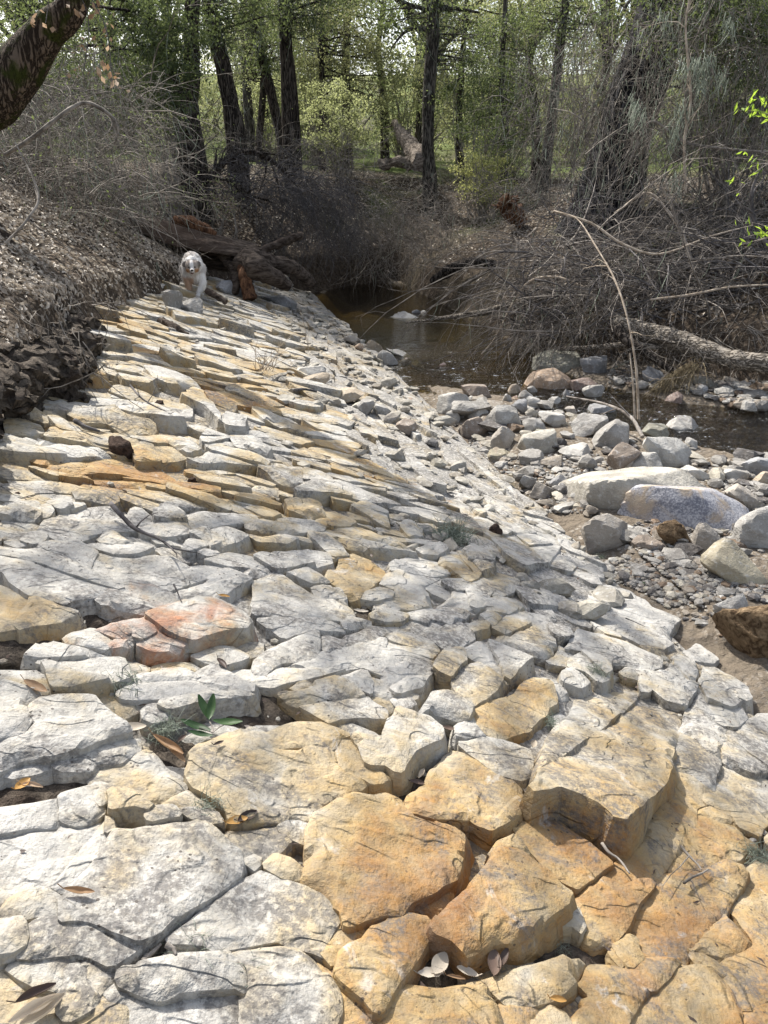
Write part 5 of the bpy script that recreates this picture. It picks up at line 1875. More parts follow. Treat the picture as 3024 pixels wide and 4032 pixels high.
tree('oak_tree', 'pale lichened straight trunk right of the bleached log', [(1692, 730), (1684, 560), (1690, 360), (1703, 160), (1708, -40)], 19.6, [58, 46, 46, 46, 42], 'bark_grey',
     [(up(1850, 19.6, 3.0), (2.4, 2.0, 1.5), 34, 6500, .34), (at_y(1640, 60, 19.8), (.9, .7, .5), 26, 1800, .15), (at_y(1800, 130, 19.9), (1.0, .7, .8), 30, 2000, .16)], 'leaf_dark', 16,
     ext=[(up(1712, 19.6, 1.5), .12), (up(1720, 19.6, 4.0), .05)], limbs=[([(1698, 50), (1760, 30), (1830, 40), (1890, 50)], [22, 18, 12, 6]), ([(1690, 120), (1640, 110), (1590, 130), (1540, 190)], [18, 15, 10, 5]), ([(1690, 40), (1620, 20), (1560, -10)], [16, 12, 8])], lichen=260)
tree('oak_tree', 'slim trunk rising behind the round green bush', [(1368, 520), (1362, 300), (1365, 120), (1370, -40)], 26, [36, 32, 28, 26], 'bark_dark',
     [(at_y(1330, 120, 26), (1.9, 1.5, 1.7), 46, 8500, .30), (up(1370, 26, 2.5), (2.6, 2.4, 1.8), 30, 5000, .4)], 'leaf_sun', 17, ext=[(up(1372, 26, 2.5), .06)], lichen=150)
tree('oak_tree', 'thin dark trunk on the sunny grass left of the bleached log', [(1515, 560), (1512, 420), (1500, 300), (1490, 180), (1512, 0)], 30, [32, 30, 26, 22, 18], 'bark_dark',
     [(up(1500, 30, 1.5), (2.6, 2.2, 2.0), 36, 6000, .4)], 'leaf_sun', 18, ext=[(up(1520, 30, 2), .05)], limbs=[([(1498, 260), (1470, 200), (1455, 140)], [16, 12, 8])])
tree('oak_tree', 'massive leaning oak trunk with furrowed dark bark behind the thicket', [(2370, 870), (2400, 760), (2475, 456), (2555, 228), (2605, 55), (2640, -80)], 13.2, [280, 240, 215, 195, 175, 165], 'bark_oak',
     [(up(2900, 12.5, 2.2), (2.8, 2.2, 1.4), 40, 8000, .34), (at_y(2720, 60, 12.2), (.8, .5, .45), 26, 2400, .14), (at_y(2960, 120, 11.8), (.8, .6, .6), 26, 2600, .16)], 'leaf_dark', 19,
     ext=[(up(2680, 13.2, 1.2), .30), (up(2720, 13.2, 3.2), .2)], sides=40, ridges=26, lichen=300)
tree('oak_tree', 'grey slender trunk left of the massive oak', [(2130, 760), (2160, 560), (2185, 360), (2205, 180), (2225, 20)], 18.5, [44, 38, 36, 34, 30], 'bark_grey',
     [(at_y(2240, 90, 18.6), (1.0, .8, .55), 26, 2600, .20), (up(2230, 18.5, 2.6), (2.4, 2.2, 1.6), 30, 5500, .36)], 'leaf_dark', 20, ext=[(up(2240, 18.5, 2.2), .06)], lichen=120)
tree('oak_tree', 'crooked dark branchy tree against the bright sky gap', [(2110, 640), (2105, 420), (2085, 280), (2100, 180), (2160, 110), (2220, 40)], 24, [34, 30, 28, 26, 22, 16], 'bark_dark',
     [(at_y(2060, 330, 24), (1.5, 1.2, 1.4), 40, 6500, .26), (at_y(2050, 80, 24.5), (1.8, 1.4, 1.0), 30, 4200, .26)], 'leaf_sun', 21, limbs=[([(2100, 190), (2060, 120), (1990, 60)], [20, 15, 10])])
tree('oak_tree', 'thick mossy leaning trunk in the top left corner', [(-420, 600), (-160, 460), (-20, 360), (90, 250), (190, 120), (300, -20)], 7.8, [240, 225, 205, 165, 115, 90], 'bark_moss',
     [(up(520, 8.0, 2.6), (1.7, 1.6, 1.0), 30, 2600, .24), ((-3.3, 6.4, 6.9), (2.0, 1.3, .5), 26, 2100, .24)], 'leaf_dark', 22, ext=[(up(420, 8.0, 1.0), .12), (up(560, 8.2, 2.4), .05)], sides=26, lichen=90, leafsize=.055)  # second leaf clump, out of view, added to dapple the near rock with shade
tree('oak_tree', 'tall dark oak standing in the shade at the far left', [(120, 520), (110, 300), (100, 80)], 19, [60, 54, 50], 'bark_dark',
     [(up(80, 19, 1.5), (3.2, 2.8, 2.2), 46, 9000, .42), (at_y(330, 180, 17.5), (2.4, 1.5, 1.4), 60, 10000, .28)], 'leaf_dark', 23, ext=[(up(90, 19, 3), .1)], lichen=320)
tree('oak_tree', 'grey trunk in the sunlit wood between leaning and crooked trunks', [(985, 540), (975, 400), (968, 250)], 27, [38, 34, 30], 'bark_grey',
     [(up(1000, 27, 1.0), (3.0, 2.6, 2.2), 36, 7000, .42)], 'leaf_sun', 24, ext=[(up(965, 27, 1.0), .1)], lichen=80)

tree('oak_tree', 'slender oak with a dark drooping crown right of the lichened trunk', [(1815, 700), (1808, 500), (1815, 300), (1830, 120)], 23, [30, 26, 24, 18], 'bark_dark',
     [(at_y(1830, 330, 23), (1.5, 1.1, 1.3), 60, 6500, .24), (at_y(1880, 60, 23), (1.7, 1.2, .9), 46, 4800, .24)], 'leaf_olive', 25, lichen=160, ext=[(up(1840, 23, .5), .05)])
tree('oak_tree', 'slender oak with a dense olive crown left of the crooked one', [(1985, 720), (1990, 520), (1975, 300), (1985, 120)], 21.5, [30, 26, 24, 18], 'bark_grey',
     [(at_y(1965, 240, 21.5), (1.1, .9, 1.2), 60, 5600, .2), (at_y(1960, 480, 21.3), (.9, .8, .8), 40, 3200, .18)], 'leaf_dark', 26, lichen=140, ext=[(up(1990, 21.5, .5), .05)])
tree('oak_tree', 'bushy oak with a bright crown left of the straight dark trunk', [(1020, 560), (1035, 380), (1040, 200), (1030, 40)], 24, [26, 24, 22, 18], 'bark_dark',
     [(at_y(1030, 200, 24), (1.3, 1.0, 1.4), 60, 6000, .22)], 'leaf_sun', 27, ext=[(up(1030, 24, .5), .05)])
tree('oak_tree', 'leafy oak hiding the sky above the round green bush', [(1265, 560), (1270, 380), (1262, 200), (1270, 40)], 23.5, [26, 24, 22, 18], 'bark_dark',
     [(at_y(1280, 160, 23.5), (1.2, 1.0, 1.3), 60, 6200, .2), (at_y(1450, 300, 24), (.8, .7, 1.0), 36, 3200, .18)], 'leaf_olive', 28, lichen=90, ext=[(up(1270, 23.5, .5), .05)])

# the sunlit wood beyond: one oak per place, three kinds
def far_tree(seed, leafmat, bark):
    rg = np.random.default_rng(seed)
    root = empty('far_oak', (0, 0, 0), 'oak with a pale sunlit crown in the wood far behind', 'tree', 'oaks of the sunlit wood far behind')
    pth = [(0, 0, -.3), (.1, 0, 2), (-.15, .1, 4.2), (.2, 0, 7)]
    ps = [limb(pth, [.26, .2, .17, .06], n=18, sides=8, seed=seed)]
    for k in range(6):
        a = rg.uniform(0, 6.28)
        z = rg.uniform(2.2, 4.6)
        e = np.array((math.cos(a) * rg.uniform(1.5, 2.8), math.sin(a) * rg.uniform(1.5, 2.8), z + rg.uniform(1, 3)))
        ps.append(limb([(0, 0, z), e * np.array((.5, .5, 1)) - np.array((0, 0, .6)), e], [.09, .07, .02], n=9, sides=6, seed=seed + k))
    V, T = merge(ps)
    part('trunk', V, T, M[bark], root)
    L = []
    for cen, rd, nc_, nl in (((0, 0, 6.8), (3.2, 3.0, 2.4), 46, 4600), ((rg.uniform(-1, 1), 0, 3.9), (2.9, 2.6, 1.6), 26, 2400), ((rg.uniform(-1, 1), 0, 2.0), (2.4, 2.2, 1.2), 10, 800)):
        L.append(clumps(cen, rd, nc_, nl, .40, rg)[0])
    V, T, v = leaves(np.vstack(L), 0.11, rg)
    part('crown', V, T, M[leafmat], root, smooth=False, attrs={'v': v})
    return root


def copy_tree(o, loc, rz, sc):
    c = o.copy()
    COL.objects.link(c)
    c.location, c.rotation_euler, c.scale = loc, (0, 0, rz), sc
    for ch in o.children:
        d = ch.copy()
        COL.objects.link(d)
        d.parent = c
    return c


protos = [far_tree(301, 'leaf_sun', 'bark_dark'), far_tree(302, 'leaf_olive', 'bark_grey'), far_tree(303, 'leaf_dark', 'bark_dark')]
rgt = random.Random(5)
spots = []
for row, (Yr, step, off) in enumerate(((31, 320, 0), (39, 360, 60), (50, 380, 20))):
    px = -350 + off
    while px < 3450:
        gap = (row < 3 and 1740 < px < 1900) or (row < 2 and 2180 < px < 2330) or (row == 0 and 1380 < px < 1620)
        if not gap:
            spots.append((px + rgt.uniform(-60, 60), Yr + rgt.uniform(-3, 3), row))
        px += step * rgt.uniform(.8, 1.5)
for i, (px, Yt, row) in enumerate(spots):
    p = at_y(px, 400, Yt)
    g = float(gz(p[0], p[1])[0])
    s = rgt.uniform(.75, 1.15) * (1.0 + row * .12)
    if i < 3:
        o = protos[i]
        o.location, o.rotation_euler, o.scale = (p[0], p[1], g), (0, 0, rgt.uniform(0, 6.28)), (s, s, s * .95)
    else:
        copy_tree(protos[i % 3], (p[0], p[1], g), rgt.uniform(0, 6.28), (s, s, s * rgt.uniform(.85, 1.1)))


# ------------------------------------------------------------------ bushes
def far_shrub(seed, leafmat):
    rg = np.random.default_rng(seed)
    root = empty('far_shrub', (0, 0, 0), 'pale sunlit shrub under the oaks far behind', 'shrub', 'sunlit shrubs under the oaks far behind')
    S = rg.normal(size=(14, 3)) * np.array((.3, .3, 0))
    E = rg.normal(size=(14, 3)) * np.array((1.2, 1.0, .6)) + np.array((0, 0, 1.7))
    t = np.linspace(0, 1, 5)[None, :, None]
    P = S[:, None] * (1 - t) + E[:, None] * t
    V, Q = tubes(P, np.linspace(.03, .01, 5)[None] * np.ones((14, 1)), 4)
    part('stems', V, Q, M['twig_grey'], root)
    Cp = np.vstack([clumps((0, 0, 1.5), (1.9, 1.5, 1.3), 46, 3600, .28, rg)[0], clumps((rg.uniform(-1, 1), 0, .6), (2.0, 1.5, .6), 16, 900, .25, rg)[0]])
    V, T, v = leaves(Cp, .09, rg)
    part('foliage', V, T, M[leafmat], root, smooth=False, attrs={'v': v})
    return root


sh = [far_shrub(401, 'leaf_sun'), far_shrub(402, 'leaf_olive'), far_shrub(403, 'leaf_dark')]
i = 0
for Yr, step in ((29, 560), (36, 430), (44, 300)):
    px = -250
    while px < 3300:
        if not (Yr < 30 and 1330 < px < 1620):
            p = at_y(px, 500, Yr + rgt.uniform(-2.5, 2.5))
            g = float(gz(p[0], p[1])[0])
            s = rgt.uniform(.7, 1.35)
            if i < 3:
                sh[i].location, sh[i].scale = (p[0], p[1], g), (s, s, s)
            else:
                copy_tree(sh[i % 3], (p[0], p[1], g), rgt.uniform(0, 6.28), (s, s, s * rgt.uniform(.8, 1.3)))
            i += 1
        px += step * rgt.uniform(.6, 1.4)


def bush(name, label, cen_px, Y, rad, nl, leafmat, seed, nstem=26, size=0.045, cr=.12, ncl=60, mat='twig_grey', cat='bush', lichen=0):
    rg = np.random.default_rng(seed)
    c = at_y(cen_px[0], cen_px[1], Y)
    g = float(gz(c[0], c[1])[0])
    root = empty(name, (c[0], c[1], g), label, cat)
    Cp, Kp = clumps(c, rad, ncl, nl, cr, rg, 0.2)
    Cp = Cp[Cp[:, 2] > g]
    S = np.array((c[0], c[1], g)) + rg.normal(size=(nstem, 3)) * np.array((.15, .15, 0))
    E = Kp[rg.integers(0, len(Kp), nstem)]
    t = np.linspace(0, 1, 7)[None, :, None]
    P = S[:, None] * (1 - t) + E[:, None] * t + np.sin(t * np.pi) * rg.normal(size=(nstem, 1, 3)) * .12
    Rd = np.linspace(.016, .004, 7)[None] * np.ones((nstem, 1))
    p2, r2 = with_twigs(P, Rd, rg, 6, .35)
    V, Q = merge([tubes(P, Rd, 4), tubes(p2, r2, 3)])
    part('stems', V, Q, M[mat], root)
    V, T, v = leaves(Cp, size, rg, .55)
    part('foliage', V, T, M[leafmat], root, smooth=False, attrs={'v': v})
    if lichen:
        V, Q, v = ribbons(Cp[rg.integers(0, len(Cp), lichen)], rg.uniform(.1, .4, lichen), rg)
        tag(part('hanging_lichen', V, Q, M['lichen'], root, attrs={'v': v}), kind='stuff')
    return root


bush('round_bush', 'round green sunlit bush right of the straight dark trunk', (1335, 470), 20.5, (.95, .8, .95), 8000, 'leaf_sun', 41, size=.055)
bush('yellow_bush', 'yellow-green bush low on the far bank right of the lichened trunk', (1905, 690), 18, (.65, .6, .7), 4200, 'leaf_yel', 42, size=.045)
bush('green_shrub', 'tall grey-green shrub between lichened trunk and slender grey trunk', (1890, 450), 19.5, (1.15, .8, 1.2), 6500, 'leaf_dark', 43, size=.05, lichen=120)
bush('green_shrub', 'thin green shrub in front of the forked trunk', (620, 470), 14.0, (.75, .6, .7), 1500, 'leaf_dark', 44, size=.045, lichen=60)
bush('green_shrub', 'sparse green sprays above the hollow log', (800, 760), 12.9, (.7, .4, .28), 420, 'leaf_sun', 45, size=.035, nstem=14, ncl=30)
bush('green_shrub', 'dark leafy shrub at the top right corner', (2960, 170), 11.4, (.95, .6, 1.0), 6000, 'leaf_dark', 46, size=.045)
bush('green_shrub', 'sunlit leafy shrub far back left of the round bush', (1240, 300), 27, (1.2, 1.0, 1.6), 5200, 'leaf_sun', 47, size=.07)
bush('green_shrub', 'sunlit shrub far back behind the crooked trunk', (1050, 420), 28, (1.6, 1.0, 1.1), 5200, 'leaf_sun', 48, size=.07)
bush('green_shrub', 'pale sunlit shrub right of the bleached log', (1590, 430), 27, (1.3, 1.0, 1.5), 5000, 'leaf_sun', 49, size=.07)
bush('green_shrub', 'sunlit shrub under the bright sky gap', (2010, 560), 24, (1.3, 1.0, 1.4), 5600, 'leaf_sun', 50, size=.065)
bush('green_shrub', 'sunlit shrub glimpsed through the forked trunk', (690, 300), 24, (1.2, 1.0, 1.3), 4200, 'leaf_sun', 51, size=.065)


# ------------------------------------------------------------------ thickets of bare stems
def thicket(name, label, boxes, seed, mat, lichen=0, cat='thicket', leaf=0):
    """boxes: list of (px range, py range, Y range, n, mean dir, spread, length, gravity, r0, wander)"""
    rg = np.random.default_rng(seed)
    PP = []
    first = None
    allP = []
    for (x0, x1), (y0, y1), (Y0, Y1), n, md, sp, L, gv, r0, wd in boxes:
        px = rg.uniform(x0, x1, n)
        py = rg.uniform(y0, y1, n)
        Y = rg.uniform(Y0, Y1, n)
        u, dy, dz = rdir(px, py)
        t = Y / dy
        S = np.c_[u * t, Y, CAMZ + dz * t]
        g = ground_z(S[:, 0], S[:, 1])
        S[:, 2] = np.maximum(S[:, 2], g - 0.02)
        S[:, 2] = np.minimum(S[:, 2], g + 4.5)
        D = np.array(md)[None] + rg.normal(size=(n, 3)) * np.array(sp)
        P, Rd = stems(S, D, L * rg.uniform(.45, 1.35, n), 8, rg, wd, gv, r0 * rg.uniform(.5, 1.4, n), .0018)
        gP = ground_z(P[..., 0], P[..., 1])
        P[..., 2] = np.maximum(P[..., 2], gP + 0.01)
        PP.append(tubes(P, Rd, 3))
        p2, r2 = with_twigs(P, Rd, rg, 3, L * .25, grav=gv * .3)
        PP.append(tubes(p2, r2, 3))
        allP.append(P.reshape(-1, 3))
    A = np.vstack(allP)
    c = A.mean(0)
    root = empty(name, (c[0], c[1], float(gz(c[0], c[1])[0])), label, cat)
    V, Q = merge(PP)
    o = part('stems', V, Q, M[mat], root)
    tag(o, kind='stuff')
    if lichen:
        V, Q, v = ribbons(A[rg.integers(0, len(A), lichen)], rg.uniform(.06, .45, lichen), rg, w=.0055)
        tag(part('hanging_lichen', V, Q, M['lichen'], root, attrs={'v': v}), kind='stuff')
    if leaf:
        V, T, v = leaves(A[rg.integers(0, len(A), leaf)] + rg.normal(size=(leaf, 3)) * .05, .04, rg)
        tag(part('foliage', V, T, M['leaf_dark'], root, smooth=False, attrs={'v': v}), kind='stuff')
    return root


thicket('bramble_heap', 'tangle of bare arching canes covering the right bank above the log', [
    ((1980, 3100), (930, 1330), (8.9, 11.4), 480, (-.6, -.1, .25), (.9, .4, .35), 1.25, .55, .0065, .45),
    ((2300, 3150), (850, 1250), (9.2, 12.0), 220, (-.2, -.3, .6), (.8, .4, .4), 1.5, .6, .007, .5),
    ((1900, 3100), (960, 1330), (8.9, 11.0), 80, (-.6, -.1, .15), (.9, .4, .25), 1.5, .35, .016, .35),
    ((1980, 2500), (1120, 1330), (9.4, 11.0), 170, (.2, -.4, .0), (.9, .4, .3), .8, .5, .005, .5)], 61, 'twig_brown', lichen=120)
thicket('dead_branch_heap', 'dark heap of thicker dead branches sliding down the right bank to the water', [
    ((2050, 3120), (960, 1340), (8.9, 10.8), 230, (-.5, -.25, .05), (.9, .4, .3), 1.1, .4, .011, .45),
    ((2150, 3120), (780, 1100), (10.2, 12.4), 190, (-.2, -.1, .4), (.8, .4, .5), 1.3, .35, .009, .5)], 69, 'twig_dark', lichen=60)
thicket('bare_thicket', 'tall bare twiggy thicket hung with pale lichen before the massive oak', [
    ((2150, 3150), (500, 880), (10.6, 12.6), 260, (.05, -.05, 1.0), (.45, .3, .25), 1.5, .10, .0065, .5),
    ((2560, 3150), (40, 620), (10.6, 12.6), 520, (.0, 0, .5), (.7, .4, .6), 1.0, .15, .005, .6),
    ((2050, 2500), (250, 700), (13.0, 15.0), 320, (0, 0, .2), (.5, .4, .7), 1.2, .3, .006, .5),
    ((2280, 2720), (0, 560), (11.6, 12.6), 110, (0, 0, -.8), (.5, .3, .4), 1.0, .4, .0055, .6)], 62, 'twig_grey', lichen=1150)
thicket('grey_brush', 'dense grey brush under the leaning mossy trunk on the left', [
    ((-150, 600), (330, 800), (9.8, 13.5), 700, (.2, -.1, -.1), (.7, .4, .5), 1.2, .5, .0055, .5),
    ((-100, 480), (180, 560), (11.0, 14.0), 380, (.0, 0, -.6), (.5, .4, .5), .9, .3, .005, .5),
    ((0, 560), (620, 850), (9.0, 11.5), 170, (.6, -.2, .3), (.6, .4, .3), 1.1, .5, .006, .5)], 63, 'twig_grey', lichen=620, leaf=1500)
thicket('drooping_brush', 'blue-grey mound of fine drooping twigs above the pool', [
    ((1030, 1420), (700, 960), (14.0, 15.6), 900, (.1, -.1, -.5), (.6, .3, .5), .65, .6, .004, .4),
    ((820, 1250), (640, 800), (13.4, 15.4), 260, (.3, -.1, .3), (.8, .3, .4), .9, .7, .006, .5)], 64, 'twig_dark')
thicket('root_tangle', 'matted roots and twigs on the steep bank at the head of the pool', [
    ((1350, 1800), (780, 1080), (15.6, 18.2), 620, (0, -.2, -.5), (.7, .3, .5), .7, .4, .005, .5),
    ((1500, 2150), (720, 1000), (14.5, 17.5), 360, (.1, -.1, .3), (.8, .3, .5), .8, .3, .005, .5)], 65, 'twig_grey', lichen=60)
thicket('twiggy_scrub', 'thin grey scrub on the slope between forked trunk and pool', [
    ((650, 1500), (560, 800), (15.0, 18.5), 420, (.1, -.1, .6), (.7, .3, .5), .8, .3, .005, .5)], 66, 'twig_grey', leaf=260)
thicket('overhanging_roots', 'thin dead roots and twigs hanging over the water under the right bank', [
    ((2050, 2500), (1230, 1400), (8.9, 10.2), 190, (-.3, -.6, -.2), (.7, .4, .4), .55, .5, .0045, .5),
    ((2500, 3050), (1280, 1480), (8.0, 8.8), 130, (-.1, -.6, -.2), (.7, .3, .5), .5, .4, .0045, .5)], 67, 'twig_grey')


# ------------------------------------------------------------------ single branches, stems and logs
def branch(name, label, pts, widths, mat, seed=0, n=26, sides=8, twigs=0, cat='branch', group=None, tl=.3, rough=.12):
    """pts = (px, py, Y)"""
    W = np.array([at_y(*p) for p in pts])
    dep = np.mean([p[2] for p in pts]) / 1.02
    rr = [w / 2 / FP * dep for w in widths]
    rg = np.random.default_rng(seed)
    V, T = limb(W, rr, n=n, sides=sides, seed=seed, rough=rough)
    loc = W[0]
    if not twigs:
        o = mk(name, V, T, M[mat], loc=loc, sharp=60)
        return tag(o, label, cat, group)
    root = empty(name, loc, label, cat, group)
    stm = part('stem', V, T, M[mat], root, sharp=60)
    P = spline(W, n)[None]
    Rd = np.interp(np.linspace(0, 1, n), np.linspace(0, 1, len(rr)), rr)[None]
    p2, r2 = with_twigs(P, Rd, rg, twigs, tl, K=6, grav=.2)
    p3, r3 = with_twigs(p2, r2, rg, 2, tl * .4)
    V, Q = merge([tubes(p2, np.maximum(r2, .002), 4), tubes(p3, np.maximum(r3, .0014), 3)])
    o = part('twigs', V, Q, M[mat], root)
    o.parent = stm
    tag(o, kind='stuff')
    return root


branch('bare_sapling', 'tall pale bare sapling arching over the stones at right', [(2515, 1650, 6.6), (2505, 1450, 6.7), (2470, 1250, 6.9), (2420, 1100, 7.2), (2340, 960, 7.6), (2270, 860, 8.0), (2180, 830, 8.3)], [11, 9, 8, 7, 6, 4, 3], 'twig_pale', 71, cat='sapling', twigs=5, tl=.3, rough=.3)
branch('bare_shoot', 'thin pale stem beside the foot of the tall sapling', [(2500, 1650, 6.55), (2492, 1500, 6.6), (2480, 1390, 6.7)], [9, 8, 4], 'twig_pale', 72, cat='shoot')
branch('driftwood_branch', 'thin forked branch lying on stones left of the sapling foot', [(2530, 1720, 6.0), (2480, 1640, 6.3), (2380, 1590, 6.7), (2230, 1560, 7.2)], [16, 14, 11, 5], 'twig_brown', 73, twigs=4, tl=.25)
log_root = branch('fallen_log', 'weathered grey log lying along the right bank', [(2420, 1270, 8.9), (2560, 1310, 8.6), (2700, 1350, 8.3), (2830, 1400, 8.0), (2950, 1425, 7.8), (3160, 1440, 7.6)], [60, 84, 78, 74, 70, 72], 'bark_log', 74, n=40, sides=20, twigs=7, tl=.45, cat='log', rough=.16)
branch('fallen_branch', 'dark thin log slanting below the weathered grey log', [(2430, 1290, 8.6), (2470, 1340, 8.4), (2560, 1400, 8.2), (2660, 1470, 8.0)], [46, 40, 34, 22], 'bark_dark', 75)
branch('fallen_branch', 'knotty dark branch under the sapling on the right bank', [(2200, 1375, 9.2), (2380, 1365, 8.8), (2480, 1360, 8.6), (2640, 1370, 8.4)], [18, 22, 30, 16], 'bark_log', 76)
branch('fallen_branch', 'grey forked driftwood reaching over the pool', [(2250, 1170, 10.4), (2060, 1190, 10.6), (1900, 1230, 10.8), (1760, 1250, 11.2), (1600, 1270, 11.6)], [26, 34, 26, 16, 7], 'bark_log', 77, twigs=9, tl=.35)
branch('fallen_branch', 'second pale driftwood limb behind the forked one', [(2280, 1120, 11.0), (2100, 1160, 11.2), (2000, 1210, 11.2), (1980, 1270, 11.0)], [30, 30, 26, 16], 'bark_log', 78, twigs=3)
branch('charred_log', 'black rotten log on the bank at the head of the pool', [(1700, 1110, 14.2), (1760, 1070, 14.0), (1850, 1035, 13.8), (1950, 1035, 13.8)], [26, 44, 40, 22], 'bark_dark', 79, twigs=5, cat='log', rough=.3)
branch('dead_limb', 'dead limb arching over the brush below the straight trunk', [(760, 760, 14.2), (830, 690, 14.2), (920, 610, 14.4), (1000, 600, 14.6), (1080, 640, 14.8), (1160, 720, 15.0)], [20, 26, 24, 20, 16, 8], 'bark_dark', 80, twigs=12, tl=.7)
branch('dead_limb', 'second dead limb with crooked twigs under the arching one', [(800, 700, 14.0), (900, 710, 13.9), (960, 760, 13.8), (1060, 790, 13.8)], [16, 14, 11, 5], 'bark_dark', 81, twigs=10, tl=.6)
branch('dead_limb', 'long grey curved branch sagging through the brush on the left', [(20, 610, 8.6), (130, 540, 8.6), (260, 440, 8.8), (340, 405, 9.0), (430, 450, 9.0), (465, 510, 9.0), (450, 570, 9.0)], [14, 16, 15, 14, 13, 10, 5], 'twig_grey', 82, twigs=6, tl=.5)
branch('dead_limb', 'pale bent twig at the left edge above the leaf slope', [(20, 960, 6.4), (110, 860, 6.6), (150, 760, 6.8), (60, 560, 7.2)], [10, 10, 9, 5], 'twig_grey', 83, twigs=5, tl=.4)
branch('arching_cane', 'long cane arching across the right bank at mid height', [(2180, 830, 9.4), (2330, 880, 9.2), (2450, 960, 9.0), (2600, 1000, 9.0), (2800, 930, 9.2), (2990, 880, 9.4)], [8, 9, 9, 8, 7, 4], 'twig_pale', 84, cat='cane')
branch('arching_cane', 'lowest long cane lying over the bramble toward the right edge', [(2560, 1180, 8.6), (2720, 1160, 8.6), (2880, 1130, 8.6), (3060, 1120, 8.6)], [8, 9, 8, 6], 'twig_pale', 85, cat='cane')
branch('arching_cane', 'pale cane bending up from the bank toward the oak', [(2420, 840, 10.2), (2550, 760, 10.2), (2640, 850, 10.0), (2720, 980, 9.8)], [9, 9, 8, 4], 'twig_pale', 86, cat='cane')
branch('arching_cane', 'cane drooping left over the water from the bank', [(2300, 1130, 9.4), (2180, 1090, 9.6), (2060, 1130, 9.8), (1950, 1330, 10.0), (1880, 1410, 10.0)], [8, 9, 9, 7, 4], 'twig_pale', 87, cat='cane')
branch('bleached_log', 'bleached broken log lying on the sunny slope behind', [(1660, 640, 19.5), (1625, 590, 21), (1585, 530, 23), (1550, 480, 25)], [50, 54, 40, 18], 'palewood', 88, cat='log', twigs=6, rough=.6, sides=14)
branch('bleached_log', 'lower pale log on the slope below the broken one', [(1490, 650, 20.5), (1570, 640, 20.5), (1680, 660, 20.5)], [34, 40, 30], 'palewood', 89, cat='log', rough=.6)
branch('rotten_stump', 'upturned reddish root plate on the far right bank', [(2060, 880, 15.5), (2020, 840, 15.5), (1985, 800, 15.4), (2040, 780, 15.4)], [60, 62, 44, 20], 'redwood', 90, cat='stump', twigs=12, tl=.4, rough=.7, sides=12)
branch('dead_limb', 'tall pale lichened twig standing in front of the oak', [(2700, 760, 10.2), (2695, 560, 10.2), (2720, 380, 10.2), (2700, 120, 10.2), (2720, -40, 10.2)], [9, 10, 9, 7, 5], 'twig_pale', 91, twigs=10, tl=.5)
branch('dead_limb', 'crooked lichened branch crossing the oak trunk', [(2480, 640, 10.8), (2560, 480, 10.8), (2700, 560, 10.6), (2900, 590, 10.4), (3060, 600, 10.2)], [8, 10, 10, 9, 8], 'twig_grey', 92, twigs=14, tl=.5)
branch('dead_limb', 'dark bare branch reaching in at the right edge', [(3060, 1010, 8.4), (2980, 900, 8.4), (2960, 760, 8.4), (3010, 640, 8.4)], [20, 16, 12, 6], 'twig_dark', 93, twigs=6, tl=.4)
# lace lichen curtain on the right
rg = np.random.default_rng(95)
cl = np.array([(2700, 250), (2740, 240), (2770, 270), (2800, 230), (2845, 300), (2500, 400), (2520, 440), (2650, 510), (2660, 700), (2760, 330), (2690, 420), (2880, 90), (2620, 60)])
kk = rg.integers(0, len(cl), 330)
S = np.array([at_y(cl[i, 0] + rg.normal() * 14, cl[i, 1] + rg.normal() * 16, 10.2 + rg.normal() * .12) for i in kk])
V, Q, v = ribbons(S, rg.uniform(.05, .30, 330), rg, w=.0055)
lr = mk('lace_lichen', V, Q, M['lichen'], attrs={'v': v}, loc=S.mean(0))
tag(lr, 'pale curtain of lace lichen hanging in the thicket at right', 'lichen', kind='stuff')
# dry grass clump over the slanting branch
rg = np.random.default_rng(96)
n = 260
tt = rg.random(n)
S = np.array([at_y(2590 + 160 * k, 1520 - 90 * k, 7.9 - .1 * k) for k in tt]) + rg.normal(size=(n, 3)) * .03
P, Rd = stems(S, np.c_[rg.normal(size=n) * .5 - .5, rg.normal(size=n) * .4, -np.abs(rg.normal(size=n)) * .6 - .1], rg.uniform(.12, .35, n), 5, rg, .3, .5, .004, .001)
V, Q = tubes(P, Rd, 3)
dg_ = mk('dry_grass', V, Q, simple_material('dry_grass', (.14, .11, .07), (.30, .25, .16), 20), loc=S.mean(0))
tag(dg_, 'heap of dry flood-combed grass caught at the stream side below the log', 'grass', kind='stuff')


# fresh green leaf sprays at the right edge
def spray(label, px, py, Y, n, seed):
    rg = np.random.default_rng(seed)
    c = at_y(px, py, Y)
    root = empty('leafy_spray', c, label, 'leaves')
    P, Rd = stems(np.repeat(c[None], 4, 0) + np.array((.35, .05, .0)), np.array((-1, 0, .15)) + rg.normal(size=(4, 3)) * .25, np.full(4, .42), 7, rg, .2, .1, .004, .0015)
    V, Q = tubes(P, Rd, 4)
    part('stems', V, Q, M['twig_grey'], root)
    A = P[:, 2:].reshape(-1, 3)
    V, T, v = leaves(A[rg.integers(0, len(A), n)] + rg.normal(size=(n, 3)) * .025, .075, rg, .33, .4)
    part('foliage', V, T, M['leaf_fresh'], root, smooth=False, attrs={'v': v})


spray('bright green leaf spray at the right edge, upper of two', 2950, 470, 7.6, 46, 101)
spray('bright green leaf spray at the right edge above the canes', 2945, 920, 7.2, 30, 102)
spray('few yellow-green leaves on a twig left of the upper green spray', 2900, 640, 7.8, 16, 103)
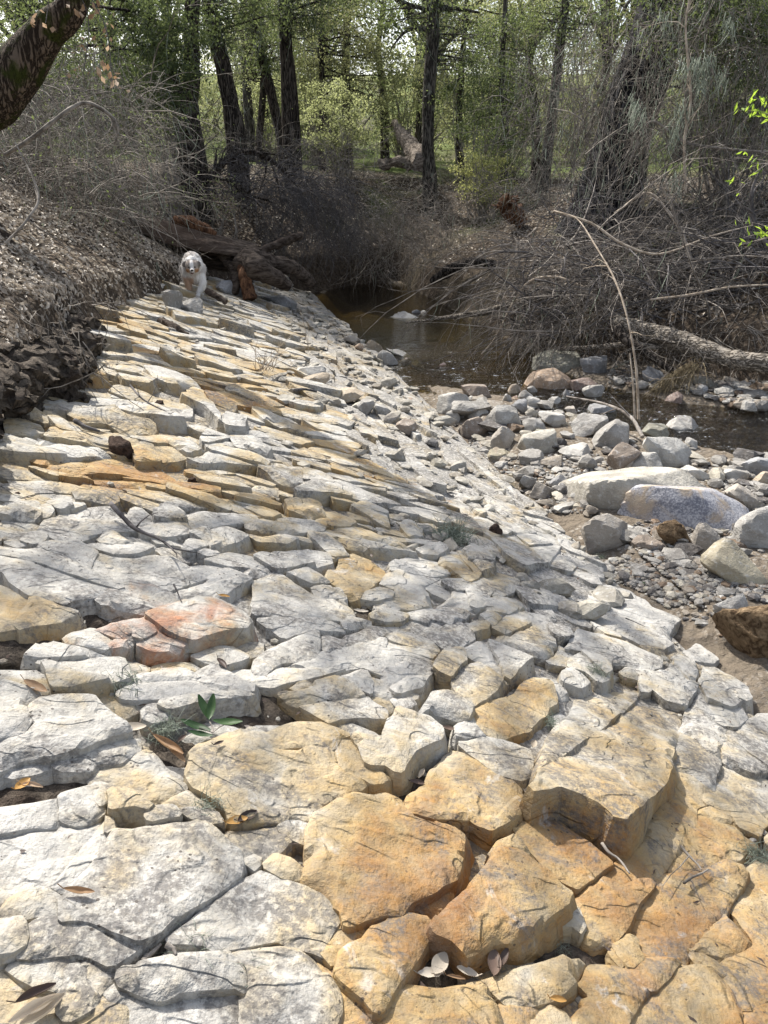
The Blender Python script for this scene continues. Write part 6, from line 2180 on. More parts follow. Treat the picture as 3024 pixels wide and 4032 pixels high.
# pale dry leaves still hanging by the mossy trunk
rg = np.random.default_rng(104)
root = empty('dead_leaf_sprig', at_y(320, 60, 7.6), 'sprig of pale dead leaves hanging beside the mossy trunk', 'leaves')
c = np.array([at_y(a, b, 7.6) for a, b in ((300, 0), (330, 40), (370, 60), (350, 180), (430, 100), (310, 270), (420, 260), (440, 320), (180, 80), (440, 130))])
Cq = c[rg.integers(0, len(c), 64)] + rg.normal(size=(64, 3)) * np.array((.06, .06, .05))
V, T, v = leaves(Cq, .06, rg, .6, .6)
part('dead_leaves', V, T, M['litter_tan'], root, smooth=False, attrs={'v': v})
P = np.array([spline([at_y(300, -60, 7.6), at_y(350, 90, 7.6), at_y(330, 280, 7.6)], 8), spline([at_y(330, -60, 7.6), at_y(420, 120, 7.6), at_y(440, 330, 7.6)], 8), spline([at_y(200, -60, 7.6), at_y(190, 20, 7.6), at_y(180, 90, 7.6)], 8)])
V, Q = tubes(P, np.full(P.shape[:2], .004), 4)
part('stems', V, Q, M['twig_dark'], root)

# ------------------------------------------------------------------ hollow log behind the dog
def hollow_log():
    a = at_y(470, 890, 12.2)
    b = at_y(740, 985, 12.0)
    c = at_y(1010, 1030, 12.0)
    g = float(gz(b[0], b[1])[0])
    root = empty('hollow_log', (b[0], b[1], g), 'big rotten hollow log with a dark cavity behind the dog', 'log')
    n, m = 60, 30
    C = spline([a, (a + b) / 2 + np.array((0, 0, .02)), b, c], n)
    ang = np.linspace(R(14), R(235), m)       # open underneath
    tdir = np.gradient(C, axis=0)
    tdir /= np.linalg.norm(tdir, axis=1, keepdims=True)
    side = np.cross(tdir, (0, 0, 1.0))
    side /= np.linalg.norm(side, axis=1, keepdims=True)
    upv = np.cross(side, tdir)
    Rr = np.interp(np.linspace(0, 1, n), [0, .3, .7, 1], [.22, .33, .38, .30])
    outs = []
    for k, off in ((0, 0.0), (1, -0.07)):
        V = C[:, None] + (Rr[:, None] + off)[..., None] * (side[:, None] * np.cos(ang)[None, :, None] * 1.05 + upv[:, None] * np.sin(ang)[None, :, None] * .85)
        outs.append(V)
    V = np.concatenate([outs[0], outs[1][:, ::-1]], 1)
    M2 = V.shape[1]
    v = V.reshape(-1, 3)
    # ragged end and long weathered grooves
    u = np.repeat(np.linspace(0, 1, n), M2)
    gr = fbm(np.c_[u * 1.2, np.tile(np.arange(M2), n) * .35, np.zeros(n * M2)], 1.6, 4, 5, .6)
    cc = np.repeat(C, M2, 0)
    d = v - cc
    v = cc + d * (1 + 0.20 * gr)[:, None]
    rag = fbm(np.c_[np.tile(np.arange(M2), n) * .5, np.zeros(n * M2)], 1.0, 3, 8)
    v += np.repeat(tdir, M2, 0) * (np.clip(u - .7, 0, 1) / .3 * rag * .35)[:, None]
    idx = np.arange(n * M2).reshape(n, M2)
    nx = np.roll(idx, -1, 1)
    q = np.stack([idx[:-1], idx[1:], nx[1:], nx[:-1]], -1).reshape(-1, 4)
    part('shell', v, q, M['deadwood'], root, sharp=45)
    # standing root and broken roots at the right end
    def rootlet(pts, w, mat, nm, seed):
        W = [at_y(*p) for p in pts]
        V, T = limb(W, [x / 2 / FP * 11.6 for x in w], n=22, sides=14, seed=seed, rough=.32, ridges=9)
        part(nm, V, T, M[mat], root, sharp=60)
    rootlet([(985, 1180, 11.3), (965, 1100, 11.4), (955, 1040, 11.6), (985, 1000, 11.8)], [54, 44, 38, 46], 'redwood', 'root', 3)
    rootlet([(960, 1030, 11.7), (1010, 1060, 11.5), (1070, 1085, 11.5), (1140, 1130, 11.6)], [110, 90, 70, 40], 'deadwood', 'root', 4)
    rootlet([(880, 1000, 11.9), (920, 1060, 11.7), (930, 1130, 11.5), (900, 1170, 11.4)], [60, 50, 40, 24], 'deadwood', 'root', 5)
    rootlet([(1000, 1010, 11.9), (1080, 1040, 11.9), (1160, 1060, 12.0), (1230, 1120, 12.2)], [80, 70, 60, 40], 'deadwood', 'root', 6)
    rootlet([(690, 870, 12.1), (760, 885, 12.0), (850, 925, 12.0)], [40, 60, 30], 'redwood', 'broken_plate', 7)
    # back wall of earth inside the cavity
    return root


hollow_log()
branch('rotten_log', 'short dark rotten log tilted on the brush right of the hollow log', [(1030, 985, 12.6), (1120, 950, 12.8), (1190, 925, 13.0)], [26, 34, 30], 'deadwood', 111, cat='log', rough=.3)
branch('wood_splinter', 'dark wood splinter lying on the rock below the dog', [(630, 1262, 7.75), (680, 1285, 7.6), (740, 1318, 7.45)], [28, 36, 16], 'deadwood', 112, cat='wood', rough=.4)
branch('wood_splinter', 'short dark log piece beside the dog on the rock', [(815, 1145, 9.9), (850, 1165, 9.8), (890, 1190, 9.7)], [24, 28, 20], 'deadwood', 113, cat='wood', rough=.3)

thicket('hanging_roots', 'fringe of thin roots hanging from the soil ledge on the left', [
    ((-60, 460), (1180, 1560), (4.2, 7.4), 120, (.5, -.3, -.3), (.5, .4, .5), .35, .6, .0035, .6)], 68, 'twig_grey')
# ------------------------------------------------------------------ leaf litter
def litter(name, label, XY, seed, size, mat):
    rg = np.random.default_rng(seed)
    x, y = XY[:, 0], XY[:, 1]
    z = ground_z(x, y)
    n = len(x)
    e = 0.05
    nx_ = -(ground_z(x + e, y) - z) / e
    ny_ = -(ground_z(x, y + e) - z) / e
    Nn = np.c_[nx_, ny_, np.ones(n)] + rg.normal(size=(n, 3)) * .38
    Nn /= np.linalg.norm(Nn, axis=1, keepdims=True)
    a = np.cross(Nn, rg.normal(size=(n, 3)))
    a /= np.linalg.norm(a, axis=1, keepdims=True)
    b = np.cross(Nn, a)
    L = (size * rg.uniform(.5, 1.4, n))[:, None]
    C = np.c_[x, y, z + rg.uniform(.005, .035, n)]
    cu = rg.uniform(.05, .28, n)[:, None]
    V = np.stack([C - a * L * .5, C + b * L * .27 + Nn * L * cu, C + a * L * .5, C - b * L * .27 + Nn * L * cu], 1).reshape(-1, 3)
    i = np.arange(n)[:, None] * 4
    T = np.vstack([i + np.array([[0, 1, 2]]), i + np.array([[0, 2, 3]])])
    v = np.repeat(rg.random(n) ** 1.0, 4)[:, None] * np.ones((1, 3))
    o = mk(name, V, T, M[mat], smooth=False, attrs={'v': v})
    return tag(o, label, 'leaf litter', kind='stuff')


rg = np.random.default_rng(120)
n = 40000
yy = rg.uniform(2.5, 15, n)
tl = rg.exponential(1.0, n) + 0.02
pp_ = np.interp(yy, PLY, PLV) + tl
xx = 2.197 - 0.23 * yy - pp_ / 0.975
k = (tl < 4.5) & (rg.random(n) < .62 + 1.1 * fbm(np.c_[xx, yy], 1.6, 3, 44))
litter('leaf_litter', 'carpet of pale dry oak leaves on the left bank', np.c_[xx[k], yy[k]], 121, .055, 'litter')
n = 16000
xx = rg.uniform(-4, 8, n)
yy = rg.uniform(9, 24, n)
d1, s1, _ = seg_dist(xx, yy, RB)
d2, s2, _ = seg_dist(xx, yy, FB)
k = ((s1 < 0) & (d1 > .35)) | ((s2 < 0) & (d2 > .5))
litter('leaf_litter', 'dry leaves scattered over the far and right banks', np.c_[xx[k], yy[k]], 122, .06, 'litter')

rg = np.random.default_rng(130)
n = 650
yy = 1.0 + 9.5 * rg.random(n) ** 1.3
pp_ = rg.uniform(.1, 3.0, n)
xx = 2.197 - 0.23 * yy - pp_ / 0.975
lf = np.c_[xx, yy, rock_z(xx, yy) + .035]
V, T, v = leaves(lf, .022, rg, .5)
V[:, 2] = np.repeat(lf[:, 2], 4) + (V[:, 2] - np.repeat(lf[:, 2], 4)) * .3
tag(mk('leaf_crumbs', V, T, M['litter_dark'], smooth=False, attrs={'v': v}), 'brown crumbs of dry leaves scattered over the rock', 'leaf litter', kind='stuff')

# ------------------------------------------------------------------ the dog
def blob_mesh(parts, voxel, smooth):
    bm = bmesh.new()
    V0, F0 = ICO[3]
    for kind, *a in parts:
        if kind == 'e':
            c, r = np.array(a[0]), np.array(a[1])
            V, Fc = V0 * r + c, F0
        else:                                   # chain of spheres = tapered limb
            pts, rr = np.array(a[0], float), a[1]
            P = spline(pts, 10) if len(pts) > 2 else np.linspace(pts[0], pts[-1], 10)
            q = np.interp(np.linspace(0, 1, 10), np.linspace(0, 1, len(rr)), rr)
            Vs, Fs = [], []
            for i in range(10):
                Vs.append(ICO[2][0] * q[i] + P[i])
                Fs.append(ICO[2][1] + i * len(ICO[2][0]))
            V, Fc = np.vstack(Vs), np.vstack(Fs)
        vs = [bm.verts.new(v) for v in V]
        for f in Fc:
            bm.faces.new([vs[i] for i in f])
    me = bpy.data.meshes.new('tmp')
    bm.to_mesh(me)
    bm.free()
    o = bpy.data.objects.new('tmp', me)
    COL.objects.link(o)
    m = o.modifiers.new('r', 'REMESH')
    m.mode = 'VOXEL'
    m.voxel_size = voxel
    s = o.modifiers.new('s', 'SMOOTH')
    s.factor = 0.5
    s.iterations = smooth
    dg = bpy.context.evaluated_depsgraph_get()
    ev = o.evaluated_get(dg)
    em = ev.to_mesh()
    V = np.array([v.co[:] for v in em.vertices])
    em.calc_loop_triangles()
    T = np.array([t.vertices[:] for t in em.loop_triangles])
    ev.to_mesh_clear()
    bpy.data.objects.remove(o)
    bpy.data.meshes.remove(me)
    return V, T


def coat_material():
    N = NT('dog_coat')
    c = N.attr('tint').outputs['Color']
    n = N.noise(N.obj((30, 30, 90)), 1.6, 4, 0.6)
    col = N.mix(N.math('MULTIPLY', N.step(n, .35, .7), .35), c, N.mix(0.5, c, (0.1, .08, .07)))
    nb = N.bump(N.noise(N.obj((60, 60, 160)), 1.5, 3, 0.6), .5, .006)
    return N.surf(col, .8, nb, .15)


M['coat'] = coat_material()
M['nose'] = simple_material('wet_black', (.012, .010, .010), (.03, .025, .025), 30, rough=.25, spec=.5, bump=.1)
M['mouth'] = simple_material('dark_mouth', (.05, .018, .018), (.11, .04, .04), 30, rough=.5, bump=.1)


def dog():
    base = on_rock(768, 1163, 0.05)
    root = empty('dog', base, 'white and tan merle shepherd dog walking toward the viewer by the hollow log', 'dog')
    E = [('e', (0, .06, .35), (.145, .20, .165)), ('e', (0, .28, .375), (.145, .24, .155)), ('e', (.0, .48, .37), (.14, .17, .165)),
         ('e', (0, -.07, .395), (.128, .135, .130)), ('e', (0, .32, .455), (.112, .26, .095)), ('e', (0, -.02, .28), (.105, .10, .12)),
         ('e', (-.006, -.215, .400), (.088, .092, .082)), ('e', (-.045, -.215, .372), (.044, .058, .048)), ('e', (.038, -.215, .372), (.044, .058, .048)),
         ('e', (-.006, -.312, .362), (.033, .085, .031)), ('e', (-.006, -.285, .334), (.028, .06, .016)),
         ('c', [(-.078, .0, .29), (-.072, -.025, .15), (-.062, -.03, .02)], [.066, .047, .036]), ('e', (-.062, -.055, .004), (.038, .056, .026)),
         ('c', [(.088, -.01, .29), (.115, -.06, .165), (.052, -.09, .045)], [.066, .056, .036]), ('e', (.036, -.115, .012), (.036, .05, .026)),
         ('c', [(-.10, .48, .30), (-.105, .40, .18), (-.10, .52, .10), (-.10, .50, -.01)], [.09, .058, .036, .032]), ('e', (-.10, .475, -.01), (.036, .055, .026)),
         ('c', [(.10, .50, .30), (.11, .44, .17), (.10, .56, .08), (.10, .54, -.05)], [.09, .058, .036, .032]), ('e', (.10, .515, -.05), (.036, .055, .026)),
         ('e', (-.080, -.180, .452), (.038, .016, .020)), ('e', (-.112, -.192, .424), (.017, .013, .034)),
         ('e', (.068, -.180, .452), (.038, .016, .020)), ('e', (.100, -.192, .424), (.017, .013, .034))]
    V, T = blob_mesh(E, 0.0085, 6)
    V = V + 0.006 * fbm(V, 26, 3, 4)[:, None] * np.array((1, 1, 1))

    def coat(P):
        x, y, z = P[:, 0], P[:, 1], P[:, 2]
        n = fbm(P, 11, 3, 21)
        c = np.array((.50, .45, .41)) + (np.array((.70, .68, .65)) - np.array((.50, .45, .41))) * ss(n * 1.4 + .5)[:, None]
        def put(m, col):
            m = np.clip(m, 0, 1)[:, None]
            return c * (1 - m) + np.array(col) * m
        white, tan, brown, grey = (.78, .76, .73), (.42, .26, .15), (.29, .15, .075), (.36, .31, .27)
        c = put(ss((.12 - y) / .05) * ss((y + .30) / .05) * ss((z - .33 + .06 * n) / .05), white)       # ruff
        c = put(ss((.10 - y) / .05) * ss((.27 + .05 * n - z) / .05) * ss((.02 + .03 * n - x) / .03) * .8, (.35, .20, .11))
        c = put(ss((.05 - y) / .05) * ss((x - .03) / .02) * ss((.32 - z) / .05), white)
        c = put(ss((.05 - y) / .05) * ss((.06 - z) / .05) * ss((.0 - x) / .02), (.30, .16, .09))
        h = ss((-.145 - y) / .03) * ss((z - .315) / .01)
        ax_ = np.abs(x + .006)
        c = put(h, (.52, .44, .38))
        c = put(h * ss((ax_ - .018) / .012) * ss((z - .375) / .02), grey)
        c = put(h * ss((ax_ - .026) / .014) * ss((.385 - z) / .015), tan)
        c = put(h * ss((ax_ - .050) / .015) * ss((.372 - z) / .015), brown)
        c = put(h * ss((.020 - ax_) / .008), white)
        c = put(ss((-.27 - y) / .02) * ss((.030 - ax_) / .01), white)
        c = put(ss((ax_ - .078) / .01) * ss((z - .37) / .01) * ss((-.15 - y) / .01), (.17, .145, .13))
        return np.clip(c, 0, 1)
    Ct = coat(V)
    body = mk('body', V, T, M['coat'], parent=root, attrs={'tint': Ct})
    # short fur over the outline
    rg = np.random.default_rng(5)
    tri = V[T]
    nn = np.cross(tri[:, 1] - tri[:, 0], tri[:, 2] - tri[:, 0])
    ar = np.linalg.norm(nn, axis=1)
    nn = nn / (ar[:, None] + 1e-12)
    pick = rg.choice(len(T), 9000, p=ar / ar.sum())
    w = rg.dirichlet((1, 1, 1), 9000)
    P = (tri[pick] * w[..., None]).sum(1)
    Nn = nn[pick]
    face = (P[:, 1] < -.20) & (P[:, 2] > .32)
    keepm = ~face | (rg.random(9000) < .25)
    P, Nn = P[keepm], Nn[keepm]
    n = len(P)
    D = Nn * .45 + np.array((0, .55, -.75)) + rg.normal(size=(n, 3)) * .25
    D /= np.linalg.norm(D, axis=1, keepdims=True)
    L = rg.uniform(.012, .034, n)[:, None] * np.where((P[:, 1] < -.16) & (P[:, 2] > .32), .4, 1.0)[:, None]
    sd = np.cross(D, Nn)
    sd /= np.linalg.norm(sd, axis=1, keepdims=True) + 1e-9
    FV = np.stack([P - sd * .0022, P + sd * .0022, P + D * L], 1).reshape(-1, 3)
    FT = np.arange(n * 3).reshape(-1, 3)
    col = np.repeat(coat(P) * rg.uniform(.85, 1.12, (n, 1)), 3, 0)
    tag(mk('fur', FV, FT, M['coat'], parent=body, attrs={'tint': np.clip(col, 0, 1)}), kind='stuff')
    for sx in (-.042, .030):
        Vv = ICO[2][0] * np.array((.015, .010, .012)) + np.array((sx, -.292, .400))
        mk('eye', Vv, ICO[2][1], M['nose'], parent=body)
    mk('nose', ICO[2][0] * np.array((.020, .015, .016)) + np.array((-.006, -.390, .370)), ICO[2][1], M['nose'], parent=body)
    mk('mouth', ICO[2][0] * np.array((.020, .026, .015)) + np.array((-.006, -.350, .334)), ICO[2][1], M['mouth'], parent=body)
    root.rotation_euler = (0, 0, R(13))
    root.scale = (.93, .93, .93)
    return root


dog()

# ------------------------------------------------------------------ small things lying on the rock
def leaf_blade(L, Wd, curl, bend, seed, lobes=0):
    rg = np.random.default_rng(seed)
    nu, nv = 11, 7
    u = np.linspace(0, 1, nu)
    v = np.linspace(-1, 1, nv)
    U, Vv = np.meshgrid(u, v, indexing='ij')
    prof = np.sin(np.pi * np.clip(U * .94 + .03, 0, 1)) ** .75
    if lobes:
        prof = prof * (1 - .28 * np.abs(np.sin(U * np.pi * lobes)))
    X = (U - .5) * L
    a = Vv * curl
    Wd2 = Wd * .5 * prof
    Yv = Wd2 * np.where(abs(curl) > 1e-3, np.sin(a) / max(abs(curl), 1e-3), Vv)
    Z = Wd2 * (1 - np.cos(a)) / max(abs(curl), 1e-3) + bend * L * (U - .5) ** 2 * 2
    V = np.c_[X.ravel(), Yv.ravel(), Z.ravel()]
    V[:, 2] += .04 * L * fbm(V / L, 4, 2, seed)
    idx = np.arange(nu * nv).reshape(nu, nv)
    q = np.stack([idx[:-1, :-1], idx[1:, :-1], idx[1:, 1:], idx[:-1, 1:]], -1).reshape(-1, 4)
    st = np.array([(-.5 * L, 0, bend * L * .5), (-.68 * L, .02 * L, bend * L * .6 + .01)])
    return V, q, st


def place(V, px, py, h, rot, tilt=(0, 0)):
    p = on_rock(px, py, h)
    c, s = math.cos(rot), math.sin(rot)
    V = np.c_[V[:, 0] * c - V[:, 1] * s, V[:, 0] * s + V[:, 1] * c, V[:, 2]]
    V[:, 2] += V[:, 0] * (AX + tilt[0]) + V[:, 1] * (AY + tilt[1])
    return V, p


def dry_leaf(label, px, py, h, L, rot, mat='litter_tan', curl=.9, bend=.25, asp=.45, lobes=0, seed=1, tilt=(0, 0), name='dry_leaf', cat='leaf'):
    V, q, st = leaf_blade(L, L * asp, curl, bend, seed, lobes)
    A = np.vstack([V, tubes(spline([st[0], (st[0] + st[1]) / 2, st[1]], 4)[None], np.full((1, 4), .0012), 3)[0]])
    A, p = place(A, px, py, h, rot, tilt)
    Q2 = tubes(spline([st[0], (st[0] + st[1]) / 2, st[1]], 4)[None], np.full((1, 4), .0012), 3)[1] + len(V)
    rgv = ((seed * 37) % 100) / 100
    L = L
    o = mk(name, A, np.vstack([q, Q2]), M[mat], attrs={'v': np.full((len(A), 3), rgv)})
    o.location = tuple(p)
    return tag(o, label, cat)


def S_(r, x, y):
    return reg(r, [(x, y)])[0]


DL = [('A', 520, 300, .085, .085, .1, 'litter_tan', 1.5, .15, 'curled brown leaf on the white plate at lower left'),
      ('A', 240, 965, .05, .10, .75, 'litter_dark', 1.7, .1, 'dark folded leaf, uppermost of the bundle at the bottom left corner'),
      ('A', 235, 1070, .055, .13, .85, 'litter', 1.9, .1, 'pale rolled leaf, middle of the bundle at the bottom left corner'),
      ('A', 290, 1090, .055, .12, .95, 'litter', 1.9, .3, 'cream curved leaf, right one of the bundle at the bottom left corner'),
      ('B', 1215, 770, .04, .095, 1.1, 'litter', .5, .15, 'large pale spotted leaf standing in the crack under the ochre block'),
      ('B', 1160, 830, .035, .09, .3, 'litter', .8, .1, 'torn pale leaf lying below the spotted one'),
      ('B', 1320, 860, .035, .06, .0, 'litter_tan', 1.6, .1, 'small curled tan leaf right of the torn pale one'),
      ('B', 1395, 825, .035, .07, 2.9, 'litter', .9, .2, 'flat pinkish leaf against the ochre block foot'),
      ('B', 1570, 770, .05, .10, 1.4, 'litter_dark', 1.0, .2, 'black leaf leaning on the front of the ochre block'),
      ('B', 1630, 740, .05, .09, 1.1, 'litter_dark', 1.4, .2, 'dark curled leaf right of the black one'),
      ('C', 290, 1005, .05, .055, .05, 'litter_orange', 1.2, .1, 'small orange leaf on grit near the bottom edge'),
      ('D', 1100, 510, .06, .15, -.5, 'litter_tan', 1.7, .15, 'big rolled tan leaf below the green sprig'),
      ('D', 1150, 560, .05, .11, -.7, 'litter_tan', 1.6, .1, 'second rolled tan leaf under the big one'),
      ('D', 1190, 460, .06, .06, 1.2, 'litter_dark', 1.5, .1, 'small dark cupped leaf beside the green sprig'),
      ('D', 1430, 490, .09, .05, .9, 'litter_dark', 1.3, .1, 'small dark leaf on the ochre slab right of the sprig'),
      ('D', 150, 760, .03, .07, 1.3, 'litter_orange', .9, .2, 'orange-brown leaf on dark soil at the left'),
      ('D', 210, 765, .03, .07, .1, 'litter_tan', 1.4, .0, 'tan flat chip-like leaf on the same dark soil'),
      ('D', 235, 130, .09, .11, -.4, 'litter_tan', 1.2, .2, 'brown leaf wedged under the long tan ledge at left'),
      ('D', 1550, 1000, .05, .08, .6, 'litter_orange', .9, .2, 'orange leaf in the gap right of the central white plate'),
      ('D', 1620, 975, .05, .09, .9, 'litter_dark', 1.2, .2, 'dark leaf crossing behind the orange one'),
      ('D', 870, 390, .05, .10, .4, 'litter', .8, .2, 'grey dead leaf at the right corner of the white slab'),
      ('G', 410, 1000, .045, .085, -.6, 'litter', .7, .2, 'grey lobed oak leaf below the big ochre block'),
      ('G', 130, 500, .05, .07, 1.2, 'litter', 1.1, .2, 'pale leaf standing in the crack left of the big ochre block'),
      ('G', 75, 790, .05, .07, 1.5, 'litter', 1.0, .2, 'pale leaf lower in the same crack'),
      ('G', 510, 1100, .04, .05, 1.2, 'litter_orange', 1.0, .2, 'yellow leaf bits below the lobed oak leaf'),
      ('E', 1095, 690, .05, .075, 1.2, 'litter', 1.6, .1, 'pale folded leaf in the crack below the white block'),
      ('E', 1070, 750, .05, .07, .05, 'litter_dark', 1.2, .1, 'flat dark leaf in the crack below the white block'),
      ('E', 1270, 395, .07, .07, .1, 'litter_dark', .9, .2, 'reddish dark leaf behind the white block'),
      ('H', 165, 640, .05, .05, -.4, 'litter_dark', 1.4, .1, 'brown leaf in the crack at the left edge of the grey slab'),
      ('H', 1130, 885, .08, .06, -.3, 'litter_dark', 1.4, .1, 'dark leaf on the red dome stone'),
      ('H', 1450, 1130, .05, .08, -.9, 'litter_dark', 1.2, .1, 'dark leaf by the small white stones under the red stones'),
      ('H', 1465, 690, .08, .06, .2, 'litter_orange', 1.0, .1, 'yellow leaf above the red dome stone'),
      ('I', 700, 790, .05, .09, .3, 'litter', .8, .2, 'grey ragged leaf in the soil hollow at the centre'),
      ('J', 855, 630, .0, .045, -.8, 'leaf_deep', .6, .2, 'green leaf lying on the pebbles'),
      ('I', 1385, 160, .05, .05, .2, 'litter_dark', .8, .2, 'reddish leaf fragments on the white rock'),
      ('B', 750, 420, .06, .05, .3, 'litter_tan', 1.6, .1, 'small tan husk on top of the ochre block near the bottom')]
for i, (r_, x, y, h, L, rot, mat, curl, bend, lab) in enumerate(DL):
    a, b = S_(r_, x, y)
    if r_ == 'J':
        p = ground_hit(a, b)
        o = dry_leaf(lab, a, b, h, L, rot, mat, curl, bend, .45, 0, 200 + i)
        o.location = (p[0], p[1], p[2] + .02)
    else:
        dry_leaf(lab, a, b, h * .6 + .018, L * .66, rot, 'litter_pale' if mat == 'litter' else mat, curl, bend, .42 if curl > 1.2 else .55, 3 if 'lobed' in lab or 'ragged' in lab or 'torn' in lab else 0, 200 + i)

# green sprig
p0 = on_rock(*S_('D', 1400, 400), .05)
root = empty('green_sprig', p0, 'fresh green oak sprig lying on the ochre slab edge', 'sprig')
for i, (x, y, L, rot, tl_) in enumerate(((1280, 385, .105, 2.95, .0), (1340, 300, .085, 2.2, .55), (1385, 305, .08, 1.5, .7), (1490, 365, .10, .2, .1), (1310, 435, .08, 3.2, .0))):
    L *= .8
    V, q, st = leaf_blade(L, L * .40, .8, .2, 300 + i)
    V[:, 2] += (V[:, 0] + L / 2) * tl_
    V, p = place(V, *S_('D', x, y), .055, rot)
    mk('leaf', V + p - p0, q, M['leaf_deep'], parent=root, attrs={'v': np.full((len(V), 3), (.1, .5, .8, 1.0, .3)[i])})
P = np.array([spline([on_rock(*S_('D', a, b), .06) for a, b in pts], 6) for pts in (((1390, 420), (1390, 390), (1370, 350)), ((1390, 420), (1340, 400), (1300, 390)), ((1390, 420), (1430, 385), (1460, 370)))])
V, Q = tubes(P, np.full(P.shape[:2], .0022), 4)
mk('stalk', V - p0, Q, M['twig_brown'], parent=root)


def tuft(label, px, py, h, rad, n, seed, mat='lichen', bed='rock', flat=.5):
    rg = np.random.default_rng(seed)
    rad *= .62
    n = int(n * 1.5)
    c = on_rock(px, py, h * .6 + .01) if bed == 'rock' else ground_hit(px, py) + np.array((0, 0, .01))
    S = c + rg.normal(size=(n, 3)) * rad * np.array((.45, .45, .12))
    D = rg.normal(size=(n, 3)) + np.array((0, 0, flat))
    P, Rd = stems(S, D, rad * rg.uniform(.6, 1.5, n), 6, rg, .9, .5, rad * .020, rad * .008)
    V, Q = tubes(P, Rd, 3)
    v = np.repeat(rg.random(n), 18)[:, None] * np.ones((1, 3))
    o = mk('lichen_tuft', V, Q, M[mat], attrs={'v': v}, loc=c)
    return tag(o, label, 'lichen')


tuft('feathery grey-green lichen tuft left of the green sprig', *S_('D', 1080, 385), .05, .07, 110, 401)
tuft('thin wispy lichen on the pale slab above the white plate', *S_('D', 790, 100), .07, .09, 60, 402, flat=.0)
tuft('lichen wisps on the tan triangular slab', *S_('D', 1340, 880), .075, .06, 50, 403, flat=.0)
tuft('small blue-green lichen tuft on the sand at the rock edge', *S_('J', 565, 440), .0, .05, 70, 404, bed='creek')
tuft('tiny blue-green lichen tuft on the rock right of centre', *S_('J', 220, 435), .03, .035, 50, 405)
tuft('dark green lichen tuft in the gap above the big ochre block', *S_('R6', 910, 710), .07, .07, 110, 406)
tuft('pale lichen tuft at the right edge on the orange rock', *S_('C', 1600, 60), .04, .07, 100, 407)
tuft('pale lichen strands in the crack near the bottom left', *S_('A', 1250, 660), .05, .07, 26, 408, flat=.1)
tuft('pale lichen strands trailing at the black-spotted slab', *S_('A', 1590, 790), .05, .07, 22, 409, flat=.1)
tuft('tiny green lichen in the grit pit near the bottom', *S_('C', 315, 660), .02, .03, 40, 410)
tuft('blue-green lichen tuft below the soil ledge at left', *S_('K', 130, 440), .12, .10, 80, 411)
tuft('dark heap of lichen and twigs on the white rock at centre right', *S_('I', 1290, 290), .06, .16, 170, 412)
tuft('lichen wisps in the crack left of the big ochre block', *S_('G', 230, 350), .05, .06, 50, 413)

# clods of dark soil
for lab, r_, pts in (('dark brown soil clod sitting on the orange rock at left', 'K', '700,790 720,730 780,712 850,730 880,790 870,840 790,845 720,830'),
                     ('dark red-brown clod on the white rock at centre right', 'I', '1525,270 1540,240 1590,225 1625,260 1615,310 1560,310'),
                     ('small black clod on the rock at the far left', 'K', '88,1085 95,1062 120,1058 135,1075 120,1090'),
                     ('small dark clod in the crack below the orange rock', 'K', '1220,1000 1235,965 1270,965 1280,1005'),
                     ('black crumb of soil on the rock above the white slab', 'K', '1000,490 1020,462 1060,465 1065,495')):
    stone('soil_clod', lab, reg(r_, pts), 'dark', bed='rock', mat='clod', sub=4, rough=3.0, group=None, cat='clod')


def rock_twig(label, r_, pts, w, mat, seed, h=.05, twigs=0, name='fallen_twig', cat='twig'):
    W = np.array([on_rock(*S_(r_, x, y), h) for x, y in pts])
    rg = np.random.default_rng(seed)
    rr = np.linspace(w, w * .45, len(W))
    V, T = limb(W, rr, n=18, sides=7, seed=seed, rough=.2)
    if not twigs:
        o = mk(name, V, T, M[mat], loc=W[0])
        return tag(o, label, cat)
    root = empty(name, W[0], label, cat)
    part('stem', V, T, M[mat], root)
    P = spline(W, 18)[None]
    p2, r2 = with_twigs(P, np.full((1, 18), w * .7), rg, twigs, .16)
    p2[..., 2] = np.maximum(p2[..., 2], rock_z(p2[..., 0], p2[..., 1]) + h)
    V, Q = tubes(p2, r2, 4)
    part('side_twigs', V, Q, M[mat], root)
    return root


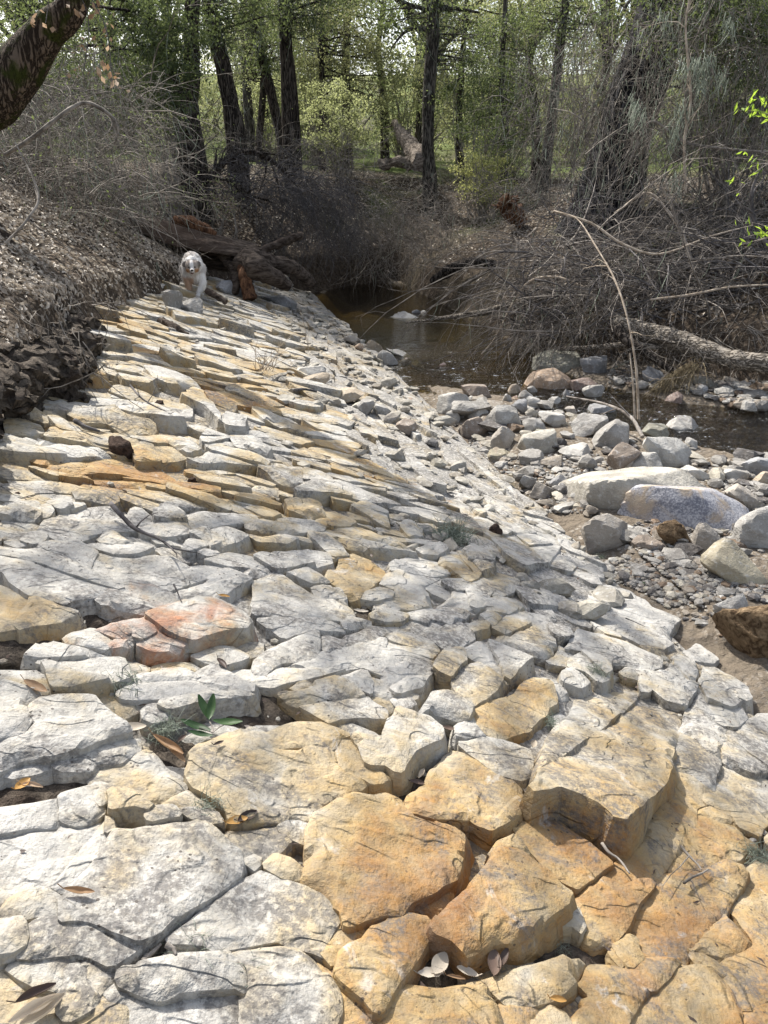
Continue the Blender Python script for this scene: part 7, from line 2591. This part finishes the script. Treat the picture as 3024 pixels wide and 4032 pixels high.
rock_twig('black forked stick lying across the white rock at left', 'H', ((725, 85), (790, 160), (860, 230), (930, 270), (1030, 310), (1125, 375)), .011, 'twig_dark', 501, .085, 3)
rock_twig('thin twig on the orange rock near the right edge', 'C', ((1110, 240), (1160, 205), (1230, 175), (1270, 150)), .0045, 'twig_grey', 502, .055, 1)
rock_twig('forked thin twig meeting the other near the right edge', 'C', ((1090, 0), (1150, 70), (1200, 120), (1225, 155)), .0045, 'twig_grey', 503, .055, 1)
rock_twig('brown twig wedged below the big ochre block', 'C', ((575, -20), (620, 40), (690, 90), (755, 178)), .005, 'twig_brown', 504, .055)
rock_twig('short dark stick at the foot of the big ochre block', 'G', ((268, 915), (330, 965), (390, 1010)), .006, 'twig_brown', 505, .05)
rock_twig('hair-thin straight twig on the smooth pale slab', 'J', ((728, 832), (790, 858), (857, 888)), .003, 'twig_dark', 506, .055)
rock_twig('thin twig standing at the red dome stone', 'H', ((1135, 612), (1160, 665), (1185, 725)), .0035, 'twig_dark', 507, .09)
rock_twig('long dark twig lying over rubble below the soil ledge', 'K', ((850, 360), (920, 440), (1000, 490), (1120, 550)), .007, 'twig_dark', 508, .10, 3)
rock_twig('dark stick in the soil patch below the ochre ledge', 'K', ((490, 590), (560, 630), (650, 660)), .014, 'twig_dark', 509, .10)
rock_twig('dark flat stick on the rock near the loose white slab', 'L', ((265, 395), (320, 385), (410, 400)), .016, 'twig_dark', 510, .07)
rock_twig('brown root-like stick in the crack at lower left', 'A', ((930, 750), (1000, 690), (1050, 640)), .006, 'twig_brown', 511, .04)
rock_twig('short brown stick near the lichen strands at lower left', 'A', ((1085, 645), (1130, 670), (1150, 710)), .006, 'twig_brown', 512, .06)
# dry grass sprig standing on the rock
rg = np.random.default_rng(520)
c = on_rock(*S_('L', 70, 260), .05)
P, Rd = stems(c + rg.normal(size=(22, 3)) * .04 * np.array((1, 1, 0)), np.array((0.1, 0, 1)) + rg.normal(size=(22, 3)) * .4, rg.uniform(.15, .5, 22), 6, rg, .3, .3, .0035, .001)
V, Q = tubes(P, Rd, 3)
tag(mk('grass_sprig', V, Q, M['twig_pale'], loc=c), 'dry pale grass sprig standing in a crack of the far rock', 'grass')
c = on_rock(*S_('L', 360, 130), .05)
P, Rd = stems(c + rg.normal(size=(3, 3)) * .01, np.array((0.02, 0, 1)) + rg.normal(size=(3, 3)) * .12, np.array((.55, .4, .3)), 7, rg, .2, .1, .003, .001)
V, Q = tubes(P, Rd, 3)
tag(mk('grass_sprig', V, Q, M['twig_pale'], loc=c), 'single thin dry stem standing on the far rock', 'grass')
